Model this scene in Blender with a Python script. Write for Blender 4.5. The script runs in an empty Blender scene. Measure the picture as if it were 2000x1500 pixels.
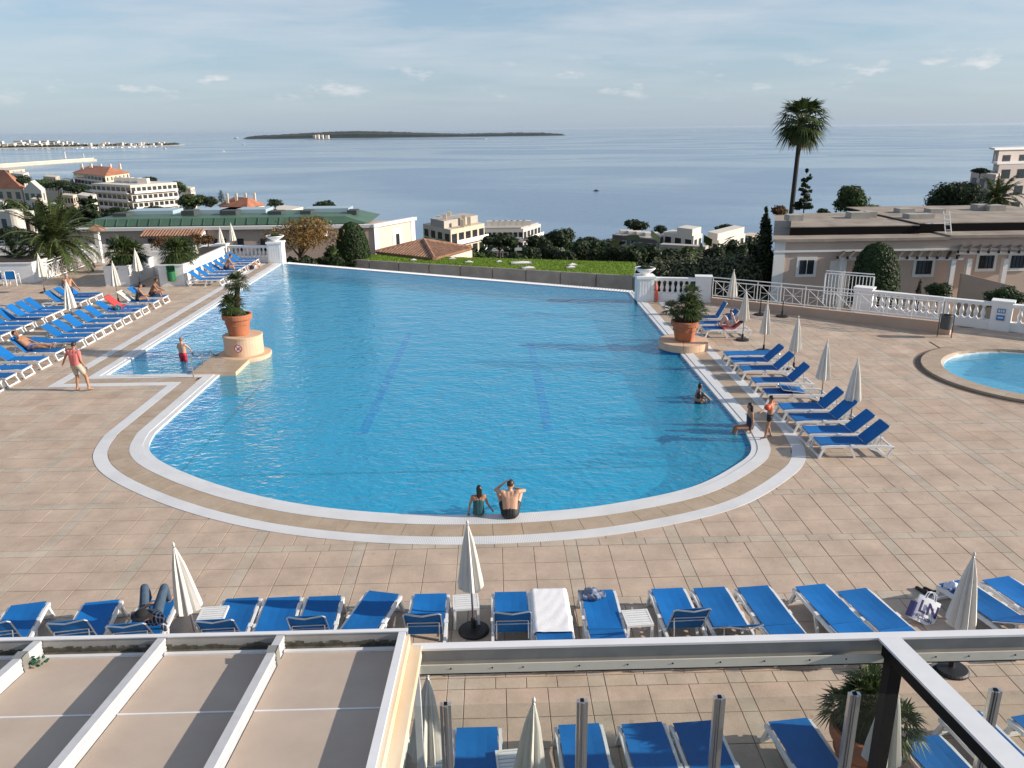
import bpy, bmesh, math, random
import numpy as np
from mathutils import Vector, Matrix, Euler
random.seed(7)
rnd = random.Random(11)
D = bpy.data; SC = bpy.context.scene; COL = SC.collection
R = math.radians
# ------------------------------------------------------------------ camera
F_PX, CAM_H = 1560.0, 8.4
def _basis():
    v = np.array([960-1000, 252.4-750, F_PX]); v /= np.linalg.norm(v)
    a = np.array([-1000, 263-750, F_PX]); b = np.array([1000, 241-750, F_PX])
    up = np.cross(a, b); up /= np.linalg.norm(up)
    if up[1] > 0: up = -up
    Y = v-up*np.dot(v, up); Y /= np.linalg.norm(Y)
    X = np.cross(Y, up)
    if X[0] < 0: X = -X
    return np.array([X, Y, up])
BAS = _basis()
cam_d = D.cameras.new('camera'); cam = D.objects.new('camera', cam_d); COL.objects.link(cam)
cam_d.sensor_fit = 'HORIZONTAL'; cam_d.sensor_width = 36.0; cam_d.lens = 36.0*F_PX/2000.0
cam_d.clip_start = 0.1; cam_d.clip_end = 300000.0
_r = BAS @ np.array([1, 0, 0]); _d = BAS @ np.array([0, 1, 0]); _f = BAS @ np.array([0, 0, 1])
m4 = Matrix(((_r[0], -_d[0], -_f[0], 0), (_r[1], -_d[1], -_f[1], 0), (_r[2], -_d[2], -_f[2], CAM_H), (0, 0, 0, 1)))
cam.matrix_world = m4
SC.camera = cam
def ray(x, y): return BAS @ np.array([x-1000.0, y-750.0, F_PX])
def at(x, y, z=0.0):            # a pixel of the photograph on the level plane z
    d = ray(x, y); t = (z-CAM_H)/d[2]; return (float(d[0]*t), float(d[1]*t))
def atY(x, y, Y):               # a pixel at the distance Y of the thing it belongs to
    d = ray(x, y); t = Y/d[1]; return (float(d[0]*t), float(CAM_H+d[2]*t))
# ------------------------------------------------------------------ light
SUN_EL, SUN_AZ = 21.0, 97.0     # azimuth clockwise from +Y
sun_dir = Vector((math.sin(R(SUN_AZ))*math.cos(R(SUN_EL)), math.cos(R(SUN_AZ))*math.cos(R(SUN_EL)), math.sin(R(SUN_EL))))
W = D.worlds.new('World'); SC.world = W; W.use_nodes = True
wn = W.node_tree.nodes; wl = W.node_tree.links; wn.clear()
w_out = wn.new('ShaderNodeOutputWorld'); w_bg = wn.new('ShaderNodeBackground'); sky = wn.new('ShaderNodeTexSky')
sky.sky_type = 'NISHITA'; sky.sun_disc = False; sky.sun_elevation = R(SUN_EL); sky.sun_rotation = R(SUN_AZ)
sky.altitude = 80; sky.air_density = 1.0; sky.dust_density = 0.5; sky.ozone_density = 2.0
w_bg.inputs['Strength'].default_value = 0.098
def wnode(t, **k):
    n = wn.new(t)
    for a, b in k.items(): setattr(n, a, b)
    return n
tc = wnode('ShaderNodeTexCoord'); sep = wnode('ShaderNodeSeparateXYZ'); wl.new(tc.outputs['Generated'], sep.inputs[0])
def wmath(op, a, b=None, c=None, clamp=False):
    n = wnode('ShaderNodeMath', operation=op); n.use_clamp = clamp
    for i, v in enumerate((a, b, c)):
        if v is None: continue
        if isinstance(v, (int, float)): n.inputs[i].default_value = v
        else: wl.new(v, n.inputs[i])
    return n.outputs[0]
zz = wmath('ADD', wmath('MAXIMUM', sep.outputs[2], 0.0), 0.10)
cu = wmath('DIVIDE', sep.outputs[0], zz); cv = wmath('DIVIDE', sep.outputs[1], zz)
comb = wnode('ShaderNodeCombineXYZ'); wl.new(cu, comb.inputs[0]); wl.new(wmath('MULTIPLY', cv, 1.5), comb.inputs[1])
n1 = wnode('ShaderNodeTexNoise'); n1.inputs['Scale'].default_value = 0.85; n1.inputs['Detail'].default_value = 9; n1.inputs['Roughness'].default_value = 0.58
n1.inputs['Distortion'].default_value = 0.35
wl.new(comb.outputs[0], n1.inputs['Vector'])
mr = wnode('ShaderNodeMapRange'); mr.inputs['From Min'].default_value = 0.36; mr.inputs['From Max'].default_value = 0.72
wl.new(n1.outputs[0], mr.inputs['Value'])
# low cumulus heaped along the horizon all round
ang = wmath('ARCTAN2', sep.outputs[0], sep.outputs[1])
cb2 = wnode('ShaderNodeCombineXYZ'); wl.new(wmath('MULTIPLY', ang, 9.0), cb2.inputs[0]); wl.new(wmath('MULTIPLY', sep.outputs[2], 26.0), cb2.inputs[1])
n2 = wnode('ShaderNodeTexNoise'); n2.inputs['Scale'].default_value = 1.5; n2.inputs['Detail'].default_value = 8; n2.inputs['Roughness'].default_value = 0.6
wl.new(cb2.outputs[0], n2.inputs['Vector'])
band = wmath('SUBTRACT', 1.0, wmath('MULTIPLY', wmath('ABSOLUTE', wmath('SUBTRACT', sep.outputs[2], 0.054)), 34.0), clamp=True)
cum = wmath('MULTIPLY', wmath('MULTIPLY', wmath('SUBTRACT', n2.outputs[0], 0.56, clamp=True), 9.0, clamp=True), band, clamp=True)
above = wmath('MULTIPLY', sep.outputs[2], 9.0, clamp=True)
high = wmath('MULTIPLY', wmath('MULTIPLY', mr.outputs[0], above), 0.72)
fac = high
hz = wmath('MULTIPLY', wmath('SUBTRACT', 1.0, wmath('MULTIPLY', sep.outputs[2], 3.2), clamp=True), 0.72)   # pale haze low over the sea
mixh = wnode('ShaderNodeMixRGB'); wl.new(hz, mixh.inputs[0]); wl.new(sky.outputs[0], mixh.inputs[1]); mixh.inputs[2].default_value = (2.75, 3.75, 5.15, 1)
mixw = wnode('ShaderNodeMixRGB'); wl.new(fac, mixw.inputs[0]); wl.new(mixh.outputs[0], mixw.inputs[1]); mixw.inputs[2].default_value = (5.2, 5.5, 5.9, 1)
mixc = wnode('ShaderNodeMixRGB'); wl.new(wmath('MULTIPLY', cum, 0.75), mixc.inputs[0]); wl.new(mixw.outputs[0], mixc.inputs[1]); mixc.inputs[2].default_value = (6.6, 6.5, 6.5, 1)
wl.new(mixc.outputs[0], w_bg.inputs['Color']); wl.new(w_bg.outputs[0], w_out.inputs[0])
sl = D.lights.new('sun', 'SUN'); sl.energy = 5.0; sl.angle = R(0.53); sl.color = (1.0, 0.895, 0.77)
so = D.objects.new('sun', sl); COL.objects.link(so); so.rotation_euler = (-sun_dir).to_track_quat('-Z', 'Y').to_euler()
SC.view_settings.view_transform = 'Standard'; SC.view_settings.look = 'None'; SC.view_settings.gamma = 1.0
SC.view_settings.use_curve_mapping = False; SC.view_settings.exposure = 0.45
SC.cycles.use_denoising = True; SC.cycles.denoiser = 'OPENIMAGEDENOISE'
SC.cycles.max_bounces = 8; SC.cycles.transparent_max_bounces = 16; SC.cycles.sample_clamp_indirect = 6.0
# ------------------------------------------------------------------ materials
MATS = {}
def mat(name, col, rough=0.6, var=0.0, scale=3.0, metal=0.0, bump=0.0, bscale=40.0, spec=0.5, col2=None, coords='Object', emit=None, stretch=(1, 1, 1), trans=0.0, detail=4.0):
    if name in MATS: return MATS[name]
    m = D.materials.new(name); m.use_nodes = True; nt = m.node_tree; n = nt.nodes; l = nt.links
    b = n['Principled BSDF']; b.inputs['Roughness'].default_value = rough; b.inputs['Metallic'].default_value = metal
    b.inputs['Specular IOR Level'].default_value = spec
    b.inputs['Base Color'].default_value = (*col, 1)
    if var or col2 or bump:
        t = n.new('ShaderNodeTexCoord'); mp = n.new('ShaderNodeMapping'); mp.inputs['Scale'].default_value = stretch
        l.new(t.outputs[coords], mp.inputs[0])
    if var or col2:
        nz = n.new('ShaderNodeTexNoise'); nz.inputs['Scale'].default_value = scale; nz.inputs['Detail'].default_value = detail; nz.inputs['Roughness'].default_value = 0.6
        l.new(mp.outputs[0], nz.inputs['Vector'])
        rp = n.new('ShaderNodeValToRGB'); rp.color_ramp.elements[0].position = 0.3; rp.color_ramp.elements[1].position = 0.72
        c2 = col2 if col2 else tuple(min(1, c*(1+var)) for c in col); c1 = col if col2 else tuple(c*(1-var) for c in col)
        rp.color_ramp.elements[0].color = (*c1, 1); rp.color_ramp.elements[1].color = (*c2, 1)
        l.new(nz.outputs[0], rp.inputs[0]); l.new(rp.outputs[0], b.inputs['Base Color'])
    if bump:
        nb = n.new('ShaderNodeTexNoise'); nb.inputs['Scale'].default_value = bscale; nb.inputs['Detail'].default_value = 3
        l.new(mp.outputs[0], nb.inputs['Vector'])
        bp = n.new('ShaderNodeBump'); bp.inputs['Strength'].default_value = bump; bp.inputs['Distance'].default_value = 0.02
        l.new(nb.outputs[0], bp.inputs['Height']); l.new(bp.outputs[0], b.inputs['Normal'])
    if trans:
        tr = n.new('ShaderNodeBsdfTranslucent'); mx = n.new('ShaderNodeMixShader'); mx.inputs[0].default_value = trans
        src = b.inputs['Base Color'].links
        if src: l.new(src[0].from_socket, tr.inputs[0])
        else: tr.inputs[0].default_value = (*col, 1)
        l.new(b.outputs[0], mx.inputs[1]); l.new(tr.outputs[0], mx.inputs[2]); l.new(mx.outputs[0], n['Material Output'].inputs[0])
    MATS[name] = m
    return m
# ------------------------------------------------------------------ mesh helpers
class MB:
    def __init__(s): s.v = []; s.f = []
    def add(s, vs, fs):
        o = len(s.v); s.v += [tuple(v) for v in vs]; s.f += [tuple(i+o for i in f) for f in fs]; return s
    def box(s, x0, x1, y0, y1, z0, z1):
        return s.add([(x0, y0, z0), (x1, y0, z0), (x1, y1, z0), (x0, y1, z0), (x0, y0, z1), (x1, y0, z1), (x1, y1, z1), (x0, y1, z1)],
                     [(3, 2, 1, 0), (4, 5, 6, 7), (0, 1, 5, 4), (1, 2, 6, 5), (2, 3, 7, 6), (3, 0, 4, 7)])
    def bar(s, p, q, w, h=None, up=(0, 0, 1)):        # rectangular bar between two points
        h = h or w; p = Vector(p); q = Vector(q); d = (q-p).normalized(); u = Vector(up)
        if abs(d.dot(u)) > 0.98: u = Vector((0, 1, 0))
        a = d.cross(u).normalized()*w/2; b = a.cross(d).normalized()*h/2
        vs = [p-a-b, p+a-b, p+a+b, p-a+b, q-a-b, q+a-b, q+a+b, q-a+b]
        return s.add(vs, [(3, 2, 1, 0), (4, 5, 6, 7), (0, 1, 5, 4), (1, 2, 6, 5), (2, 3, 7, 6), (3, 0, 4, 7)])
    def tube(s, pts, rad, n=8, cap=True):             # tube along a polyline, radius per point
        pts = [Vector(p) for p in pts]; rad = rad if isinstance(rad, (list, tuple)) else [rad]*len(pts)
        rings = []; prev = None
        for i, p in enumerate(pts):
            d = (pts[min(i+1, len(pts)-1)]-pts[max(i-1, 0)]).normalized()
            u = Vector((0, 0, 1)) if abs(d.z) < 0.95 else Vector((0, 1, 0))
            if prev is not None: u = prev
            a = d.cross(u)
            if a.length < 1e-4: a = d.cross(Vector((1, 0, 0)))
            a.normalize(); b = a.cross(d).normalized(); prev = b
            rings.append([p+a*math.cos(t)*rad[i]+b*math.sin(t)*rad[i] for t in [2*math.pi*k/n for k in range(n)]])
        vs = [v for r_ in rings for v in r_]; fs = []
        for i in range(len(pts)-1):
            for k in range(n): fs.append((i*n+k, i*n+(k+1) % n, (i+1)*n+(k+1) % n, (i+1)*n+k))
        if cap: fs.append(tuple(reversed(range(n)))); fs.append(tuple((len(pts)-1)*n+k for k in range(n)))
        return s.add(vs, fs)
    def lathe(s, prof, n=24, c=(0, 0, 0), closed=True, star=0.0, lobes=0):   # (r, z) profile
        vs = []; fs = []
        for (r_, z) in prof:
            for k in range(n):
                t = 2*math.pi*k/n; rr = r_*(1+star*math.cos(lobes*t)) if lobes else r_
                vs.append((c[0]+rr*math.cos(t), c[1]+rr*math.sin(t), c[2]+z))
        for i in range(len(prof)-1):
            for k in range(n): fs.append((i*n+k, i*n+(k+1) % n, (i+1)*n+(k+1) % n, (i+1)*n+k))
        if closed: fs.append(tuple(reversed(range(n)))); fs.append(tuple((len(prof)-1)*n+k for k in range(n)))
        return s.add(vs, fs)
    def prism(s, poly, z0, z1):
        n = len(poly); vs = [(x, y, z0) for x, y in poly]+[(x, y, z1) for x, y in poly]
        fs = [tuple(reversed(range(n))), tuple(range(n, 2*n))]+[(k, (k+1) % n, n+(k+1) % n, n+k) for k in range(n)]
        return s.add(vs, fs)
    def quad(s, a, b, c, d): return s.add([a, b, c, d], [(0, 1, 2, 3)])
    def ell(s, c, r, n=12, m=8, rot=None):
        vs = []; fs = []
        for i in range(m+1):
            ph = math.pi*i/m
            for k in range(n):
                t = 2*math.pi*k/n; p = Vector((r[0]*math.sin(ph)*math.cos(t), r[1]*math.sin(ph)*math.sin(t), r[2]*math.cos(ph)))
                if rot: p = rot @ p
                vs.append((c[0]+p.x, c[1]+p.y, c[2]+p.z))
        for i in range(m):
            for k in range(n): fs.append((i*n+k, (i+1)*n+k, (i+1)*n+(k+1) % n, i*n+(k+1) % n))
        return s.add(vs, fs)
    def mesh(s, name, smooth=False):
        me = D.meshes.new(name); me.from_pydata(s.v, [], s.f); me.validate(); me.update()
        if smooth:
            me.polygons.foreach_set('use_smooth', [True]*len(me.polygons))
        return me
    def build(s, name, m, parent=None, smooth=False, kind=None):
        return link(name, s.mesh(name, smooth), m, parent, kind)
def link(name, me, m, parent=None, kind=None):
    o = D.objects.new(name, me); COL.objects.link(o)
    if m and not me.materials: me.materials.append(m)
    if parent: o.parent = parent
    if kind: o['kind'] = kind
    return o
def thing(name, label, cat, loc=(0, 0, 0), rz=0.0, group=None):
    o = D.objects.new(name, None); COL.objects.link(o); o.location = loc; o.rotation_euler = (0, 0, rz); o.empty_display_size = 0.2
    o['label'] = label; o['category'] = cat
    if group: o['group'] = group
    return o
def tag(o, label, cat, group=None):
    o['label'] = label; o['category'] = cat
    if group: o['group'] = group
    return o
def struct(o, name=None): o['kind'] = 'structure'; return o
def part(name, me, m, parent, loc=(0, 0, 0), rot=(0, 0, 0)):   # child sharing mesh data
    o = D.objects.new(name, me); COL.objects.link(o)
    if not me.materials: me.materials.append(m)
    o.parent = parent; o.location = loc; o.rotation_euler = rot
    return o
def bevel_mesh(me, w, seg=1):
    bm = bmesh.new(); bm.from_mesh(me); bmesh.ops.bevel(bm, geom=bm.edges[:], offset=w, segments=seg, affect='EDGES'); bm.to_mesh(me); bm.free(); return me
# ------------------------------------------------------------------ deck, pool
WATER_Z = -0.05
def catmull(P, n=8):
    out = []
    for i in range(len(P)-1):
        p0 = P[max(i-1, 0)]; p1 = P[i]; p2 = P[i+1]; p3 = P[min(i+2, len(P)-1)]
        for k in range(n):
            t = k/n
            out.append(tuple(0.5*((2*p1[j])+(-p0[j]+p2[j])*t+(2*p0[j]-5*p1[j]+4*p2[j]-p3[j])*t*t+(-p0[j]+3*p1[j]-3*p2[j]+p3[j])*t**3) for j in (0, 1)))
    out.append(P[-1]); return out
_curve = catmull([(7.2, 21.6), (6.95, 20.1), (6.28, 19.1), (4.75, 17.75), (2.72, 16.93), (0.91, 16.58), (-1.21, 16.53), (-3.24, 16.82), (-5.17, 17.45), (-7.09, 18.5), (-8.85, 19.85), (-9.72, 20.95), (-10.05, 22.2)], 7)
FAR_R, FAR_L = (7.2, 42.1), (-14.2, 53.75)
POOL = [FAR_R]+_curve+[(-10.05, 28.2), (-14.2, 28.2), FAR_L]          # open path round the pool, outward on its left
def offset_path(P, d):
    out = []
    for i, p in enumerate(P):
        a = Vector(P[max(i-1, 0)]); b = Vector(p); c = Vector(P[min(i+1, len(P)-1)])
        d1 = (b-a).normalized() if i > 0 else (c-b).normalized(); d2 = (c-b).normalized() if i < len(P)-1 else d1
        n1 = Vector((-d1.y, d1.x)); n2 = Vector((-d2.y, d2.x)); m = (n1+n2).normalized(); k = d/max(0.35, m.dot(n1))
        out.append((b.x+m.x*k, b.y+m.y*k))
    return out
def pip(x, y, P):
    c = False; j = len(P)-1
    for i in range(len(P)):
        if (P[i][1] > y) != (P[j][1] > y) and x < (P[j][0]-P[i][0])*(y-P[i][1])/(P[j][1]-P[i][1])+P[i][0]: c = not c
        j = i
    return c
def fill(loops, z, name, m, flip=False):           # flat sheet with holes
    bm = bmesh.new(); es = []
    for lp in loops:
        vs = [bm.verts.new((x, y, z)) for x, y in lp]
        es += [bm.edges.new((vs[i], vs[(i+1) % len(vs)])) for i in range(len(vs))]
    bmesh.ops.triangle_fill(bm, use_beauty=True, use_dissolve=False, edges=es)
    bmesh.ops.recalc_face_normals(bm, faces=bm.faces[:])
    for f in bm.faces:
        if f.normal.z < 0: f.normal_flip()
    me = D.meshes.new(name); bm.to_mesh(me); bm.free()
    return link(name, me, m)
SPA_C, SPA_RI, SPA_RO = (19.06, 26.3), 3.1, 3.76
circ = lambda c, r, n=48: [(c[0]+r*math.cos(2*math.pi*k/n), c[1]+r*math.sin(2*math.pi*k/n)) for k in range(n)]
OUT1 = offset_path(POOL, 0.50)
DECK = [(-44, -3), (34, -3), (34, 24.0), (22.6, 32.4), (17.3, 36.3), (10.9, 39.75), (8.3, 40.9), (7.7, 41.0)]+OUT1[1:-1]+[(-14.7, 54.3), (-15.0, 57.5), (-44, 57.5)]
m_mortar = mat('paving_joint', (0.29, 0.215, 0.155), 0.9, 0.2, 2.0)
deck = struct(fill([DECK, circ(SPA_C, SPA_RI+0.1)], 0.0, 'deck', m_mortar))
def stone_mat(name, cols, rough=0.62, wet=False):
    m = D.materials.new(name); m.use_nodes = True; nt = m.node_tree; n = nt.nodes; l = nt.links; b = n['Principled BSDF']
    g = n.new('ShaderNodeNewGeometry'); rp = n.new('ShaderNodeValToRGB'); e = rp.color_ramp.elements
    e[0].color = (*cols[0], 1); e[0].position = 0.0; e[1].color = (*cols[-1], 1); e[1].position = 1.0
    for i, c in enumerate(cols[1:-1]): k = e.new((i+1)/(len(cols)-1)); k.color = (*c, 1)
    l.new(g.outputs['Random Per Island'], rp.inputs[0])
    tcn = n.new('ShaderNodeNewGeometry')
    nz = n.new('ShaderNodeTexNoise'); nz.inputs['Scale'].default_value = 1.3; nz.inputs['Detail'].default_value = 8; nz.inputs['Roughness'].default_value = 0.66
    l.new(tcn.outputs['Position'], nz.inputs['Vector'])
    mr_ = n.new('ShaderNodeMapRange'); mr_.inputs['From Min'].default_value = 0.3; mr_.inputs['From Max'].default_value = 0.7; mr_.inputs['To Min'].default_value = 0.78; mr_.inputs['To Max'].default_value = 1.14
    l.new(nz.outputs[0], mr_.inputs[0])
    mx = n.new('ShaderNodeMixRGB'); mx.blend_type = 'MULTIPLY'; mx.inputs[0].default_value = 1.0; l.new(rp.outputs[0], mx.inputs[1]); l.new(mr_.outputs[0], mx.inputs[2])
    nf = n.new('ShaderNodeTexNoise'); nf.inputs['Scale'].default_value = 34; nf.inputs['Detail'].default_value = 5
    l.new(tcn.outputs['Position'], nf.inputs['Vector'])
    mr2 = n.new('ShaderNodeMapRange'); mr2.inputs['To Min'].default_value = 0.86; mr2.inputs['To Max'].default_value = 1.12; l.new(nf.outputs[0], mr2.inputs[0])
    mx2 = n.new('ShaderNodeMixRGB'); mx2.blend_type = 'MULTIPLY'; mx2.inputs[0].default_value = 1.0; l.new(mx.outputs[0], mx2.inputs[1]); l.new(mr2.outputs[0], mx2.inputs[2])
    # spots of grime
    ns = n.new('ShaderNodeTexNoise'); ns.inputs['Scale'].default_value = 5.5; ns.inputs['Detail'].default_value = 6; l.new(tcn.outputs['Position'], ns.inputs['Vector'])
    rs = n.new('ShaderNodeValToRGB'); rs.color_ramp.elements[0].position = 0.66; rs.color_ramp.elements[0].color = (1, 1, 1, 1); rs.color_ramp.elements[1].position = 0.80; rs.color_ramp.elements[1].color = (0.62, 0.58, 0.53, 1)
    l.new(ns.outputs[0], rs.inputs[0])
    mx3 = n.new('ShaderNodeMixRGB'); mx3.blend_type = 'MULTIPLY'; mx3.inputs[0].default_value = 1.0; l.new(mx2.outputs[0], mx3.inputs[1]); l.new(rs.outputs[0], mx3.inputs[2])
    l.new(mx3.outputs[0], b.inputs['Base Color'])
    b.inputs['Roughness'].default_value = rough
    if wet:
        rw = n.new('ShaderNodeMapRange'); rw.inputs['From Min'].default_value = 0.42; rw.inputs['From Max'].default_value = 0.62; rw.inputs['To Min'].default_value = 0.62; rw.inputs['To Max'].default_value = 0.22
        l.new(nz.outputs[0], rw.inputs[0]); l.new(rw.outputs[0], b.inputs['Roughness'])
    bp = n.new('ShaderNodeBump'); bp.inputs['Strength'].default_value = 0.25; bp.inputs['Distance'].default_value = 0.01
    l.new(nf.outputs[0], bp.inputs['Height']); l.new(bp.outputs[0], b.inputs['Normal'])
    return m
m_tile = stone_mat('paving_stone', [(0.46, 0.34, 0.25), (0.51, 0.385, 0.29), (0.48, 0.375, 0.285), (0.54, 0.42, 0.325), (0.47, 0.355, 0.265)])
m_band = stone_mat('band_stone', [(0.46, 0.37, 0.285), (0.50, 0.42, 0.33), (0.45, 0.38, 0.30), (0.51, 0.41, 0.31)])
m_tan = stone_mat('surround_stone', [(0.43, 0.31, 0.215), (0.48, 0.36, 0.26), (0.41, 0.325, 0.24), (0.50, 0.355, 0.225), (0.45, 0.35, 0.265)], 0.5, True)
# paving: blocks of three by three slabs between narrow bands
T, BW = 0.653, 0.271; PER = 3*T+BW; X0, Y0 = 1.38+BW, 14.98+BW
RING = offset_path(POOL, 1.0)+[(-14.2, 60), (8, 60)]
OUTER = offset_path(POOL, 1.42)
deckpoly = DECK
cells = []
def cell(xa, xb, ya, yb, band):
    cx, cy = (xa+xb)/2, (ya+yb)/2
    if not all(pip(x, y, deckpoly) for x, y in ((xa, ya), (xb, ya), (xa, yb), (xb, yb))): return
    if pip(cx, cy, RING) or math.hypot(cx-SPA_C[0], cy-SPA_C[1]) < SPA_RO-0.42: return
    cells.append((xa, xb, ya, yb, band))
for i in range(-20, 16):
    for j in range(-8, 20):
        x = X0+i*PER; y = Y0+j*PER
        if x > 34 or x < -44: continue
        for a in range(3):
            for b in range(3): cell(x+a*T, x+(a+1)*T, y+b*T, y+(b+1)*T, 0)
            cell(x-BW, x, y+a*T, y+(a+1)*T, 1)
        nb = 4; off = 0.0
        for a in range(nb): cell(x+a*3*T/nb, x+(a+1)*3*T/nb, y-BW, y, 1)
        cell(x-BW, x, y-BW, y, 1)
def proj(X, Y, Z):
    c = BAS.T @ np.array([X, Y, Z-CAM_H]); return (1000+F_PX*c[0]/c[2], 750+F_PX*c[1]/c[2]) if c[2] > 0.1 else (-1, -1)
def seen(c):
    x, y = proj((c[0]+c[1])/2, (c[2]+c[3])/2, 0)
    return 0 < x < 2000 and 0 < y < 1500 and not (y > 1225 and x < 790) and not (1240 < y < 1300)
near = sorted([c for c in cells if seen(c)], key=lambda c: -(c[1]-c[0])*(c[3]-c[2])/((c[2]+2)**3))[:300]
nearset = set(near); tile_me = {}
for c in near:
    w, h = c[1]-c[0]-0.012, c[3]-c[2]-0.012
    key = (round(w, 3), round(h, 3), c[4])
    if key not in tile_me:
        me = MB().box(-w/2, w/2, -h/2, h/2, 0.001, 0.013).mesh('tile'); bevel_mesh(me, 0.004); tile_me[key] = me
    part('tile', tile_me[key], m_band if c[4] else m_tile, deck, ((c[0]+c[1])/2, (c[2]+c[3])/2, rnd.uniform(0, 0.0025)), (rnd.uniform(-.002, .002), rnd.uniform(-.002, .002), 0))
for bnd, nm, mm in ((0, 'tile', m_tile), (1, 'band_tile', m_band)):
    mb = MB()
    for c in cells:
        if c in nearset or c[4] != bnd: continue
        mb.box(c[0]+.006, c[1]-.006, c[2]+.006, c[3]-.006, 0.001, 0.013+rnd.uniform(0, .002))
    mb.build(nm, mm, deck, kind='stuff')
# unseen dark sheet added to dim what the glass screen mirrors
struct(MB().box(-13, 15, -2.9, 6.95, 0.018, 0.03).build('unseen_dark_floor', mat('unseen_floor_dark', (0.085, 0.075, 0.065), 0.7, 0.15, 2.0)))
# pool surround
def strip(P, d0, d1, z0, z1, name, m, parent, uvs=False):
    a = offset_path(P, d0); b = offset_path(P, d1); n = len(P); vs = []; fs = []; u = [0]
    for i in range(1, n): u.append(u[-1]+math.hypot(P[i][0]-P[i-1][0], P[i][1]-P[i-1][1]))
    for i in range(n): vs += [(*a[i], z1), (*b[i], z1), (*b[i], z0), (*a[i], z0)]
    for i in range(n-1):
        o = i*4; q = o+4
        fs += [(o, q, q+1, o+1), (o+1, q+1, q+2, o+2), (o+3, o, q, q+3)[::-1]]
    fs += [(0, 1, 2, 3), ((n-1)*4+3, (n-1)*4+2, (n-1)*4+1, (n-1)*4)]
    me = D.meshes.new(name); me.from_pydata(vs, [], fs); me.update()
    uv = me.uv_layers.new(name='UVMap')
    for lp in me.loops:
        k = lp.vertex_index; uv.data[lp.index].uv = (u[k//4], (d0 if k % 4 in (0, 3) else d1))
    bm = bmesh.new(); bm.from_mesh(me); bmesh.ops.recalc_face_normals(bm, faces=bm.faces[:]); bm.to_mesh(me); bm.free()
    return link(name, me, m, parent)
def grate_mat(name, col, freq):
    m = D.materials.new(name); m.use_nodes = True; nt = m.node_tree; n = nt.nodes; l = nt.links; b = n['Principled BSDF']
    uvn = n.new('ShaderNodeUVMap'); sp = n.new('ShaderNodeSeparateXYZ'); l.new(uvn.outputs[0], sp.inputs[0])
    mm = n.new('ShaderNodeMath'); mm.operation = 'MULTIPLY'; mm.inputs[1].default_value = freq; l.new(sp.outputs[0], mm.inputs[0])
    fr = n.new('ShaderNodeMath'); fr.operation = 'FRACT'; l.new(mm.outputs[0], fr.inputs[0])
    gt = n.new('ShaderNodeMath'); gt.operation = 'GREATER_THAN'; gt.inputs[1].default_value = 0.74; l.new(fr.outputs[0], gt.inputs[0])
    nz = n.new('ShaderNodeTexNoise'); nz.inputs['Scale'].default_value = 1.2; nz.inputs['Detail'].default_value = 6
    g = n.new('ShaderNodeNewGeometry'); l.new(g.outputs['Position'], nz.inputs['Vector'])
    rp = n.new('ShaderNodeValToRGB'); rp.color_ramp.elements[0].color = (*[c*.86 for c in col], 1); rp.color_ramp.elements[1].color = (*col, 1)
    rp.color_ramp.elements[0].position = .3; rp.color_ramp.elements[1].position = .6; l.new(nz.outputs[0], rp.inputs[0])
    mx = n.new('ShaderNodeMixRGB'); l.new(gt.outputs[0], mx.inputs[0]); l.new(rp.outputs[0], mx.inputs[1]); mx.inputs[2].default_value = (*[c*.62 for c in col], 1)
    l.new(mx.outputs[0], b.inputs['Base Color']); b.inputs['Roughness'].default_value = 0.5
    return m
m_grate = grate_mat('white_grating', (0.74, 0.74, 0.74), 26.0)
m_lip = mat('pool_lip', (0.66, 0.66, 0.66), 0.35, 0.08, 2.0)
m_blue = mat('blue_mosaic', (0.012, 0.10, 0.34), 0.3, 0.25, 6.0)
pool = struct(D.objects.new('swimming_pool', None)); COL.objects.link(pool)
strip(POOL, 0.0, 0.16, -0.075, 0.012, 'pool_lip', m_lip, pool)
strip(POOL, 0.165, 0.50, -0.05, 0.026, 'overflow_grating', m_grate, pool)
strip(OUTER, -0.37, -0.02, -0.02, 0.024, 'channel_grating', m_grate, pool)
# stone band between the two gratings, slab by slab
def resample(P, step):
    out = [P[0]]; acc = 0.0
    for i in range(1, len(P)):
        a = Vector(P[i-1]); b = Vector(P[i]); L = (b-a).length; 
        corner = i < len(P)-1 and abs((b-a).normalized().dot((Vector(P[i+1])-b).normalized())) < 0.9
        d = step-acc
        while d < L-1e-6: out.append(tuple(a+(b-a)*(d/L))); d += step
        acc = L-(d-step)
        if corner: out.append(P[i]); acc = 0.0
    out.append(P[-1]); return out
PS = resample(POOL, 0.62); A_ = offset_path(PS, 0.506); B_ = offset_path(PS, 1.045)
for i in range(len(PS)-1):
    q = [Vector(A_[i]), Vector(A_[i+1]), Vector(B_[i+1]), Vector(B_[i])]; c = sum(q, Vector((0, 0)))/4
    if min((q[0]-q[1]).length, (q[3]-q[2]).length) < 0.05: continue
    q = [c+(p-c)*0.985 for p in q]
    MB().prism([(p.x, p.y) for p in q][::-1], 0.002, 0.020+rnd.uniform(0, .002)).build('stone_slab', m_tan, pool)
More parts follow.
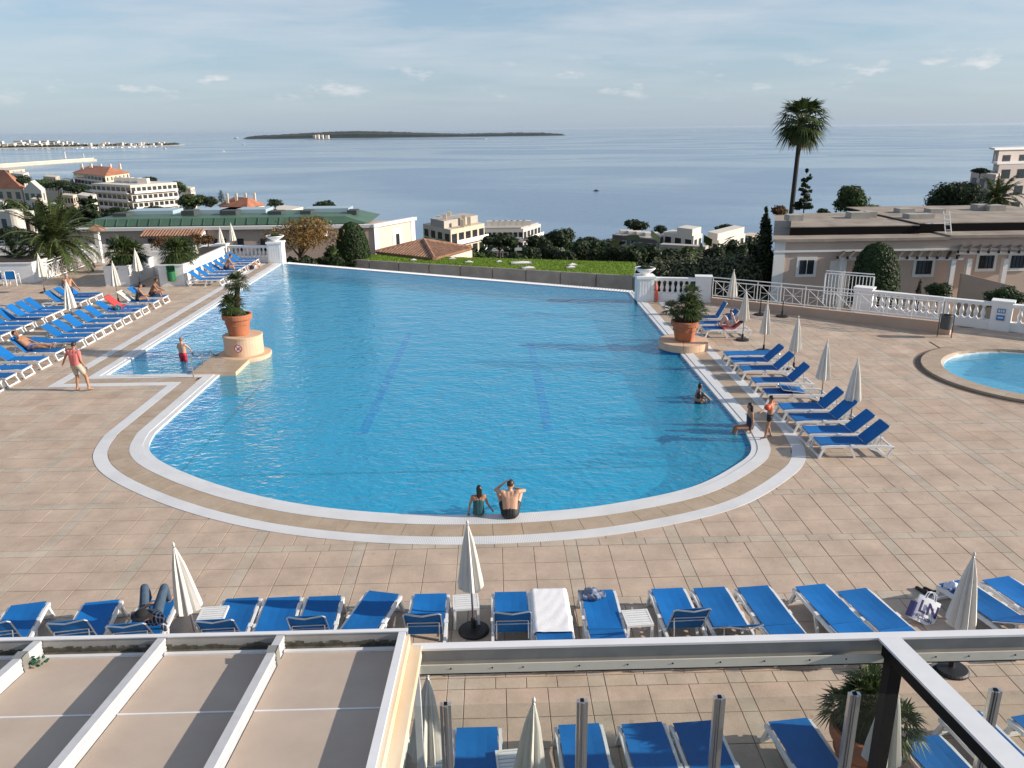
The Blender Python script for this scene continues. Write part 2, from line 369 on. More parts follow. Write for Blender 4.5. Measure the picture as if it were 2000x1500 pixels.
# basin
m_basin = mat('pool_basin', (0.08, 0.50, 0.70), 0.5, 0.06, 9.0)
m_line = mat('pool_mosaic_line', (0.02, 0.03, 0.06), 0.5, col2=(0.16, 0.40, 0.55), scale=16.0)
m_lane = mat('pool_lane_line', (0.01, 0.25, 0.70), 0.5, 0.1, 5.0)
FLOOR = -0.85
closed = POOL
bm_ = MB()
nP = len(closed)
for i in range(nP):
    a = closed[i]; b = closed[(i+1) % nP]
    far = i == nP-1
    bm_.quad((*a, -0.078), (*b, -0.078), (*b, FLOOR), (*a, FLOOR))
bm_.build('pool_wall', m_blue, pool)
main_floor = [p for p in closed if True]
fl = fill([closed], FLOOR, 'pool_floor', m_basin); fl.parent = pool
# shallow paddling shelf in the bay, with two steps
MB().prism([(-14.19, 28.21), (-11.1, 28.21), (-11.1, 36.5), (-14.19, 36.5)], FLOOR+.002, -0.58).build('shallow_shelf', m_basin, pool)
MB().box(-14.18, -11.11, 28.22, 28.75, -0.579, -0.30).build('pool_step', m_basin, pool)
def floor_line(p, q, w, m, name, z=FLOOR):
    P_ = Vector(at(*p, z)); Q_ = Vector(at(*q, z)); d = (Q_-P_).normalized(); nn = Vector((-d.y, d.x))*w/2
    MB().prism([tuple(P_-nn), tuple(Q_-nn), tuple(Q_+nn), tuple(P_+nn)], z+0.001, z+0.006).build(name, m, pool)
floor_line((352, 932), (1418, 908), 0.11, m_line, 'mosaic_line')
floor_line((346, 930), (522, 738), 0.11, m_line, 'mosaic_line')
floor_line((1416, 905), (1330, 770), 0.11, m_line, 'mosaic_line')
floor_line((800, 650), (708, 848), 0.30, m_lane, 'lane_line')
floor_line((1036, 670), (1072, 842), 0.30, m_lane, 'lane_line')
def water_mat(name, tint, scale=1.0, strength=0.5, cloud=0.46):
    m = D.materials.new(name); m.use_nodes = True; nt = m.node_tree; n = nt.nodes; l = nt.links; n.remove(n['Principled BSDF'])
    g = n.new('ShaderNodeNewGeometry')
    def noise(sc, det, st, rotz):
        mp = n.new('ShaderNodeMapping'); mp.inputs['Scale'].default_value = st; mp.inputs['Rotation'].default_value = (0, 0, rotz); l.new(g.outputs['Position'], mp.inputs[0])
        z = n.new('ShaderNodeTexNoise'); z.inputs['Scale'].default_value = sc; z.inputs['Detail'].default_value = det; z.inputs['Distortion'].default_value = 0.6; l.new(mp.outputs[0], z.inputs['Vector']); return z.outputs[0]
    a = noise(4.2*scale, 4, (1, 1.35, 1), 0.5); b = noise(0.8*scale, 2, (1, 1.5, 1), -0.4)
    ad = n.new('ShaderNodeMath'); ad.operation = 'MULTIPLY_ADD'; l.new(b, ad.inputs[0]); ad.inputs[1].default_value = 1.6; l.new(a, ad.inputs[2])
    bp = n.new('ShaderNodeBump'); bp.inputs['Strength'].default_value = strength; bp.inputs['Distance'].default_value = 0.10; l.new(ad.outputs[0], bp.inputs['Height'])
    fr = n.new('ShaderNodeFresnel'); l.new(bp.outputs[0], fr.inputs['Normal'])
    io = n.new('ShaderNodeMapRange'); io.inputs['To Min'].default_value = 1.33; io.inputs['To Max'].default_value = 1/1.33; l.new(g.outputs['Backfacing'], io.inputs[0]); l.new(io.outputs[0], fr.inputs['IOR'])   # the same loss both ways through the sheet
    tr = n.new('ShaderNodeBsdfTransparent'); tr.inputs[0].default_value = (*tint, 1)
    gl = n.new('ShaderNodeBsdfGlossy'); gl.inputs['Roughness'].default_value = 0.03; gl.inputs['Color'].default_value = (1, 1, 1, 1); l.new(bp.outputs[0], gl.inputs['Normal'])
    mx = n.new('ShaderNodeMixShader'); df = n.new('ShaderNodeBsdfDiffuse'); df.inputs['Color'].default_value = (0.03, 0.42, 0.66, 1); l.new(bp.outputs[0], df.inputs['Normal'])   # blue cloudiness added to hide floor shadows and show ripples
    md = n.new('ShaderNodeMixShader'); md.inputs[0].default_value = cloud; l.new(tr.outputs[0], md.inputs[1]); l.new(df.outputs[0], md.inputs[2])
    l.new(fr.outputs[0], mx.inputs[0]); l.new(md.outputs[0], mx.inputs[1]); l.new(gl.outputs[0], mx.inputs[2])
    l.new(mx.outputs[0], n['Material Output'].inputs[0])
    return m
m_water = water_mat('pool_water', (0.52, 0.90, 0.98))
water = struct(fill([closed], WATER_Z, 'pool_water', m_water))
# infinity edge: rim wall and a slatted overflow channel beyond it
fd = (Vector(FAR_L)-Vector(FAR_R)); fL = fd.length; fd.normalize(); fn = Vector((-fd.y, fd.x)); fn = fn if fn.y > 0 else -fn
def far_pt(t, o): p = Vector(FAR_R)+fd*t+fn*o; return (p.x, p.y)
m_white = mat('white_paint', (0.78, 0.78, 0.77), 0.55, 0.05, 1.5)
edge = struct(D.objects.new('infinity_edge', None)); COL.objects.link(edge)
MB().prism([far_pt(0, 0.001), far_pt(fL, 0.001), far_pt(fL, 0.16), far_pt(0, 0.16)], -2.4, WATER_Z-0.012).build('rim_wall', m_blue, edge)
MB().prism([far_pt(0, 0.161), far_pt(fL, 0.161), far_pt(fL, 0.20), far_pt(0, 0.20)], -2.4, -0.02).build('channel_rail', m_white, edge)
MB().prism([far_pt(0, 0.60), far_pt(fL, 0.60), far_pt(fL, 0.68), far_pt(0, 0.68)], -2.4, -0.02).build('channel_rail', m_white, edge)
MB().prism([far_pt(0, 0.201), far_pt(fL, 0.201), far_pt(fL, 0.599), far_pt(0, 0.599)], -2.4, -0.25).build('channel_floor', mat('dark_channel', (0.05, 0.06, 0.08), 0.6), edge)
sl_me = MB().box(-0.045, 0.045, -0.2, 0.2, -0.05, -0.022).mesh('slat')
ns_ = int(fL/0.17)
for k in range(ns_):
    x, y = far_pt((k+.5)*fL/ns_, 0.40)
    part('slat', sl_me, m_white, edge, (x, y, 0), (0, 0, math.atan2(fd.y, fd.x)))
# jetty with drum plinth, and the round plinth on the right edge
m_plinth = mat('plinth_render', (0.62, 0.42, 0.28), 0.7, 0.08, 2.5, bump=0.1)
PJ = at(478, 689, 0.1)
jet = thing('jetty', 'low tan stone jetty with round end reaching into the pool', 'jetty', (0, 0, 0))
MB().box(-11.05, -9.45, 28.02, PJ[1]-0.75, FLOOR, 0.085).build('walkway', m_plinth, jet)
for k in range(4):
    y0 = 28.03+k*0.62
    for s_ in range(2): MB().box(-11.04+s_*.80, -11.04+(s_+1)*.80-.012, y0, y0+.605, 0.086, 0.10).build('stone_slab', m_tan, jet)
MB().lathe([(1.0, FLOOR), (1.0, 0.0), (1.03, 0.01), (1.03, 0.10), (1.0, 0.115)], 40, (PJ[0], PJ[1], 0)).build('round_end', m_plinth, jet)
dr = MB().lathe([(0.74, 0.116), (0.74, 0.78), (0.76, 0.79), (0.76, 0.85), (0.73, 0.865)], 40, (PJ[0], PJ[1], 0)).build('drum', m_plinth, jet)
m_red = mat('sign_red', (0.55, 0.03, 0.05), 0.5); m_dark = mat('sign_dark', (0.02, 0.02, 0.04), 0.5); m_signw = mat('sign_white', (0.72, 0.68, 0.66), 0.5)
sg = tag(MB().lathe([(0.001, 0), (0.155, 0), (0.155, 0.006), (0.001, 0.006)], 28).build('no_diving_sign', m_signw), 'round no diving sign on the drum plinth of the jetty', 'sign')
sgd = Vector((0.02, -1.0)).normalized()
sg.location = (PJ[0]+sgd.x*0.742, PJ[1]+sgd.y*0.742, 0.47); sg.rotation_euler = (R(90), 0, math.atan2(sgd.y, sgd.x)+R(90))
rg = MB()
for k in range(28):
    t0, t1 = 2*math.pi*k/28, 2*math.pi*(k+1)/28
    rg.add([(r_*math.cos(t), r_*math.sin(t), z) for z in (0.007, 0.011) for t in (t0, t1) for r_ in (0.125, 0.155)], [(0, 1, 3, 2), (4, 6, 7, 5), (1, 5, 7, 3), (0, 2, 6, 4)])
rg.bar((-.10, .10, .010), (.10, -.10, .010), .026, .004); rg.build('red_ring', m_red, sg)
dv = MB(); dv.ell((-.035, -.045, .009), (.022, .022, .003), 10, 6); dv.bar((-.02, -.03, .009), (.05, .035, .009), .032, .004); dv.bar((.04, .03, .009), (.085, .05, .009), .018, .004); dv.bar((-.03, -.035, .0085), (-.075, -.075, .0085), .014, .004)
dv.build('diver_symbol', m_dark, sg)
# handrail into the shallow bay
m_steel = mat('brushed_steel', (0.62, 0.63, 0.65), 0.25, metal=1.0)
hr = thing('handrail', 'steel handrail posts with dark rope beside the jetty steps', 'handrail')
tops = []
for (bx, by, h) in ((378, 736, 0.98), (397, 714, 0.60), (413, 700, 0.42)):
    X, Y = at(bx, by, 0.05 if bx == 378 else 0.09); MB().tube([(X, Y, 0.0 if bx == 378 else -0.58), (X, Y, h-.03), (X-.01, Y+.03, h)], 0.024, 8).build('post', m_steel, hr); tops.append((X, Y, h-.04))
tops.append((PJ[0]-0.9, PJ[1]-.3, 0.16))
for a, b in zip(tops, tops[1:]):
    pts = [tuple(Vector(a).lerp(Vector(b), t)-Vector((0, 0, 0.12*math.sin(math.pi*t)))) for t in (0, .2, .4, .6, .8, 1)]
    MB().tube(pts, 0.014, 6).build('rope', mat('dark_rope', (0.03, 0.03, 0.04), 0.8), hr)
PR = at(1335, 667, 0.25)
rp_ = thing('round_plinth', 'round tan stone plinth on the pool edge below the cycad pot', 'plinth', (PR[0], PR[1], 0))
nseg = 9
for k in range(nseg):
    a0, a1 = 2*math.pi*k/nseg+.3, 2*math.pi*(k+1)/nseg+.3-.012; pts = [(0.02*math.cos((a0+a1)/2), 0.02*math.sin((a0+a1)/2))]+[(0.98*math.cos(a0+(a1-a0)*t/6), 0.98*math.sin(a0+(a1-a0)*t/6)) for t in range(7)]
    MB().prism(pts, 0.027, 0.31).build('stone_segment', m_plinth, rp_)
MB().lathe([(0.90, FLOOR), (0.90, 0.03)], 32).build('footing', m_blue, rp_)
# small round pool
spa = struct(D.objects.new('round_pool', None)); COL.objects.link(spa)
nk = 26
for k in range(nk):
    a0, a1 = 2*math.pi*k/nk, 2*math.pi*(k+1)/nk-.003
    P4 = [(r_*math.cos(a0+(a1-a0)*t/4)+SPA_C[0], r_*math.sin(a0+(a1-a0)*t/4)+SPA_C[1]) for r_, ts in ((SPA_RI, range(5)), (SPA_RO, range(4, -1, -1))) for t in ts]
    MB().prism(P4[::-1], -0.25, 0.10).build('kerb_stone', m_tan, spa)
MB().lathe([(SPA_RO+.005, 0.0), (SPA_RO+.26, 0.0), (SPA_RO+.26, 0.016), (SPA_RO+.005, 0.016)], 64, (*SPA_C, 0), closed=False).build('drain_shadow_ring', mat('drain_shadow_stone', (0.17, 0.125, 0.09), 0.7, 0.2, 3.0), spa)  # ring coloured dark for the shadow round the kerb's outer foot
MB().lathe([(SPA_RI-.001, -0.26), (SPA_RI-.001, -0.9), (0.01, -0.9)], 48, (*SPA_C, 0), closed=False).build('basin', mat('spa_basin', (0.42, 0.66, 0.78), 0.5, 0.04, 5.0), spa)
MB().lathe([(SPA_RI+.03, -0.01), (SPA_RI-.10, -0.01), (SPA_RI-.10, -0.26), (SPA_RI+.03, -0.26)], 48, (*SPA_C, 0), closed=False).build('white_lip', m_lip, spa)
sw = MB().lathe([(SPA_RI-.09, -0.06), (0.01, -0.06)], 48, (*SPA_C, 0), closed=False).build('round_pool_water', water_mat('spa_water', (0.60, 0.88, 0.97), 0.8, 0.25)); struct(sw)
p0, p1 = at(1815, 668), at(1843, 685)
tag(MB().bar((*p0, 0.012), (*p1, 0.012), 0.07, 0.014).build('drain_slot', mat('drain_dark', (0.03, 0.03, 0.03), 0.7)), 'narrow dark drain slot in the paving by the round pool', 'drain')
# ------------------------------------------------------------------ sun loungers
def fabric_mat(name, col, rough=0.75):
    m = D.materials.new(name); m.use_nodes = True; nt = m.node_tree; n = nt.nodes; l = nt.links; b = n['Principled BSDF']
    oi = n.new('ShaderNodeObjectInfo'); hv = n.new('ShaderNodeHueSaturation'); hv.inputs['Color'].default_value = (*col, 1)
    mr_ = n.new('ShaderNodeMapRange'); mr_.inputs['To Min'].default_value = 0.85; mr_.inputs['To Max'].default_value = 1.18; l.new(oi.outputs['Random'], mr_.inputs[0]); l.new(mr_.outputs[0], hv.inputs['Value'])
    t = n.new('ShaderNodeTexCoord'); nz = n.new('ShaderNodeTexNoise'); nz.inputs['Scale'].default_value = 4; nz.inputs['Detail'].default_value = 5; l.new(t.outputs['Object'], nz.inputs['Vector'])
    m2 = n.new('ShaderNodeMapRange'); m2.inputs['To Min'].default_value = 0.82; m2.inputs['To Max'].default_value = 1.18; l.new(nz.outputs[0], m2.inputs[0])
    mx = n.new('ShaderNodeMixRGB'); mx.blend_type = 'MULTIPLY'; mx.inputs[0].default_value = 1; l.new(hv.outputs[0], mx.inputs[1]); l.new(m2.outputs[0], mx.inputs[2])
    l.new(mx.outputs[0], b.inputs['Base Color']); b.inputs['Roughness'].default_value = rough; b.inputs['Specular IOR Level'].default_value = 0.3
    wv = n.new('ShaderNodeTexNoise'); wv.inputs['Scale'].default_value = 260; l.new(t.outputs['Object'], wv.inputs['Vector'])
    bp = n.new('ShaderNodeBump'); bp.inputs['Strength'].default_value = 0.15; bp.inputs['Distance'].default_value = 0.002; l.new(wv.outputs[0], bp.inputs['Height']); l.new(bp.outputs[0], b.inputs['Normal'])
    return m
m_sling = fabric_mat('blue_sling', (0.003, 0.125, 0.385))
m_resin = mat('white_resin', (0.74, 0.74, 0.73), 0.35, 0.06, 6.0)
m_alu = mat('lounger_tube', (0.60, 0.61, 0.63), 0.3, metal=0.9)
HW = 0.325; HZ = 0.33; HINGE = 1.22
def arc(x0, x1, y, z0, z1, bulge, n=6):
    return [(x0+(x1-x0)*t+bulge*math.sin(math.pi*t), y, z0+(z1-z0)*t) for t in [k/n for k in range(n+1)]]
LM = {}
def rail_me(s_):
    mb = MB(); pts = [(0.02, s_*HW, HZ-.02), (0.25, s_*HW, HZ), (0.8, s_*HW, HZ-.015), (1.3, s_*HW, HZ-.02), (1.7, s_*HW, HZ-.02), (1.95, s_*HW, HZ-.05)]
    for a, b in zip(pts, pts[1:]): mb.bar(a, b, 0.045, 0.065)
    mb.box(0.80, 0.90, s_*HW-.035, s_*HW+.035, HZ+.0, HZ+.035)
    return mb.mesh('side_rail')
LM['rail1'] = rail_me(1); LM['rail-1'] = rail_me(-1)
def foot_me():
    mb = MB()
    for s_ in (-1, 1): mb.bar((0.10, s_*(HW-.005), HZ-.05), (-0.02, s_*(HW+.01), 0.0), 0.05, 0.06, (1, 0, 0))
    mb.bar((-0.005, -HW, 0.035), (-0.005, HW, 0.035), 0.045, 0.05); mb.bar((0.06, -HW+.03, HZ-.03), (0.06, HW-.03, HZ-.03), 0.05, 0.05)
    return mb.mesh('foot_frame')
LM['foot'] = foot_me()
def leg_me(x0, x1, bulge):
    mb = MB(); p = arc(x0, x1, 0, HZ-.05, 0.0, bulge)
    for a, b in zip(p, p[1:]): mb.bar(a, b, 0.045, 0.055, (1, 0, 0))
    return mb.mesh('leg')
LM['mid'] = leg_me(0.80, 0.94, 0.0); LM['rear'] = leg_me(1.30, 1.78, 0.09)
def rear_bar():
    mb = MB(); mb.bar((1.76, -HW, .05), (1.76, HW, .05), .04, .04); mb.bar((1.92, -HW, HZ-.06), (1.92, HW, HZ-.06), .045, .045)
    for s_ in (-1, 1): mb.bar((1.93, s_*HW, HZ-.06), (1.80, s_*HW, 0.0), .045, .05, (1, 0, 0))
    return mb.mesh('rear_frame')
LM['rearbar'] = rear_bar()
def sling(L, sag, name):
    vs = []; fs = []; nx, ny = 8, 4
    for i in range(nx+1):
        for j in range(ny+1):
            u, v = i/nx, j/ny*2-1; vs.append((u*L, v*0.288, -sag*(1-v*v)*math.sin(math.pi*min(1, max(0, u)))))
    for i in range(nx):
        for j in range(ny): a = i*(ny+1)+j; fs.append((a, a+ny+1, a+ny+2, a+1))
    nv = len(vs); vs += [(x, y, z-.012) for x, y, z in vs]; fs += [tuple(k+nv for k in reversed(f)) for f in fs]
    rim = [i*(ny+1) for i in range(nx+1)]+[nx*(ny+1)+j for j in range(1, ny+1)]+[i*(ny+1)+ny for i in range(nx-1, -1, -1)]+[j for j in range(ny-1, 0, -1)]
    for a, b in zip(rim, rim[1:]+rim[:1]): fs.append((a, a+nv, b+nv, b))
    me = D.meshes.new(name); me.from_pydata(vs, [], fs); me.update()
    bm = bmesh.new(); bm.from_mesh(me); bmesh.ops.recalc_face_normals(bm, faces=bm.faces[:]); bm.to_mesh(me); bm.free()
    return me
LM['seat'] = sling(HINGE-.03, 0.022, 'seat'); LM['back'] = sling(0.74, 0.02, 'backrest')
def back_frame():
    mb = MB(); y = .30
    mb.tube([(0.0, -y, -.02), (.70, -y, -.02), (.745, -y+.03, -.025), (.76, 0, -.075), (.745, y-.03, -.025), (.70, y, -.02), (0, y, -.02)], .014, 6)
    mb.tube([(.34, -y, -.03), (.34, y, -.03)], .011, 6)
    return mb.mesh('back_frame')
LM['bframe'] = back_frame()
LM['prop'] = MB().tube([(0, -.26, 0), (0, .26, 0)], .010, 6).tube([(0, -.26, 0), (-.02, -.26, -.30)], .010, 6).tube([(0, .26, 0), (-.02, .26, -.30)], .010, 6).mesh('prop')
lounger_xf = {}
def lounger(x, y, rz, ang, label, group, key=None):
    """x, y: middle of the foot end; the lounger runs from there along rz; ang: backrest angle in degrees"""
    t = thing('sun_lounger', label, 'sun lounger', (x, y, 0.014), rz, group)
    part('side_rail', LM['rail1'], m_resin, t); part('side_rail', LM['rail-1'], m_resin, t); part('foot_frame', LM['foot'], m_resin, t)
    for s_ in (-1, 1): part('leg', LM['mid'], m_resin, t, (0, s_*HW, 0)); part('leg', LM['rear'], m_resin, t, (0, s_*HW, 0))
    part('rear_frame', LM['rearbar'], m_resin, t)
    part('seat', LM['seat'], m_sling, t, (0.02, 0, HZ+.045))
    b = part('backrest', LM['back'], m_sling, t, (HINGE, 0, HZ+.045), (0, -R(ang), 0))
    part('back_frame', LM['bframe'], m_alu, b)
    if ang > 25: part('prop', LM['prop'], m_alu, b, (.45, 0, -.03), (0, R(ang)*0.7, 0))
    if key: lounger_xf[key] = t
    return t
G1, G2, G3, G4, G5 = 'sun loungers in the row along the white roof beam', 'sun loungers behind the glass screen', 'sun loungers along the right edge of the big pool', 'sun loungers in two rows left of the pool', 'sun loungers by the white planter wall'
row1 = dict(A=(-8.45, 60), B=(-7.15, 60), C=(-6.12, 55), D=(-4.64, 58), E=(-3.9, 4), F=(-3.16, 60), G=(-2.1, 3), H=(-1.25, 60), I=(0.2, 60), J=(0.89, 14), K=(1.77, 12), L=(3.05, 58), M=(3.82, 36), N=(4.62, 3), O=(5.68, 3), P=(6.37, 3), Q=(8.32, 30), R=(9.18, 36))
rots = dict(A=12, B=9, G=-14, C=6, D=3, E=3, F=2, N=5, O=8, P=10, M=3, L=2, Q=14, R=12)
foot_y = dict(G=12.78, P=12.52, A=12.68, R=12.8, Q=12.72)
lab1 = lambda k, a: ('blue lounger with raised backrest in the row along the white roof beam' if a > 50 else 'blue lounger with half lowered backrest in the row along the white roof beam' if a > 20 else 'blue lounger laid flat in the row along the white roof beam')
uniq = dict(A='blue lounger with raised backrest at the roof end of the row, beside another raised one', B='blue lounger with raised backrest next to the sleeper in plaid', D='blue lounger with raised backrest touching the side table near the plaid sleeper', F='blue lounger with raised backrest between two flat loungers', H='blue lounger with raised backrest between a skewed flat lounger and a side table', I='blue lounger with raised backrest between the black based umbrella and the white towel', L='blue lounger with raised backrest beside the side table next to the denim garment',
  E='flat blue lounger between two loungers with raised backrests', G='flat blue lounger standing askew to its row', N='flat blue lounger beside the one with a half lowered backrest', O='flat blue lounger standing forward between two other flat ones', P='flat blue lounger beside the white carrier bag', M='blue lounger with half lowered backrest between a raised and a flat one', R='blue lounger with half lowered backrest beside the clothes heap')
special = dict(C='blue lounger with a person in a plaid shirt lying on it', J='blue lounger covered with a white towel', K='blue lounger with a crumpled denim garment on its foot end', Q='blue lounger heaped with clothes behind the white carrier bag')
for k, (x, a) in row1.items():
    lounger(x, foot_y.get(k, 12.70), R(-90)+R(rots.get(k, 0)), a, special.get(k, uniq.get(k)), G1, 'row1'+k)
for k, (x, y, a) in enumerate([(-1.65, 9.25, 3), (-0.35, 9.27, 3), (1.08, 9.28, 3), (1.97, 9.27, 40), (2.70, 9.27, 42), (4.05, 9.26, 40), (5.72, 8.85, 42), (6.55, 9.3, 3), (7.5, 9.25, 36)]):
    lounger(x, y, R(-90)+R([0, 0, 2, 3, 4, 6, 9, 8, 10][k]), a, 'blue lounger with raised backrest behind the glass screen' if a > 20 else 'blue lounger laid flat behind the glass screen', G2)
for k, (y, a) in enumerate([(19.66, 42), (20.5, 42), (21.5, 44), (22.46, 44), (23.92, 0), (25.1, 45), (26.5, 44), (27.55, 44), (28.4, 2)]):
    lbl = 'blue lounger with raised backrest beside the right edge of the big pool'
    if k == 4: lbl = 'blue lounger with its backrest folded down onto the seat'
    if k == 0: lbl = 'blue lounger with raised backrest beside the curved corner of the pool edge'
    if k == 8: lbl = 'flat blue lounger under the umbrella next to the round plinth'
    lounger(8.52, y, R(rnd.uniform(-2, 2)), a if k != 4 else 172, lbl, G3, 'right%d' % k)
lounger(8.72, 32.35, R(2), 40, 'blue lounger with a person reading on a red towel', G3, 'read')
lounger(8.65, 33.35, R(0), 46, 'blue lounger with raised backrest behind the reading person', G3)
lounger(8.60, 34.5, R(-4), 62, 'blue lounger with steeply raised backrest near the balustrade', G3)
lf = [25.4, 26.25, 27.16, 28.17, 29.31, 30.5, 32.0, 32.87, 33.72, 34.52, 35.57, 36.46, 37.66, 38.53, 39.9, 41.1]
lang = [40, 40, 38, 40, 40, 48, 8, 40, 38, 42, 40, 40, 38, 42, 40, 40]
for k, y in enumerate(lf):
    lbl = 'blue lounger with raised backrest in the front row left of the pool'
    if k == 5: lbl = 'blue lounger with a sunbather in patterned shorts'
    if k == 6: lbl = 'flat blue lounger next to the sunbather in patterned shorts'
    if k == 12: lbl = 'blue lounger carrying a teal bag and a blue towel'
    if k == 13: lbl = 'blue lounger with a red towel over its backrest'
    if k == 14: lbl = 'blue lounger with a seated person in front of a pale towel'
    if k == 15: lbl = 'blue lounger with a tanned man sitting on it near the green bin'
    lounger(-16.95, y, R(180)+R(rnd.uniform(-2, 2)), lang[k], lbl, G4, 'left%d' % k)
for k, y in enumerate([31.3, 33.5, 34.4, 35.27, 36.14, 36.99, 37.74, 38.5, 40.3, 41.2, 42.0]):
    lounger(-20.75, y, R(180)+R(rnd.uniform(-2, 2)), 42, 'blue lounger with raised backrest in the back row left of the pool', G4)
for k, y in enumerate([46.0, 47.1, 48.28, 49.25, 50.24, 51.3, 52.37, 53.3]):
    lounger(-15.62, y, R(180), 38 if k < 3 else 34, 'blue lounger with a seated man on it by the balustrade' if k == 3 else 'blue lounger with raised backrest by the white planter wall', G5, 'far%d' % k)
# ------------------------------------------------------------------ umbrellas, tables
m_canvas = mat('umbrella_canvas', (0.74, 0.71, 0.65), 0.8, 0.05, 3.0, trans=0.12)
m_pole = mat('umbrella_pole', (0.30, 0.30, 0.31), 0.35, metal=0.6); m_black = mat('black_plastic', (0.012, 0.012, 0.013), 0.5)
m_greybase = mat('grey_base', (0.30, 0.30, 0.30), 0.7, 0.1)
def canopy_me(seed, lobes=9):
    r_ = random.Random(seed); n = lobes*6; prof = [(0.0, .010), (.03, .022), (.12, .045), (.35, .085), (.65, .128), (.95, .165), (1.12, .188), (1.20, .192)]
    ph = [r_.uniform(-.25, .25) for _ in range(lobes)]; am = [r_.uniform(.75, 1.25) for _ in range(lobes)]; vs = []; fs = []
    for i, (d, rad) in enumerate(prof):
        for k in range(n):
            t = 2*math.pi*k/n; lb = int(k/6) % lobes; w = abs(((k % 6)/6)*2-1)     # 1 at fold edge, 0 in the crease
            q = rad*(0.72+0.46*w*am[lb]*min(1, d*2.5+.2)); tw = t+ph[lb]*d*0.5
            drop = -d-(0.05*am[lb]*(1-w) if i == len(prof)-1 else 0)
            vs.append((q*math.cos(tw), q*math.sin(tw), drop))
    for i in range(len(prof)-1):
        for k in range(n): fs.append((i*n+k, (i+1)*n+k, (i+1)*n+(k+1) % n, i*n+(k+1) % n))
    fs.append(tuple(reversed(range(n)))[::-1])
    me = D.meshes.new('canopy'); me.from_pydata(vs, [], fs); me.update()
    return me
CAN = [canopy_me(s_) for s_ in range(5)]
POLE = MB().tube([(0, 0, 0.05), (0, 0, 2.06)], .019, 10).mesh('pole', True)
FIN = MB().lathe([(.005, 0), (.022, .01), (.022, .04), (.008, .07), (.002, .08)], 10).mesh('finial', True)
def base_me(r_): return MB().lathe([(r_, 0), (r_, .035), (r_*.9, .055), (.06, .075), (.045, .08), (.04, .26), (.028, .265)], 28).mesh('base', False)
BASE = base_me(.27)
umb_n = [0]
def umbrella(x, y, label, group, h=2.1, tilt=(0, 0), black=True, s=1.0):
    t = thing('closed_umbrella', label, 'umbrella', (x, y, 0.014), rnd.uniform(0, 6), group)
    t.rotation_euler = (R(tilt[0]), R(tilt[1]), t.rotation_euler.z if tilt == (0, 0) else 0)
    p_ = part('pole', POLE, m_pole, t); p_.scale = (1, 1, h/2.1)
    c = part('canopy', CAN[umb_n[0] % 5], m_canvas, t, (0, 0, h-.02), (0, 0, rnd.uniform(0, 6))); c.scale = (s, s, 1.0); umb_n[0] += 1
    part('finial', FIN, m_canvas, t, (0, 0, h-.03)); part('base', BASE, m_black if black else m_greybase, t)
    return t
GU = 'closed cream umbrellas round the pool'
umbrella(-0.463, 12.05, 'closed cream umbrella on a round black base between two loungers', GU, 2.12, (0, -1.5))
umbrella(-5.15, 11.75, 'closed cream umbrella beside the person in a plaid shirt', GU, 2.05, (3, -3))
umbrella(7.25, 10.7, 'closed cream umbrella behind the white carrier bag', GU, 2.1, (0, 1))
for (x, y, tl) in ((-1.0, 8.25, (2, 3)), (0.3, 7.75, (2, 2)), (4.72, 7.95, (1, 0))):
    umbrella(x, y, 'closed cream umbrella standing behind the glass screen', 'closed umbrellas behind the glass screen', 2.1, tl)
for k, (x, y, h) in enumerate([(10.31, 21.61, 2.05), (10.29, 23.72, 2.05), (10.75, 27.4, 1.95), (10.49, 29.93, 1.95), (10.18, 31.66, 2.1), (11.0, 36.2, 2.12)]):
    umbrella(x, y, 'closed cream umbrella between the loungers right of the big pool' if k < 4 else ('closed cream umbrella at the head of the reading person' if k == 4 else 'closed cream umbrella in front of the white diagonal fence'), 'closed umbrellas right of the pool', h, black=False)
for (x, y) in ((12.37, 36.21), (13.26, 35.78)):
    b_ = tag(link('umbrella_base', BASE, m_black), 'empty black umbrella base in front of the white diagonal fence', 'umbrella base', 'empty umbrella bases by the fence'); b_.location = (x, y, 0.014)
    part('socket', MB().tube([(0, 0, .2), (0, 0, .75)], .022, 8).mesh('socket'), m_black, b_)
for k, (px, py, ty) in enumerate([(88, 572, 505), (145, 640, 560), (232, 592, 525), (274, 560, 505), (386, 535, 482), (436, 505, 460), (457, 495, 452)]):
    x, y = at(px, py); umbrella(x, y, ['closed cream umbrella in front of the left white planter', 'closed cream umbrella between the two lounger rows left of the pool', 'closed cream umbrella beside the lounger with a red towel', 'closed cream umbrella in front of the fan palm planter', 'closed cream umbrella beside the planter wall behind the loungers', 'closed cream umbrella near the curved balustrade', 'closed cream umbrella behind the curved balustrade end'][k], 'closed umbrellas left of the pool', 2.15, black=False, s=1.15)
def side_table(x, y, rz, label, group):
    t = thing('side_table', label, 'table', (x, y, 0.014), rz, group)
    MB().box(-.23, .23, -.23, -.20, .37, .41).box(-.23, .23, .20, .23, .37, .41).box(-.23, -.2, -.2, .2, .37, .41).box(.2, .23, -.2, .2, .37, .41).build('top_frame', m_resin, t)
    for k in range(6): MB().box(-.195, .195, -.193+k*.066, -.193+k*.066+.05, .385, .408).build('slat', m_resin, t)
    for a in (-1, 1):
        for b in (-1, 1): MB().bar((a*.20, b*.20, .37), (a*.215, b*.215, 0), .045).build('leg', m_resin, t)
for (x, y, lb) in ((-5.0, 12.15, 'white slatted side table beside the umbrella near the plaid shirt'), (-0.6, 12.35, 'white slatted side table behind the umbrella pole with black base'), (2.35, 11.75, 'white slatted side table between two loungers and the denim garment')):
    side_table(x, y, R(4), lb, 'white side tables')
for (x, y) in ((-0.9, 8.62), (0.15, 8.55)): side_table(x, y, R(5), 'white slatted side table beside an umbrella behind the glass screen', 'white side tables behind the glass')
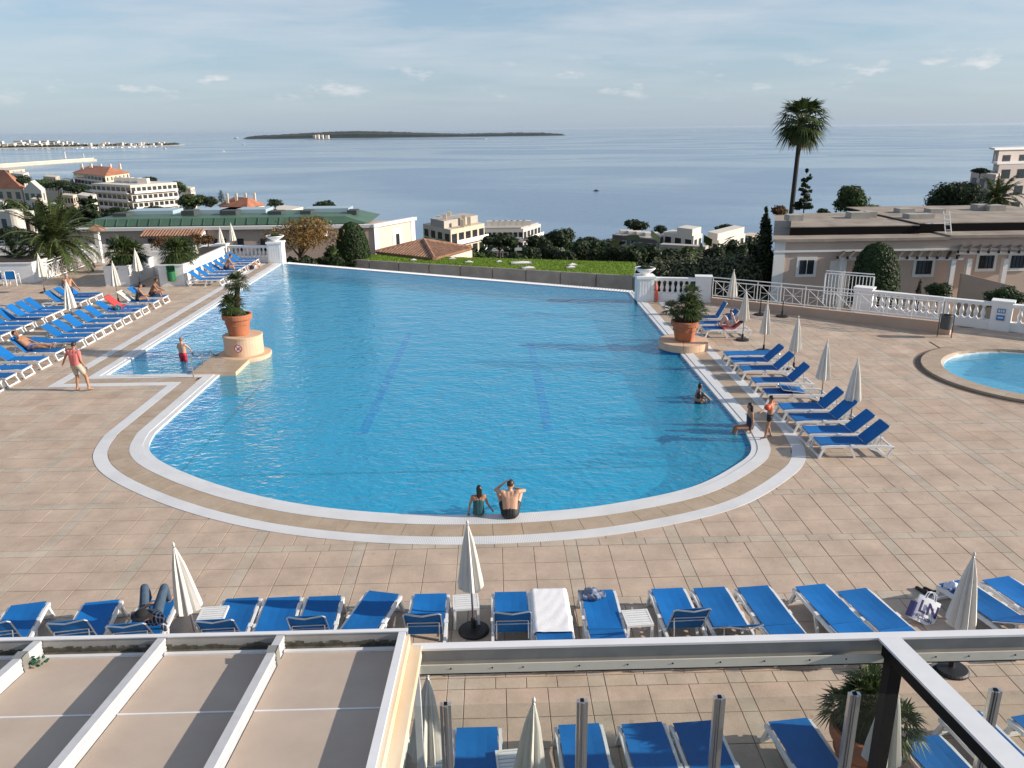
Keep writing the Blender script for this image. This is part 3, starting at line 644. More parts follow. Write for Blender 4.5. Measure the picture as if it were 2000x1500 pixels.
# ------------------------------------------------------------------ foreground roof frame and glass screen
m_frame = mat('white_aluminium', (0.72, 0.72, 0.73), 0.32, 0.04, 4.0); m_frame_d = mat('grey_aluminium', (0.34, 0.33, 0.31), 0.4, 0.12, 3.0)
m_panel = mat('beige_roof_panel', (0.43, 0.345, 0.28), 0.75, col2=(0.51, 0.415, 0.335), scale=1.6, bump=0.08, bscale=6, detail=9)
m_cream = mat('cream_gutter', (0.62, 0.47, 0.30), 0.5, col2=(0.72, 0.66, 0.56), scale=2.0, stretch=(1, .25, 1)); m_moss = mat('mossy_dirt', (0.05, 0.045, 0.03), 0.9, col2=(0.16, 0.15, 0.12), scale=9.0)
m_lip = mat('cream_lip', (0.60, 0.58, 0.50), 0.45, 0.06, 3.0); m_blackp = mat('black_post', (0.006, 0.006, 0.007), 0.6, spec=.15)
GY, GZ, SL = 7.9, 2.93, 0.133
XR = [atY(x, 1245, GY)[0] for x in (-170, 75, 318, 550)]; XE = atY(788, 1232, GY)[0]
roof = thing('retractable_roof', 'beige retractable terrace roof with white aluminium rafters', 'roof', (0, 0, 0))
def sl_box(mb, x0, x1, y0, y1, z0, z1):         # box whose height follows the roof slope (z given at GY)
    zz_ = lambda y, z: z+(GY-y)*SL
    return mb.add([(x0, y0, zz_(y0, z0)), (x1, y0, zz_(y0, z0)), (x1, y1, zz_(y1, z0)), (x0, y1, zz_(y1, z0)), (x0, y0, zz_(y0, z1)), (x1, y0, zz_(y0, z1)), (x1, y1, zz_(y1, z1)), (x0, y1, zz_(y1, z1))],
                  [(3, 2, 1, 0), (4, 5, 6, 7), (0, 1, 5, 4), (1, 2, 6, 5), (2, 3, 7, 6), (3, 0, 4, 7)])
RY0 = 1.2
XS = XR+[XE]
for i in range(len(XS)-1):
    ym = 6.62
    for (ya, yb) in ((RY0, ym-.012), (ym+.012, GY-.10)):
        sl_box(MB(), XS[i]+.055, XS[i+1]-.052, ya, yb, GZ-.215, GZ-.175).build('roof_panel', m_panel, roof)
    sl_box(MB(), XS[i]+.055, XS[i+1]-.052, ym-.011, ym+.011, GZ-.205, GZ-.166).build('panel_joint', m_frame, roof)
    sl_box(MB(), XS[i]+.055, XS[i+1]-.052, GY-.16, GY-.101, GZ-.174, GZ-.150).build('panel_stop', m_frame, roof)
    sl_box(MB(), XS[i]+.055, XS[i+1]-.052, GY-.099, GY-.02, GZ-.215, GZ-.168).build('gutter_dirt', m_moss, roof)
for i, x in enumerate(XR):
    rf = sl_box(MB(), x-.045, x+.045, RY0, GY-.031, GZ-.05, GZ-.005)
    for k in range(3): sl_box(rf, x-.040, x+.040, RY0, GY-.031, GZ-.062-.05*k-.022, GZ-.062-.05*k)
    sl_box(rf, x-.034, x+.034, RY0, GY-.031, GZ-.214, GZ-.051)
    o = rf.build('rafter', mat('weathered_aluminium', (0.52, 0.52, 0.53), 0.45, 0.10, 5.0), roof)
    if i in (1, 3):
        MB().box(x-.055, x+.055, GY-.42, GY-.30, GZ+.002+.36*SL-.03, GZ+.012+.36*SL+.0).box(x+.0455, x+.056, GY-.42, GY-.30, GZ-.17, GZ+.012+.36*SL).build('rafter_bracket', mat('bracket_metal', (0.36, 0.35, 0.32), 0.4, metal=.5), roof)
dt = MB(); xx = XR[0]-2.4
while xx < XE-.06:
    w_ = rnd.uniform(.03, .09); dt.box(xx, xx+w_, GY-.024, GY-.0185, GZ-.17, GZ-.10+rnd.uniform(-.03, .015)); xx += w_
dt.build('gutter_stain', m_moss, roof)
MB().box(XR[0]-2.5, XE+.05, GY-.018, GY+.012, GZ-.22, GZ).build('front_gutter', m_frame_d, roof)
MB().box(XR[0]-2.5, XE+.052, GY-.028, GY+.03, GZ+.001, GZ+.014).build('gutter_cap', m_frame, roof)
sl_box(MB(), XE-.05, XE+.03, RY0, GY-.03, GZ-.22, GZ+.0).build('edge_beam', m_frame, roof)
sl_box(MB(), XE+.032, XE+.072, RY0, GY+.0, GZ-.30, GZ-.05).build('side_gutter', m_cream, roof)
sl_box(MB(), XE+.074, XE+.20, RY0, GY-.0, GZ-.34, GZ-.20).build('side_gutter', m_cream, roof)
MB().box(XE+.09, XE+.17, GY-.14, GY-.06, 0.014, GZ-.33).build('corner_post', m_frame, roof)
mo = MB()
for k in range(26):
    a = rnd.uniform(0, 6.28); mo.ell((XR[1]+.13+rnd.uniform(-.07, .09), GY-.30+rnd.uniform(-.06, .06), GZ-.14+.04+rnd.uniform(0, .05)), (rnd.uniform(.012, .028), rnd.uniform(.012, .028), rnd.uniform(.006, .012)), 6, 4)
tag(mo.build('moss_clump', mat('green_moss', (0.015, 0.085, 0.04), 0.9, 0.5, 30)), 'small clump of green moss on the beige roof beside a rafter', 'moss')
# open frame on the right
Z2 = 2.72; XL2 = atY(803, 1258, GY)[0]; XB = atY(1731, 1246, GY)[0]; XE2 = XB+5.6
fr_ = thing('pergola_frame', 'open white aluminium terrace frame with one wide diagonal beam', 'pergola', (0, 0, 0))
MB().box(XL2, XE2, GY-.06, GY+.055, Z2-.028, Z2).build('beam_cap', m_frame, fr_)
MB().box(XL2, XE2, GY+.0, GY+.03, Z2-.27, Z2-.029).build('beam_web', m_frame_d, fr_)
MB().box(XL2, XE2, GY-.10, GY-.001, Z2-.285, Z2-.27).build('gutter_floor', m_frame_d, fr_)
lipm = MB().box(XL2, XE2, GY-.115, GY-.101, Z2-.30, Z2-.185).build('gutter_lip', m_lip, fr_)
for k in range(16): MB().lathe([(.001, 0), (.011, 0), (.009, .006), (.001, .007)], 8).build('screw', m_blackp, lipm).matrix_local = Matrix.Translation((XL2+.35+k*.52+rnd.uniform(-.15, .15), GY-.1152, Z2-.235)) @ Matrix.Rotation(R(90), 4, 'X')
MB().box(XL2, XE2, GY-.116, GY+.03, Z2-.315, Z2-.301).build('dark_strip', m_blackp, fr_)  # thin dark strip along the underside of the gutter
sl_box(MB(), XB-.13, XB+.13, RY0, GY-.061, Z2-.03, Z2-.0).build('rafter_cap', m_frame, fr_)
sl_box(MB(), XB-.10, XB+.10, RY0, GY-.117, Z2-.20, Z2-.031).build('rafter_web', m_blackp, fr_)
MB().box(XB-.075, XB+.075, GY-.30, GY-.15, 0.014, Z2-.17).build('post', m_blackp, fr_)
# glass screen
m_glass = D.materials.new('clear_glass'); m_glass.use_nodes = True
_n = m_glass.node_tree.nodes; _l = m_glass.node_tree.links; _n.remove(_n['Principled BSDF'])
_t = _n.new('ShaderNodeBsdfTransparent'); _t.inputs[0].default_value = (0.95, 0.97, 0.96, 1); _g = _n.new('ShaderNodeBsdfGlossy'); _g.inputs['Roughness'].default_value = 0.0
_fz = _n.new('ShaderNodeFresnel'); _ge = _n.new('ShaderNodeNewGeometry'); _io = _n.new('ShaderNodeMapRange'); _io.inputs['To Min'].default_value = 1.5; _io.inputs['To Max'].default_value = 1/1.5; _l.new(_ge.outputs['Backfacing'], _io.inputs[0]); _l.new(_io.outputs[0], _fz.inputs[0]); _mx = _n.new('ShaderNodeMixShader'); _l.new(_fz.outputs[0], _mx.inputs[0]); _l.new(_t.outputs[0], _mx.inputs[1]); _l.new(_g.outputs[0], _mx.inputs[2]); _l.new(_mx.outputs[0], _n['Material Output'].inputs[0])
GLY = 7.2; px_ = [870, 1137, 1405, 1668, 1942]; gtop = atY(1137, 1371, GLY)[1]
m_prof = mat('silver_profile', (0.66, 0.67, 0.67), 0.28, metal=0.85)
scr = thing('glass_screen', 'clear glass wind screen between ribbed aluminium posts', 'glass screen', (0, 0, 0))
XP = [atY(x, 1372-(x-870)*.011, GLY)[0] for x in px_]; XP = [XP[0]-1.49]+XP+[XP[-1]+1.49]
for x in XP[1:]:
    pm = MB()
    for dx, w, dy in ((-.046, .030, .030), (-.014, .016, .044), (.010, .022, .052), (.044, .034, .030)): pm.box(x+dx-w/2, x+dx+w/2, GLY-dy, GLY+dy, 0.014, gtop+.02)
    po = pm.build('post', m_prof, scr)
    MB().box(x-.02, x+.02, GLY-.02, GLY+.02, gtop+.021, gtop+.033).build('post_cap', m_blackp, po)
for a, b in zip(XP, XP[1:]): MB().box(a+.065, b-.065, GLY-.005, GLY+.005, 0.06, gtop).build('glass_pane', m_glass, scr)
# ------------------------------------------------------------------ sea, land, far shore
SEA_Z = -67.0
def sea_mat():
    m = D.materials.new('sea_water'); m.use_nodes = True; nt = m.node_tree; n = nt.nodes; l = nt.links; b = n['Principled BSDF']
    g = n.new('ShaderNodeNewGeometry'); mp = n.new('ShaderNodeMapping'); mp.inputs['Scale'].default_value = (0.0011, 0.0017, 1); mp.inputs['Rotation'].default_value = (0, 0, R(-8)); l.new(g.outputs['Position'], mp.inputs[0])
    nz = n.new('ShaderNodeTexNoise'); nz.inputs['Scale'].default_value = 1.4; nz.inputs['Detail'].default_value = 5; nz.inputs['Distortion'].default_value = 1.0; l.new(mp.outputs[0], nz.inputs['Vector'])
    rr = n.new('ShaderNodeMapRange'); rr.inputs['From Min'].default_value = 0.42; rr.inputs['From Max'].default_value = 0.58; rr.inputs['To Min'].default_value = 0.10; rr.inputs['To Max'].default_value = 0.20; l.new(nz.outputs[0], rr.inputs[0]); l.new(rr.outputs[0], b.inputs['Roughness'])
    b.inputs['Base Color'].default_value = (0.13, 0.215, 0.33, 1); b.inputs['IOR'].default_value = 1.33
    def wav(sc, st, rz):
        m2 = n.new('ShaderNodeMapping'); m2.inputs['Scale'].default_value = st; m2.inputs['Rotation'].default_value = (0, 0, rz); l.new(g.outputs['Position'], m2.inputs[0])
        w = n.new('ShaderNodeTexNoise'); w.inputs['Scale'].default_value = sc; w.inputs['Detail'].default_value = 6; w.inputs['Roughness'].default_value = 0.55; l.new(m2.outputs[0], w.inputs['Vector']); return w.outputs[0]
    a = wav(1.0, (.020, .07, 1), R(6)); c = wav(1.0, (.06, .20, 1), R(-12))
    ad = n.new('ShaderNodeMath'); ad.operation = 'MULTIPLY_ADD'; l.new(a, ad.inputs[0]); ad.inputs[1].default_value = 1.3; l.new(c, ad.inputs[2])
    st = n.new('ShaderNodeMapRange'); st.inputs['From Min'].default_value = 0.42; st.inputs['From Max'].default_value = 0.58; st.inputs['To Min'].default_value = 0.15; st.inputs['To Max'].default_value = 0.34; l.new(nz.outputs[0], st.inputs[0])
    bp = n.new('ShaderNodeBump'); bp.inputs['Distance'].default_value = 1.0; l.new(st.outputs[0], bp.inputs['Strength']); l.new(ad.outputs[0], bp.inputs['Height']); l.new(bp.outputs[0], b.inputs['Normal'])
    return m
ring = []
radii = [150, 400, 900, 2000, 5000, 12000, 30000, 90000]
sv = []; sf = []; NS = 64
for r_ in radii:
    for k in range(NS): sv.append((r_*math.sin(2*math.pi*k/NS), r_*math.cos(2*math.pi*k/NS), SEA_Z))
for i in range(len(radii)-1):
    for k in range(NS): sf.append((i*NS+k, i*NS+(k+1) % NS, (i+1)*NS+(k+1) % NS, (i+1)*NS+k)[::-1])
sea = MB().add(sv, sf).build('sea', sea_mat()); struct(sea)
# land falling from the terrace to the shore
SHORE = [(-900, 2400), (-200, 1900), (0, 1500), (110, 1050), (200, 800), (350, 640), (430, 560), (520, 500), (800, 470), (1200, 455), (1600, 430), (2000, 420), (2900, 420)]
def shore(px):
    for (a, da), (b, db) in zip(SHORE, SHORE[1:]):
        if px <= b: return da+(db-da)*max(0, (px-a))/(b-a)
    return SHORE[-1][1]
def land_z(X, Y):
    d = math.hypot(X, Y); px = proj(X, Y, 0)[0] if Y > 5 else (-900 if X < 0 else 2900)
    s_ = shore(px); t = (d-62)/(s_-62)
    if d < 62: return -4.2
    z = -4.2-62.8*min(1.0, t)**(0.72 if px < 450 else 0.85)
    if t > 1: z -= 4*(t-1)*10
    return z+1.2*math.sin(X*.031+1)*math.sin(Y*.027)*min(1, max(0, (d-70)/60))*(1 if t < .95 else 0)
lv = []; lf_ = []; na, nr = 90, 60
for i in range(nr+1):
    for k in range(na+1):
        px = -700+3600*k/na; s_ = shore(px); d = 40+(s_*1.04-40)*(i/nr)**1.6
        dv_ = ray(px, 400); az = math.atan2(dv_[0], dv_[1]); X, Y = d*math.sin(az), d*math.cos(az); lv.append((X, Y, land_z(X, Y) if d > 62 else -4.2))
for i in range(nr):
    for k in range(na): a = i*(na+1)+k; lf_.append((a, a+na+1, a+na+2, a+1)[::-1])
m_land = mat('hillside_scrub', (0.035, 0.05, 0.022), 0.95, col2=(0.11, 0.105, 0.06), scale=0.05, coords='Object', detail=8)
hill = struct(MB().add(lv, lf_).build('hillside', m_land, smooth=True))
def ground_at(px, d): dv_ = ray(px, 400); az = math.atan2(dv_[0], dv_[1]); X, Y = d*math.sin(az), d*math.cos(az); return X, Y, land_z(X, Y)
# island
def ridge_land(name, px0, px1, ybase, ytops, label, dist_y=None, thick=500):
    P0 = at(px0, ybase[0], SEA_Z); P1 = at(px1, ybase[1], SEA_Z); n_ = 90; vs = []; fs = []
    rr = random.Random(3)
    for k in range(n_+1):
        t = k/n_; X = P0[0]+(P1[0]-P0[0])*t; Y = P0[1]+(P1[1]-P0[1])*t; px = px0+(px1-px0)*t
        yt = np.interp(px, [p[0] for p in ytops], [p[1] for p in ytops]); h = atY(px, yt, Y)[1]; h = max(SEA_Z+4, h+rr.uniform(-3, 3)) if 0 < k < n_ else SEA_Z+2
        w = thick*math.sin(math.pi*min(.98, max(.02, t)))**.5
        vs += [(X, Y, SEA_Z-1), (X, Y+12, SEA_Z+(h-SEA_Z)*.55), (X, Y+w*.3, h), (X, Y+w*.8, SEA_Z+(h-SEA_Z)*.9), (X, Y+w, SEA_Z-1)]
    for k in range(n_):
        for j in range(4): a = k*5+j; fs.append((a, a+5, a+6, a+1))
    return MB().add(vs, fs).build(name, label)
m_isl = mat('island_pines', (0.012, 0.022, 0.02), 0.95, col2=(0.034, 0.046, 0.036), scale=0.02, detail=8, bump=.6, bscale=.05)
isl = struct(ridge_land('wooded_island', 474, 1106, (271.5, 264.5), [(474, 268), (500, 265), (560, 262), (610, 259.5), (650, 257), (700, 256), (760, 257.5), (840, 260), (900, 261.5), (960, 260), (1010, 259), (1060, 259.5), (1106, 262.5)], m_isl))
m_sand = mat('pale_shore', (0.42, 0.37, 0.29), 0.9, 0.15, .05)
P0, P1 = at(600, 272.6, SEA_Z), at(950, 271.5, SEA_Z)
struct(MB().bar((*P0, SEA_Z+1.0), (*P1, SEA_Z+1.0), 30, 4).build('beach', m_sand))
# canopy roughness on the island: crowns nobody could count
ib = MB(); ri = random.Random(5)
for k in range(620):
    px = ri.uniform(480, 1100); P = at(px, np.interp(px, [474, 1106], [271.5, 264.5]), SEA_Z); yt = np.interp(px, [474, 500, 560, 610, 650, 700, 760, 840, 900, 960, 1010, 1060, 1106], [268, 265, 262, 259.5, 257, 256, 257.5, 260, 261.5, 260, 259, 259.5, 262.5])
    h = atY(px, yt, P[1])[1]; f_ = ri.uniform(.05, 1); r_ = ri.uniform(9, 24)
    ib.ell((P[0], P[1]+20+f_*150, SEA_Z+(h-SEA_Z)*(.45+.55*f_)-r_*.5), (r_*1.5, r_, r_*.8), 7, 4)
ib.build('island_wood', m_isl, kind='stuff')
m_fw = mat('far_white_wall', (0.72, 0.68, 0.62), 0.8, 0.08, .02); m_fc = mat('far_cream_wall', (0.62, 0.54, 0.43), 0.8, 0.08, .02); m_fg = mat('far_window', (0.05, 0.06, 0.08), 0.3); m_or = mat('orange_tiles', (0.40, 0.155, 0.08), 0.8, 0.25, .3); m_ri = random.Random(9)
for k, (px, y0, w, h) in enumerate([(612, 264, 4, 4.5), (618, 263, 5, 5), (627, 263.5, 4, 4), (636, 264, 6, 3.5)]):
    P = at(px, 271, SEA_Z); z0 = atY(px, y0+h, P[1]-12)[1]; z1 = atY(px, y0, P[1]-12)[1]; sc = P[1]/F_PX
    b_ = tag(MB().box(P[0], P[0]+w*sc, P[1]-12, P[1]+40, SEA_Z-1, z1).build('fort_building', m_fc), 'pale stone fort building on the wooded island', 'building', 'fort buildings on the island')
# spit with a white town, harbour pier
SPY = at(150, 291, SEA_Z)
def far_strip(px0, px1, yb, depth, h, name, m):
    A = at(px0, yb[0], SEA_Z); B = at(px1, yb[1], SEA_Z)
    return struct(MB().prism([A, B, (B[0]-20, B[1]+depth*.5), (A[0], A[1]+depth)][::1], SEA_Z-1, SEA_Z+h).build(name, m))
far_strip(-140, 338, (293, 284.5), 500, 2.5, 'town_spit', m_sand)
tb = MB()
for k in range(420):
    px = ri.uniform(-120, 336); P = at(px, np.interp(px, [-140, 338], [292, 284]), SEA_Z); r_ = ri.uniform(4, 8)
    tb.ell((P[0], P[1]+ri.uniform(20, 120), SEA_Z+ri.uniform(4, 9)), (r_*1.8, r_, r_), 6, 4)
tb.build('spit_trees', mat('far_trees', (0.03, 0.045, 0.03), 0.95, .3, .05), kind='stuff')
GF = 'white buildings of the town on the spit'
def far_block(px, w, ytop, yb, dy, m, rows):
    P = at(px, yb, SEA_Z); Y = P[1]+dy; sc = Y/F_PX*1.02; X = atY(px, yb, Y)[0]; zt = atY(px, ytop, Y)[1]
    t = thing('town_building', 'small white building among trees in the town on the spit', 'building', (X, Y, SEA_Z), R(ri.uniform(-12, 12)), GF)
    W_, H_ = w*sc, max(8, zt-SEA_Z)
    MB().box(0, W_, 0, 18, 0, H_).build('wall', m, t)
    for r__ in range(rows):
        z = H_*(r__+.4)/rows; MB().box(W_*.1, W_*.9, -.6, -.05, z, z+H_/rows*.30).build('window_band', mat('far_window_grey', (.25, .25, .26), .4), t)
for k in range(46):
    px = -60+k*8.4+ri.uniform(-3, 3)
    yt = 283-ri.uniform(1, 6) if px > 140 else 281-ri.uniform(0, 5)
    far_block(px, ri.uniform(4, 10), yt, np.interp(px, [-140, 338], [292, 284.5]), ri.uniform(60, 160), ri.choice([m_fw, m_fw, m_fc]), 2)
for (px, w, yt) in ((28, 14, 274), (46, 13, 273.5), (62, 16, 275.5), (82, 12, 274.5), (98, 18, 275), (120, 12, 276.5)): far_block(px, w, yt, 290, 650, m_fw, 3)
def lighthouse(px, yb, yt, label):
    P = at(px, yb, SEA_Z+4); h = atY(px, yt, P[1])[1]-SEA_Z-4; r_ = h*.075
    t = thing('lighthouse', label, 'lighthouse', (P[0], P[1], SEA_Z+4.2))
    MB().lathe([(r_*1.5, 0), (r_*1.5, h*.10), (r_, h*.12), (r_*.75, h*.8), (r_*1.2, h*.82), (r_*1.2, h*.85)], 14).build('tower', m_fw, t)
    MB().lathe([(r_*.6, h*.851), (r_*.6, h*.94), (r_*.05, h)], 12).build('lantern', mat('lantern_dark', (0.1, .12, .12), .4), t)
A = at(-60, 331, SEA_Z); B = at(178, 314, SEA_Z)
pier = tag(MB().bar((*A, SEA_Z+1.5), (*B, SEA_Z+1.5), 34, 6).build('harbour_pier', mat('pier_stone', (0.50, 0.45, 0.37), .85, .15, .05)), 'long pale stone harbour pier carrying two white lighthouses', 'pier')
MB().bar((A[0], A[1]+12, SEA_Z+6.3), (B[0], B[1]+12, SEA_Z+6.3), 6, 3.5).build('parapet', m_fc, pier)
lighthouse(128, 309, 294, 'taller white lighthouse on the harbour pier'); lighthouse(164, 308, 298, 'shorter white lighthouse near the tip of the harbour pier')
def boat(px, py, L, label, dark=False, mast=0):
    P = at(px, py, SEA_Z); t = thing('boat', label, 'boat', (P[0], P[1], SEA_Z), R(ri.uniform(-25, 25)))
    mh = mat('boat_dark', (0.03, 0.035, 0.05), .5) if dark else mat('boat_white', (0.78, 0.78, 0.78), .4)
    MB().prism([(-L/2, -L*.13), (L*.3, -L*.13), (L/2, 0), (L*.3, L*.13), (-L/2, L*.13)], -.3, L*.10).build('hull', mh, t)
    MB().prism([(-L*.3, -L*.09), (L*.12, -L*.09), (L*.2, 0), (L*.12, L*.09), (-L*.3, L*.09)], L*.101, L*.22).build('cabin', mh, t)
    if mast: MB().tube([(0, 0, L*.1), (0, 0, mast)], L*.012, 6).build('mast', mh, t)
    return t
boat(1165, 373, 7.5, 'small dark boat alone on the open sea', True, 3.5)
boat(462, 271, 70, 'large white yacht moored off the island', False, 22)
for (px, py, L) in ((308, 280, 30), (322, 291, 22), (476, 283, 20), (436, 296, 14)): boat(px, py, L, 'tiny white boat on the bay between the spit and the island', False, L*.5)['group'] = 'tiny boats on the bay'
for k in range(22):
    px = 150+k*7.2+ri.uniform(-3, 3)
    P = at(px, np.interp(px, [-140, 338], [294, 286])+ri.uniform(-.5, 1.0), SEA_Z); t = thing('moored_boat', 'white boat moored in the marina along the spit', 'boat', (P[0], P[1], SEA_Z), R(ri.uniform(60, 120)), 'boats in the marina along the spit')
    L = ri.uniform(14, 24); MB().prism([(-L/2, -L*.13), (L*.3, -L*.13), (L/2, 0), (L*.3, L*.13), (-L/2, L*.13)], -.3, L*.14).build('hull', mat('boat_white', (0.78, 0.78, 0.78), .4), t); MB().tube([(0, 0, 1), (0, 0, L*.9)], .25, 5).build('mast', mat('boat_white', (0.78, 0.78, 0.78), .4), t)
# ------------------------------------------------------------------ buildings
m_win = mat('dark_window', (0.025, 0.03, 0.035), 0.15); m_pink = mat('pink_render', (0.55, 0.42, 0.34), 0.85, 0.05, .5); m_pinkl = mat('pale_pink_render', (0.66, 0.52, 0.44), 0.85, 0.04, .5)
m_trim = mat('white_trim', (0.72, 0.70, 0.67), 0.7, 0.04, 1.0); m_green = mat('green_metal_roof', (0.055, 0.115, 0.075), 0.5, col2=(0.09, 0.16, 0.11), scale=.4); m_cap = mat('grey_roof_unit', (0.35, 0.36, 0.36), .6)
m_terra = mat('terracotta_roof_tile', (0.22, 0.105, 0.065), 0.85, col2=(0.40, 0.24, 0.155), scale=2.2, detail=6)
def L3(a, b, t): return tuple(a[i]+(b[i]-a[i])*t for i in range(len(a)))
def face_box(mb, A, B, u0, u1, z0, z1, out, thick):      # box on the wall from A to B (plan points), u in metres from A
    A = Vector(A[:2]); B = Vector(B[:2]); d = (B-A).normalized(); nn = Vector((d.y, -d.x))
    p = [A+d*u0+nn*out, A+d*u1+nn*out, A+d*u1+nn*(out-thick), A+d*u0+nn*(out-thick)]
    return mb.prism([tuple(q) for q in p], z0, z1)
def block(name, label, L, C, Rr, Yc, zb, m, storeys=3, sh=3.0, balc=(), wcols=(4, 4), cat='building', group=None, top=None, win=m_win, slab=0.0):
    """two-faced building from three top corners in the photograph; the near corner C stands at distance Yc"""
    X, z = atY(C[0], C[1], Yc); c = (X, Yc); l = at(L[0], L[1], z); r_ = at(Rr[0], Rr[1], z); bk = (l[0]+r_[0]-c[0], l[1]+r_[1]-c[1])
    t = thing(name, label, cat, (0, 0, 0), 0, group)
    pl = [l, c, r_, bk]
    if (c[0]-l[0])*(r_[1]-c[1])-(c[1]-l[1])*(r_[0]-c[0]) < 0: pl = pl[::-1]
    MB().prism(pl, zb, z).build('wall', m, t)
    if slab: 
        ce = Vector(((l[0]+r_[0])/2, (l[1]+r_[1])/2)); MB().prism([tuple(ce+(Vector(p)-ce)*(1+slab)) for p in pl], z+.002, z+.35).build('roof_slab', m_trim, t)
    for fi, (P, Q) in enumerate(((l, c), (c, r_))):
        W_ = math.hypot(Q[0]-P[0], Q[1]-P[1]); nc = wcols[fi]
        for s_ in range(storeys):
            zt = z-.5-s_*sh
            if zt-sh < zb-1: break
            if fi in balc:
                face_box(MB(), P, Q, W_*.03, W_*.97, zt-sh+.30, zt-sh+.5, 1.3, 1.29).build('balcony_slab', m_trim, t)
                face_box(MB(), P, Q, W_*.03, W_*.97, zt-sh+.5, zt-sh+1.25, 1.3, .1).build('balcony_front', m_trim, t)
            for k in range(nc):
                u = W_*(k+.5)/nc; ww = min(1.0, W_/nc*.30) if fi not in balc else W_/nc*.36
                face_box(MB(), P, Q, u-ww, u+ww, zt-sh+(.9 if fi not in balc else .5), zt-.45, .04, .03).build('window', win, t)
    return t, z, l, c, r_, bk
def hip_roof(t, corners, z, h, m, over=.6, ridge=.5):
    P = [Vector(c) for c in corners]; ce = sum(P, Vector((0, 0)))/4; P = [ce+(p-ce)*(1+over/((p-ce).length)) for p in P]
    a = (P[0]+P[1])/2; b = (P[2]+P[3])/2; a2 = (P[1]+P[2])/2; b2 = (P[3]+P[0])/2
    if (a-b).length < (a2-b2).length: a, b = a2, b2; order = [(1, 2, 'A'), (2, 3, 'AB'), (3, 0, 'B'), (0, 1, 'BA')]
    else: order = None
    r1 = ce+(a-ce)*ridge; r2 = ce+(b-ce)*ridge
    vs = [(p.x, p.y, z) for p in P]+[(r1.x, r1.y, z+h), (r2.x, r2.y, z+h)]
    if order: fs = [(1, 2, 4), (2, 3, 5, 4), (3, 0, 5), (0, 1, 4, 5)]
    else: fs = [(0, 1, 4), (1, 2, 5, 4), (2, 3, 5), (3, 0, 4, 5)]
    fs.append((3, 2, 1, 0))
    return MB().add(vs, fs).build('roof', m, t)
m_aptw = mat('apartment_white', (0.62, 0.57, 0.50), .8, .06, .15); m_aptc = mat('apartment_cream', (0.60, 0.50, 0.38), .8, .06, .15); m_aptg = mat('apartment_grey', (0.42, 0.38, 0.34), .8, .08, .15)
# left hillside
t, z, l, c, r_, bk = block('apartment_building', 'curved white apartment block with long balconies below the orange roofed one', (178, 358), (254, 362), (345, 356), 330, -46, m_aptw, 5, 3.1, (0, 1), (8, 9))
for k in range(4): p = L3(L3(l, c, .15+.2*k), L3(bk, r_, .15+.2*k), .5); MB().box(p[0]-2, p[0]+2, p[1]-1.5, p[1]+1.5, z+.002, z+2.0).build('roof_hut', m_aptw, t)
t, z, l, c, r_, bk = block('apartment_building', 'cream apartment block with orange tiled roofs beside the sea', (143, 337), (205, 344), (252, 337), 470, -58, m_aptc, 5, 3.2, (0,), (9, 6))
hip_roof(t, [l, c, r_, bk], z+.01, 3.8, m_or, 1.0, .6)
for k in range(5): p = L3(l, r_, .15+.17*k); MB().box(p[0], p[0]+1.4, p[1]-.6, p[1]+.6, z+2, z+5.2).build('chimney', m_aptw, t)
t, z, l, c, r_, bk = block('villa', 'cream villa with red hipped roof on the left hillside', (-60, 366), (42, 369), (46, 366), 250, -36, m_aptc, 2, 3.4, (), (6, 1))
hip_roof(t, [l, c, r_, bk], z+.01, 3.0, m_or, .8, .6)
t, z, l, c, r_, bk = block('villa', 'pale gabled villa wing with green shutters beside the red roof', (45, 371), (80, 372), (88, 369), 245, -36, m_aptw, 2, 3.4, (), (3, 1), win=mat('green_shutter', (0.10, 0.14, 0.12), .6))
MB().add([(l[0], l[1], z), (c[0], c[1], z), ((l[0]+c[0])/2, (l[1]+c[1])/2, z+2.6), (bk[0], bk[1], z), (r_[0], r_[1], z), ((bk[0]+r_[0])/2, (bk[1]+r_[1])/2, z+2.6)], [(0, 1, 2), (1, 4, 5, 2), (0, 2, 5, 3), (3, 5, 4)]).build('gable', m_aptw, t)
t, z, l, c, r_, bk = block('villa', 'cream villa with a red roof above the other villas', (-40, 349), (24, 351), (30, 349), 330, -36, m_aptc, 2, 3.2, (), (5, 1)); hip_roof(t, [l, c, r_, bk], z+.01, 3.5, m_or, .8, .5)
for k, (L, C, Rr, Yc, nm) in enumerate([((-30, 330), (18, 333), (48, 330), 640, 'pale apartment block by the pier root'), ((20, 338), (44, 340), (56, 336), 560, 'small cream apartment block above the trees near the pier'), ((84, 344), (108, 346), (116, 343), 520, 'small white house among pines near the sea'), ((118, 350), (136, 352), (143, 349), 500, 'little cream house beside the orange roofed block'), ((118, 380), (142, 382), (150, 379), 280, 'low white house in front of the dark pines'), ((150, 380), (178, 384), (188, 379), 290, 'low grey roofed house left of the curved apartments')]):
    block('house', nm, L, C, Rr, Yc, -62 if Yc > 450 else -40, m_aptw if k % 2 else m_aptc, 3, 3.0, (), (4, 2), cat='house')
t, z, l, c, r_, bk = block('villa', 'white villa with bright orange hipped roof above the green roof', (428, 402), (482, 406), (516, 400), 300, -45, m_aptw, 2, 3.2, (), (5, 3)); hip_roof(t, [l, c, r_, bk], z+.01, 3.0, m_or, .9, .45)
for k in range(4): p = L3(l, r_, .2+.2*k); MB().box(p[0], p[0]+.9, p[1]-2, p[1]-1.1, z+1, z+4.6).build('chimney', m_aptw, t)
t, z, l, c, r_, bk = block('house', 'low pale building with flat roof right of the orange villa', (520, 408), (560, 412), (592, 404), 320, -50, m_aptw, 2, 3.0, (), (5, 3), cat='house')
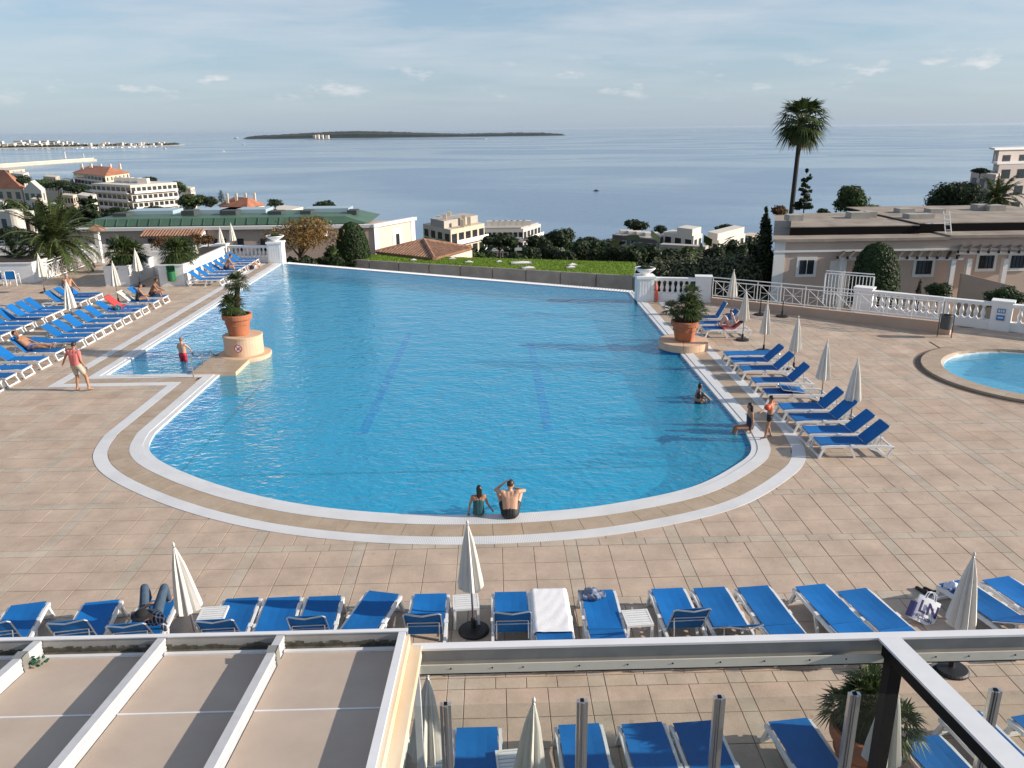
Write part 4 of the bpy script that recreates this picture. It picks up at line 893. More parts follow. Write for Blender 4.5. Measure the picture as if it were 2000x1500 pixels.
for k, (xa, xc, xb, yy, Yc, nm) in enumerate([(60, 76, 82, 388, 215, 'low cream house between the villas and the cedar'), (96, 118, 124, 398, 190, 'flat white house behind the date palm crown'), (300, 322, 330, 372, 420, 'small pale house right of the curved apartments'), (352, 372, 380, 366, 470, 'little white house above the broad green tree'), (600, 624, 640, 409, 330, 'pale low house beside the round stone pine'), (-20, 6, 14, 392, 200, 'cream house at the foot of the red roofed villa')]):
    block('house', nm, (xa, yy), (xc, yy+2), (xb, yy-1), Yc, -60 if Yc > 400 else -40, m_aptw if k % 2 else m_aptc, 2, 3.0, (), (3, 2), cat='house')
# centre
t, z, l, c, r_, bk = block('apartment_building', 'cream apartment block with chimneys behind the pink gable end', (826, 437), (880, 449), (946, 436), 165, -40, m_aptc, 5, 2.9, (1,), (4, 5))
MB().prism([L3(l, c, .30), L3(l, c, .78), L3(bk, r_, .78), L3(bk, r_, .30)], z+.002, z+1.5).build('penthouse', m_aptg, t)
for k, (u, v, hh) in enumerate(((.2, .3, 1.6), (.35, .5, 2.4), (.62, .15, 2.6), (.85, .5, 2.2), (.92, .6, 1.8), (.97, .35, 1.6))):
    p = L3(L3(l, c, u), L3(bk, r_, u), v); MB().box(p[0]-.4, p[0]+.4, p[1]-.4, p[1]+.4, z+.003, z+hh).build('chimney', m_aptc, t)
t, z, l, c, r_, bk = block('apartment_building', 'long pale apartment block with curved white balconies and flat roof', (930, 448), (1022, 447), (1056, 437), 235, -50, m_aptw, 5, 3.0, (0, 1), (9, 5))
MB().prism([L3(l, c, .05), L3(l, c, .95), L3(bk, r_, .95), L3(bk, r_, .05)], z+.002, z+.4).build('flat_roof', m_aptg, t)
for k in range(7): p = L3(L3(l, c, .1+.13*k), L3(bk, r_, .1+.13*k), .5); MB().box(p[0]-1.2, p[0]+1.2, p[1]-1, p[1]+1, z+.41, z+1.7).build('roof_hut', m_aptw, t)
t, z, l, c, r_, bk = block('apartment_building', 'dark fronted apartment block with flat roof among the trees', (1196, 459), (1278, 468), (1302, 460), 190, -40, mat('shaded_wall', (0.10, 0.09, 0.09), .8, .1, .2), 4, 2.9, (), (5, 2), win=mat('pale_blind', (0.30, 0.30, 0.31), .5))  # the front's shade is put into the dark wall colour
MB().prism([l, c, r_, bk], z+.002, z+.25).build('flat_roof', mat('pale_roof', (0.45, .40, .36), .8, .2, .3), t)
for k in range(4): p = L3(L3(l, c, .2+.2*k), L3(bk, r_, .2+.2*k), .45); MB().box(p[0]-1.6, p[0]+1.6, p[1]-1, p[1]+1, z+.251, z+1.0).build('skylight', m_aptw, t)
t, z, l, c, r_, bk = block('house', 'stepped white house with roof terrace behind the big hedge', (1296, 453), (1355, 461), (1372, 456), 185, -36, m_aptw, 3, 3.0, (), (3, 2), cat='house')
MB().prism([L3(l, c, .45), L3(l, c, .95), L3(bk, r_, .95), L3(bk, r_, .45)], z+.002, z+1.5).build('roof_terrace_wall', m_aptw, t)
block('house', 'low grey terrace wall in front of the stepped white house', (1288, 477), (1378, 482), (1384, 479), 170, -36, m_aptg, 1, 3.0, (), (2, 1), cat='house')
t, z, l, c, r_, bk = block('house', 'white house with sloping terrace left of the cypress', (1376, 464), (1404, 470), (1456, 456), 195, -36, m_aptw, 3, 3.0, (), (2, 4), cat='house')
MB().prism([L3(l, c, .2), L3(l, c, .9), L3(bk, r_, .9), L3(bk, r_, .2)], z+.002, z+1.6).build('upper_floor', m_aptw, t)
block('house', 'far pale house low beside the sea left of the cypress', (1436, 458), (1470, 461), (1500, 457), 300, -50, m_aptc, 2, 3.0, (), (4, 3), cat='house')
# big building on the right hill
t, z, l, c, r_, bk = block('apartment_building', 'modern grey pink apartment block with roof terrace at the right hill', (1941, 319), (1952, 321), (2130, 316), 150, -12, mat('apartment_pinkgrey', (0.50, 0.43, 0.39), .8, .05, .2), 4, 3.0, (), (1, 6), slab=.05)
block('apartment_building', 'lower wing of the modern block with planted terrace', (1897, 336), (1946, 341), (1956, 338), 146, -12, mat('apartment_pinkgrey', (0.50, 0.43, 0.39), .8, .05, .2), 3, 3.0, (), (3, 1))
t2, z2, l2, c2, r2, bk2 = block('penthouse', 'set back penthouse with thin roof slab on the modern block', (1942, 291), (1952, 293), (2110, 289), 153, z, mat('apartment_pinkgrey', (0.50, 0.43, 0.39), .8, .05, .2), 1, 2.6, (), (1, 5), slab=.12)
# long building with green mansard
YB = 75.0; XC, ZE = atY(729, 444, YB); XLft = atY(110, 450, YB)[0]; ER = at(806, 430, ZE)
gb = thing('long_building', 'long low pink building with green metal mansard roof', 'building', (0, 0, 0))
nb_ = (ER[0], ER[1])
MB().prism([(XLft, YB), (XC, YB), nb_, (XLft, nb_[1])], -8, ZE).build('wall', m_pink, gb)
face_box(MB(), (XC, YB), nb_, 0.02, math.hypot(nb_[0]-XC, nb_[1]-YB), -8, ZE-.02, .05, .04).build('end_wall', m_pinkl, gb)
face_box(MB(), (XLft, YB), (XC+.1, YB), 0, XC-XLft+.2, ZE+.0, ZE+.28, .35, .6).build('cornice', m_trim, gb)
face_box(MB(), (XC, YB), nb_, -.3, math.hypot(nb_[0]-XC, nb_[1]-YB)+.3, ZE+.001, ZE+.30, .30, .5).build('cornice', m_trim, gb)
for u in (0.05, .98): face_box(MB(), (XC, YB), nb_, u*math.hypot(nb_[0]-XC, nb_[1]-YB)-.35, u*math.hypot(nb_[0]-XC, nb_[1]-YB)+.35, -8, ZE-.03, .10, .06).build('corner_pilaster', m_trim, gb)
wl_ = math.hypot(nb_[0]-XC, nb_[1]-YB); wfr = face_box(MB(), (XC, YB), nb_, wl_*.44, wl_*.68, ZE-2.9, ZE-.5, .09, .05).build('window_surround', m_trim, gb); face_box(MB(), (XC, YB), nb_, wl_*.52, wl_*.61, ZE-2.3, ZE-1.0, .10, .03).build('window', m_win, gb)
ZM = atY(500, 425, YB+.8)[1]
def mans(x0, x1, y0, y1, z0, z1, inset, name, m, par):
    i_ = inset; MB().add([(x0, y0, z0), (x1, y0, z0), (x1, y1, z0), (x0, y1, z0), (x0+i_, y0+i_*.5, z1), (x1-i_*2.2, y0+i_*.5, z1), (x1-i_*2.2, y1-i_, z1), (x0+i_, y1-i_, z1)], [(3, 2, 1, 0), (4, 5, 6, 7), (0, 1, 5, 4), (1, 2, 6, 5), (2, 3, 7, 6), (3, 0, 4, 7)]).build(name, m, par)
mans(XLft+2, XC-.5, YB+.6, YB+9, ZE+.30, ZM, 1.0, 'mansard_roof', m_green, gb)
for k in range(int((XC-XLft-6)/1.0)):
    x = XLft+3.2+k*1.0; MB().bar((x, YB+.56, ZE+.32), (x, YB+1.05, ZM-.02), .05, .05).build('standing_seam', m_green, gb)
for (px, py, w, h_) in ((240, 424, 26, 6), (372, 421, 24, 9), (450, 422, 30, 8), (600, 420, 20, 6), (690, 421, 18, 6), (540, 421, 26, 6)):
    X, z_ = atY(px, py, YB+4); sc = (YB+4)/F_PX; MB().box(X-w*sc/2, X+w*sc/2, YB+3.3, YB+5, ZM-.05, ZM+h_*sc).build('roof_unit', mat('dark_roof_unit', (0.05, 0.06, 0.06), .7), gb)
for (px) in (300, 420, 480, 640): X, z_ = atY(px, 416, YB+6); MB().box(X-2.2, X+2.2, YB+5.2, YB+8, ZM+.0, ZM+.35).build('roof_light', mat('pale_blue_sheet', (0.36, 0.46, 0.52), .4), gb)
def tile_row_roof(A, B, top, n, m, par, rad=.11):        # barrel tiles: half round rows from the eave A-B up to the line top
    for k in range(n):
        t_ = (k+.5)/n; p = Vector(L3(A, B, t_)); q = Vector(L3(top[0], top[1], t_)); MB().tube([p, q], rad, 6).build('tile_row', m, par)
def awning(px0, px1, yt, yb, label, Yw):
    X0_, z1 = atY(px0, yt, Yw); X1_, _ = atY(px1, yt, Yw); z0 = atY(px0, yb, Yw-1.6)[1]
    t = thing('tiled_canopy', label, 'canopy', (0, 0, 0))
    MB().add([(X0_, Yw-.01, z1-.12), (X1_, Yw-.01, z1-.12), (X1_, Yw-1.6, z0-.12), (X0_, Yw-1.6, z0-.12), (X0_, Yw-.01, z0-.2), (X1_, Yw-.01, z0-.2)], [(0, 3, 2, 1), (0, 4, 3), (1, 2, 5), (3, 4, 5, 2)]).build('sheathing', m_trim, t)
    tile_row_roof((X0_, Yw-1.62, z0-.05), (X1_, Yw-1.62, z0-.05), ((X0_, Yw-.1, z1-.05), (X1_, Yw-.1, z1-.05)), max(3, int((X1_-X0_)/.27)), m_terra, t, .12)
    return t
awning(284, 402, 447, 462, 'long terracotta tiled canopy on the long pink building', YB-.05); awning(590, 640, 447, 461, 'short terracotta tiled canopy behind the autumn tree', YB-.05)
for (px, w) in ((215, 14), (300, 20), (345, 14), (430, 24), (470, 12), (515, 12)):
    X, z_ = atY(px, 472, YB); sc = YB/F_PX; face_box(MB(), (XLft, YB), (XC, YB), X-XLft-w*sc/2, X-XLft+w*sc/2, atY(px, 490, YB)[1], atY(px, 466, YB)[1], .05, .04).build('window', m_win, gb)
# hipped tile pavilion roof
zt_ = atY(848, 506, 60.0)[1]; Bp = atY(848, 506, 60)[0]; Bc = (Bp, 60.0); Ac = at(733, 493, zt_); Cc = at(922, 485, zt_)
pv = thing('tiled_pavilion', 'low pavilion with hipped terracotta tile roof behind the lawn', 'pavilion', (0, 0, 0))
Dc = (Ac[0]+Cc[0]-Bc[0], Ac[1]+Cc[1]-Bc[1]); ctr = ((Ac[0]+Cc[0])/2, (Ac[1]+Cc[1])/2); zap = atY(820, 470, ctr[1])[1]
MB().prism([Ac, Bc, Cc, Dc], -8, zt_-.15).build('wall', m_pinkl, pv)
MB().add([(*Ac, zt_-.1), (*Bc, zt_-.1), (*Cc, zt_-.1), (*Dc, zt_-.1), (*ctr, zap-.1)], [(0, 1, 4), (1, 2, 4), (2, 3, 4), (3, 0, 4), (3, 2, 1, 0)]).build('roof_deck', m_terra, pv)
for (P, Q) in ((Ac, Bc), (Bc, Cc)):
    L_ = math.hypot(Q[0]-P[0], Q[1]-P[1]); n_ = int(L_/.30); mid = ((P[0]+Q[0])/2, (P[1]+Q[1])/2)
    for k in range(n_):
        t_ = (k+.5)/n_; e = L3((*P, zt_), (*Q, zt_), t_); f_ = 1-abs(t_-.5)*2
        tp = (e[0]+(ctr[0]-mid[0])*f_, e[1]+(ctr[1]-mid[1])*f_, zt_+(zap-zt_)*f_)
        MB().tube([e, tp], .12, 6).build('tile_row', m_terra, pv)
for p in (Ac, Bc, Cc): MB().tube([(*p, zt_+.05), (*ctr, zap+.05)], .15, 8).build('hip_tile', m_terra, pv)
# white building with round tower far left
t, z, l, c, r_, bk = block('house', 'white flat roofed building with a round tower behind the date palm', (-40, 412), (60, 414), (66, 411), 105, -14, m_aptw, 2, 3.0, (), (3, 1), cat='house')
X, _ = atY(27, 412, 104); MB().lathe([(1.0, -8), (1.0, atY(27, 409, 104)[1])], 20, (X, 104, 0)).build('round_tower', m_aptw, t)
# ------------------------------------------------------------------ lawn roof
m_grass = mat('lawn', (0.14, 0.225, 0.02), 0.9, col2=(0.22, 0.31, 0.05), scale=1.2, bump=.5, bscale=30); m_conc = mat('weathered_concrete', (0.29, 0.265, 0.235), .9, col2=(0.43, 0.41, 0.365), scale=1.2, detail=8)
LZ = -1.0
g = [at(668, 507.5, LZ), at(1239, 541.5, LZ), at(1242, 513.5, LZ), at(702, 498.5, LZ)]
lw = struct(MB().prism(g, -4, LZ-.05).build('lawn_roof', m_conc))
MB().prism([L3(g[0], g[2], .012), L3(g[1], g[3], .012), L3(g[2], g[0], .004), L3(g[3], g[1], .004)], LZ-.049, LZ+.04).build('lawn', m_grass, lw)
gn = 9
for k in range(gn):
    a = L3(g[0], g[1], k/gn); b = L3(g[0], g[1], (k+1)/gn-.004); dv2 = (Vector(b)-Vector(a)).normalized(); nn = Vector((dv2.y, -dv2.x))*.12
    MB().prism([tuple(Vector(a)+nn), tuple(Vector(b)+nn), b, a], -4, LZ+.10).build('wall_panel', m_conc, lw)
gr_ = MB(); rg_ = random.Random(2)
for k in range(26000):
    u, v = rg_.random(), rg_.random(); p = L3(L3(g[0], g[1], u), L3(g[3], g[2], u), v); h = rg_.uniform(.04, .10); a = rg_.uniform(0, 3.14); w = .035
    gr_.add([(p[0]-w*math.cos(a), p[1]-w*math.sin(a), LZ+.03), (p[0]+w*math.cos(a), p[1]+w*math.sin(a), LZ+.03), (p[0]+rg_.uniform(-.03, .03), p[1]+rg_.uniform(-.03, .03), LZ+.04+h)], [(0, 1, 2)])
gr_.build('grass', mat('grass_blades', (0.17, 0.27, 0.03), .8, .3, 3.0, trans=.3), lw, kind='stuff')
for k, (px, py, w) in enumerate([(808, 510, 12), (826, 503, 7), (884, 507, 14), (916, 514, 16), (975, 513, 12), (1018, 515, 40), (1032, 525, 26), (1118, 519, 18), (1115, 524, 18)]):
    X, Y = at(px, py, LZ+.04); sc = Y/F_PX; t = thing('roof_vent', 'low white vent hood set in the lawn' if k != 5 else 'square skylight with a pale dome set in the lawn', 'vent', (X, Y, LZ+.04), R(rg_.uniform(-15, 15)), 'vents in the lawn')
    s_ = w*sc/2; MB().box(-s_, s_, -s_*.7, s_*.7, .0, .10).build('kerb', m_conc, t); MB().add([(-s_*.8, -s_*.5, .101), (s_*.8, -s_*.5, .101), (s_*.8, s_*.5, .101), (-s_*.8, s_*.5, .101), (0, 0, .20)], [(0, 1, 4), (1, 2, 4), (2, 3, 4), (3, 0, 4), (3, 2, 1, 0)]).build('hood', m_trim, t)
xl, yl = at(695, 499.5, LZ); t = thing('ladder_hoops', 'white steel ladder hoop at the end of the lawn', 'ladder', (xl, yl+.1, LZ+.05))
MB().tube([(-.22, 0, 0), (-.22, 0, .95), (-.11, 0, 1.1), (.11, 0, 1.1), (.22, 0, .95), (.22, 0, 0)], .035, 6).build('hoop', m_white, t)
# lower terrace beyond the infinity edge
lt = struct(MB().prism([far_pt(-1.5, .69), far_pt(fL+3, .69), at(560, 500, -2.3), at(1300, 540, -2.3)], -2.6, -2.3).build('lower_terrace', mat('lower_paving', (0.26, 0.20, 0.155), .85, .12, .8)))
# ------------------------------------------------------------------ vegetation builders
def leaf_mat(name, c1, c2, trans=0.25, rough=0.6):
    m = D.materials.new(name); m.use_nodes = True; nt = m.node_tree; n = nt.nodes; l = nt.links; b = n['Principled BSDF']
    g = n.new('ShaderNodeNewGeometry'); rp = n.new('ShaderNodeValToRGB'); rp.color_ramp.elements[0].color = (*c1, 1); rp.color_ramp.elements[1].color = (*c2, 1); l.new(g.outputs['Random Per Island'], rp.inputs[0])
    nz = n.new('ShaderNodeTexNoise'); nz.inputs['Scale'].default_value = 0.9; nz.inputs['Detail'].default_value = 3; l.new(g.outputs['Position'], nz.inputs['Vector'])
    mr_ = n.new('ShaderNodeMapRange'); mr_.inputs['From Min'].default_value = .3; mr_.inputs['From Max'].default_value = .7; mr_.inputs['To Min'].default_value = .65; mr_.inputs['To Max'].default_value = 1.35; l.new(nz.outputs[0], mr_.inputs[0])
    mx = n.new('ShaderNodeMixRGB'); mx.blend_type = 'MULTIPLY'; mx.inputs[0].default_value = 1; l.new(rp.outputs[0], mx.inputs[1]); l.new(mr_.outputs[0], mx.inputs[2]); l.new(mx.outputs[0], b.inputs['Base Color'])
    b.inputs['Roughness'].default_value = rough; b.inputs['Specular IOR Level'].default_value = 0.3
    tr = n.new('ShaderNodeBsdfTranslucent'); l.new(mx.outputs[0], tr.inputs[0]); ms = n.new('ShaderNodeMixShader'); ms.inputs[0].default_value = trans; l.new(b.outputs[0], ms.inputs[1]); l.new(tr.outputs[0], ms.inputs[2]); l.new(ms.outputs[0], n['Material Output'].inputs[0])
    return m
m_leafd = leaf_mat('dark_pine_leaf', (0.012, 0.026, 0.010), (0.035, 0.055, 0.018)); m_leafg = leaf_mat('green_leaf', (0.025, 0.05, 0.012), (0.07, 0.10, 0.028)); m_leafo = leaf_mat('olive_leaf', (0.07, 0.085, 0.045), (0.17, 0.18, 0.095))
m_leafa = leaf_mat('autumn_leaf', (0.13, 0.065, 0.018), (0.25, 0.165, 0.045)); m_leafr = leaf_mat('russet_leaf', (0.10, 0.035, 0.018), (0.13, 0.09, 0.03)); m_leafc = leaf_mat('clipped_leaf', (0.014, 0.032, 0.008), (0.035, 0.065, 0.016)); m_palm = leaf_mat('palm_leaf', (0.025, 0.048, 0.014), (0.075, 0.10, 0.03), .2, .45)
m_bark = mat('bark', (0.075, 0.052, 0.036), .95, .3, 3.0, bump=.6, bscale=10); m_dead = leaf_mat('dead_frond', (0.13, 0.085, 0.04), (0.22, 0.15, 0.08), .15)
def leaves(mb, blobs, n, size, rr, shell=0.45, flat=0.0):
    tot = sum((b[3]*b[4]+b[3]*b[5]+b[4]*b[5]) for b in blobs)
    for b in blobs:
        for _ in range(int(n*(b[3]*b[4]+b[3]*b[5]+b[4]*b[5])/tot)):
            d = Vector((rr.gauss(0, 1), rr.gauss(0, 1), rr.gauss(0, 1))).normalized(); q = (shell+(1-shell)*rr.random())**.6*rr.uniform(.86, 1.08)
            c = Vector((b[0]+d.x*b[3]*q, b[1]+d.y*b[4]*q, b[2]+d.z*b[5]*q)); s = size*rr.uniform(.55, 1.3)
            nv = (d+Vector((rr.uniform(-1, 1), rr.uniform(-1, 1), rr.uniform(-.6, 1.2)))*.8).normalized(); u = nv.cross(Vector((rr.uniform(-1, 1), rr.uniform(-1, 1), rr.uniform(-1, 1)))).normalized()*s; v = nv.cross(u).normalized()*s*rr.uniform(.4, .8)
            mb.add([c-u, c-v*.9, c+u, c+v*.9], [(0, 1, 2, 3)])
    return mb
def limb_tree(name, label, X, Y, zb, zt, w, m, kind='round', n=1500, leaf=None, group=None, seed=0, cat='tree', trunk=None, crown_frac=.7):
    rr = random.Random(seed+17); H = zt-zb; t = thing(name, label, cat, (X, Y, zb), 0, group); blobs = []
    if kind == 'pine':
        cz = H*.74; K = 11
        for k in range(K): a = 6.283*k/K+rr.uniform(-.3, .3); q = rr.uniform(.2, .72)*w/2; blobs.append((q*math.cos(a), q*math.sin(a), cz+rr.uniform(-.06, .08)*H+(w/2-q)*.22, w*.20, w*.20, H*.14))
        blobs.append((0, 0, H*.86, w*.26, w*.26, H*.13))
    elif kind == 'cypress':
        for k in range(9): f = k/8; blobs.append((rr.uniform(-.04, .04)*w, rr.uniform(-.04, .04)*w, H*(.08+.84*f), w*.5*(1-f)**.55+.04*w, w*.5*(1-f)**.55+.04*w, H*.10))
    elif kind == 'cedar':
        for k in range(9):
            f = k/8; z = H*(.2+.77*f); q = w*.5*(1-f*.75)
            for j in range(4): a = rr.uniform(0, 6.28); e = rr.uniform(.1, .95); blobs.append((q*e*math.cos(a), q*e*math.sin(a), z+rr.uniform(-.05, .05)*H-e*.03*H, q*rr.uniform(.2, .42), q*rr.uniform(.2, .42), H*rr.uniform(.018, .04)))
    else:
        K = 13
        for k in range(K):
            a = rr.uniform(0, 6.28); el = rr.uniform(-.55, 1.2); q = rr.uniform(.35, .62); cz = H*(1-crown_frac/2)
            blobs.append((q*w/2*math.cos(a)*math.cos(el), q*w/2*math.sin(a)*math.cos(el), cz+q*H*crown_frac*.5*math.sin(el), w*rr.uniform(.16, .26), w*rr.uniform(.16, .26), H*crown_frac*rr.uniform(.15, .24)))
        blobs.append((0, 0, H*(1-crown_frac/2), w*.3, w*.3, H*crown_frac*.3))
    leaf = leaf or w*.035
    leaves(MB(), blobs, n, leaf, rr, .3).build('crown', m, t)
    tr_ = MB(); tw = trunk or max(.06, w*.028); tr_.tube([(0, 0, -.3), (rr.uniform(-.03, .03)*w, 0, H*.3), (rr.uniform(-.04, .04)*w, rr.uniform(-.04, .04)*w, H*.62)], [tw, tw*.75, tw*.45], 8)
    for b in blobs[:9]:
        tr_.tube([(0, 0, H*(.30 if kind != 'pine' else .5)), (b[0]*.5, b[1]*.5, (H*.4+b[2])*.5), (b[0], b[1], b[2])], [tw*.5, tw*.33, tw*.14], 5)
    tr_.build('trunk', m_bark, t)
    return t
def tree_px(name, label, px, ybase, ytop, wpx, Y, m, kind='round', n=1400, **k):
    X, zt = atY(px, ytop, Y); zb = atY(px, ybase, Y)[1]; sc = Y*1.02/F_PX
    return limb_tree(name, label, X, Y, zb, zt, wpx*sc, m, kind, n, seed=int(px*7+ytop), **k)
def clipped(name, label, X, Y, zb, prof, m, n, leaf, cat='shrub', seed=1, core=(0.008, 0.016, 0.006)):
    """dense clipped shrub: prof = (radius, height) pairs"""
    t = thing(name, label, cat, (X, Y, zb)); rr = random.Random(seed); mb = MB()
    ar = [(prof[i], prof[i+1]) for i in range(len(prof)-1)]; tot = sum((a[0]+b[0])*math.hypot(b[0]-a[0], b[1]-a[1]) for a, b in ar)
    for a, b in ar:
        for _ in range(int(n*(a[0]+b[0])*math.hypot(b[0]-a[0], b[1]-a[1])/tot)):
            f = rr.random(); r_ = (a[0]+(b[0]-a[0])*f)*rr.uniform(.93, 1.05); z = a[1]+(b[1]-a[1])*f; th = rr.uniform(0, 6.283)
            d = Vector((math.cos(th), math.sin(th), .35)); c = Vector((r_*math.cos(th), r_*math.sin(th), z)); nv = (d+Vector((rr.uniform(-1, 1), rr.uniform(-1, 1), rr.uniform(-1, 1)))*.7).normalized(); s = leaf*rr.uniform(.6, 1.3)
            u = nv.cross(Vector((rr.uniform(-1, 1), rr.uniform(-1, 1), rr.uniform(-1, 1)))).normalized()*s; v = nv.cross(u).normalized()*s*.6; mb.add([c-u, c-v, c+u, c+v], [(0, 1, 2, 3)])
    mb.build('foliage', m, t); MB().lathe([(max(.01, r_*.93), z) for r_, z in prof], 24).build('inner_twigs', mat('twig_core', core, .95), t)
    return t
def fan_leaf(mb, base, d, L, rr, segs=13, spread=2.3, droop=.25):
    """palmate leaf: petiole end at base, facing d"""
    d = d.normalized(); side = d.cross(Vector((0, 0, 1))); side = side.normalized() if side.length > .05 else Vector((1, 0, 0)); up = side.cross(d).normalized()
    for k in range(segs):
        a = (k/(segs-1)-.5)*spread; ld = (d*math.cos(a)+side*math.sin(a)+up*.10*math.cos(a*2)).normalized(); ll = L*(1-.28*abs(a)/(spread/2))*rr.uniform(.9, 1.08)
        m1 = base+ld*ll*.55; tip = base+ld*ll+Vector((0, 0, -droop*ll*rr.uniform(.4, 1.2))); w = ll*.055; s2 = ld.cross(up).normalized()*w
        mb.add([base, m1-s2, tip, m1+s2], [(0, 1, 2, 3)])
def fan_palm_head(mb, stem, c, n, L, rr, up=0.2, lo=-.5, pet=.5, segs=13, hi=1.35):
    for k in range(n):
        a = 2.39996*k+rr.uniform(-.2, .2); el = lo+(hi-lo)*((k+.5)/n)**(1.0 if hi > 1.2 else .85)+rr.uniform(-.12, .12); d = Vector((math.cos(a)*math.cos(el), math.sin(a)*math.cos(el), math.sin(el)+up))
        p = c+d*L*pet; stem.tube([c, p], [.012*L*2, .008*L*2], 4); fan_leaf(mb, p, d+Vector((0, 0, -.15-.35*rr.random())), L*(1-pet*.3), rr, segs, 2.3, .25+.25*rr.random())
def feather_palm(name, label, X, Y, zb, trunk_h, trunk_r, L, n, seed, cat='palm tree', skirt=False, fruit=False):
    rr = random.Random(seed); t = thing(name, label, cat, (X, Y, zb)); fo = MB(); st = MB(); c0 = Vector((0, 0, trunk_h))
    for k in range(n):
        a = 2.39996*k+rr.uniform(-.15, .15); el = -.35+1.75*((k+.5)/n)+rr.uniform(-.1, .1); hd = Vector((math.cos(a), math.sin(a), 0)); Lk = L*rr.uniform(.85, 1.08); pts = []; el0 = el
        for j in range(9):
            f = j/8; ee = el0-(.15+1.15*f*f)*(1.0 if el0 < 1.0 else .6); pts.append((pts[-1] if pts else c0)+(hd*math.cos(ee)+Vector((0, 0, math.sin(ee))))*Lk/8 if j else c0+hd*.1)
        st.tube(pts, [.035*(1-.85*j/8) for j in range(9)], 4)
        for j in range(1, 8):
            for q in range(7):
                f = q/7; p = pts[j].lerp(pts[j+1], f); d = (pts[j+1]-pts[j]).normalized(); sd = d.cross(Vector((0, 0, 1))).normalized(); ll = L*.17*math.sin(math.pi*min(.96, (j+f)/8.6+.12))**.7
                for s_ in (-1, 1):
                    ld = (sd*s_*.8+d*.55+Vector((0, 0, rr.uniform(-.45, .15)))).normalized(); w = d*.034*L/2.5; tip = p+ld*ll; fo.add([p-w, p+w, tip+w*.2], [(0, 1, 2)])
    fo.build('frond_leaves', m_palm, t); st.build('frond_stems', mat('frond_stem', (0.12, 0.13, 0.05), .7), t)
    tk = MB(); nn = 14; tk.lathe([(trunk_r*(1.15 if k % 2 else .95)*(1+.25*(k > nn-4)), trunk_h*k/nn) for k in range(nn+1)], 14); tk.build('trunk', m_bark, t)
    if fruit:
        fm = MB()
        for k in range(60): fm.ell((-.55+rr.uniform(-.28, .28), -.55+rr.uniform(-.25, .2), trunk_h-.45+rr.uniform(-.25, .2)), (.05, .05, .05), 6, 4)
        fm.build('fruit_cluster', mat('orange_dates', (0.55, 0.19, 0.02), .6, .2, 9), t)
    return t
m_soil = mat('soil', (0.03, 0.022, 0.016), .95); m_pot = mat('terracotta', (0.40, 0.135, 0.06), .75, .12, 4.0, bump=.05)
def pot(x, y, z, r_, h, label):
    t = thing('terracotta_pot', label, 'plant pot', (x, y, z))
    MB().lathe([(r_*.62, 0), (r_*.66, .02), (r_*.86, h*.72), (r_*.90, h*.76), (r_, h*.78), (r_*1.02, h*.96), (r_*.98, h), (r_*.86, h), (r_*.84, h*.88)], 32, closed=False).add([(0, 0, 0)], []).build('pot_body', m_pot, t, smooth=False)
    MB().lathe([(r_*.845, h*.87), (.01, h*.90)], 24, closed=False).build('soil', m_soil, t)
    mb = MB()
    for k in range(7):
        a = 6.283*k/7; rr_ = r_*.80; mb.tube([((rr_+.01)*math.cos(a+j*.15), (rr_+.01)*math.sin(a+j*.15), h*.56-.045*math.sin(math.pi*j/6)) for j in range(7)], .012, 5)
    mb.build('garland_relief', m_pot, t)
    return t
def dwarf_palm(x, y, z, heads, label, seed, L=.55):
    rr = random.Random(seed); t = thing('fan_palm', label, 'palm', (x, y, z)); fo = MB(); st = MB(); tk = MB()
    for (dx, dy, h, n, s) in heads:
        p = [(dx*.15, dy*.15, 0), (dx*.55, dy*.55, h*.45), (dx, dy, h)]; tk.tube(p, [.10*s+.03, .095*s+.02, .085*s+.02], 9); fan_palm_head(fo, st, Vector((dx, dy, h)), n, L*s, rr, .15, -.55, .45, 11)
    fo.build('leaves', m_palm, t); st.build('leaf_stalks', mat('frond_stem', (0.12, 0.13, 0.05), .7), t); tk.build('trunk', m_bark, t)
    return t
# pots round the pool
pot(PJ[0]-.12, PJ[1]-.05, 0.866, .56, .82, 'large terracotta pot on the drum plinth of the jetty')
dwarf_palm(PJ[0]-.12, PJ[1]-.05, 0.866+.72, [(-.12, -.1, .42, 34, .95), (.10, .12, 1.22, 30, .92), (-.30, .10, .30, 22, .75)], 'dark fan palm with two heads in the jetty pot', 3)
pot(PR[0]+.02, PR[1], .312, .55, .80, 'large terracotta pot on the round plinth at the right pool edge')
dwarf_palm(PR[0]+.02, PR[1], .312+.70, [(.05, 0, .55, 40, 1.1), (-.62, -.1, .55, 22, .72), (.22, .2, 1.05, 26, .85), (.4, -.1, .40, 26, .9)], 'spreading dark fan palm in the pot at the right pool edge', 8)
NPt = at(1690, 1424, .75); pot(NPt[0], NPt[1], .014, .44, .78, 'large terracotta pot behind the glass screen')
dwarf_palm(NPt[0], NPt[1], .70, [(.0, .05, .40, 34, .72), (-.25, .1, .25, 20, .62), (.34, -.1, .15, 24, .68), (.10, .2, .55, 18, .6)], 'bushy fan palm in the pot behind the glass screen', 21)
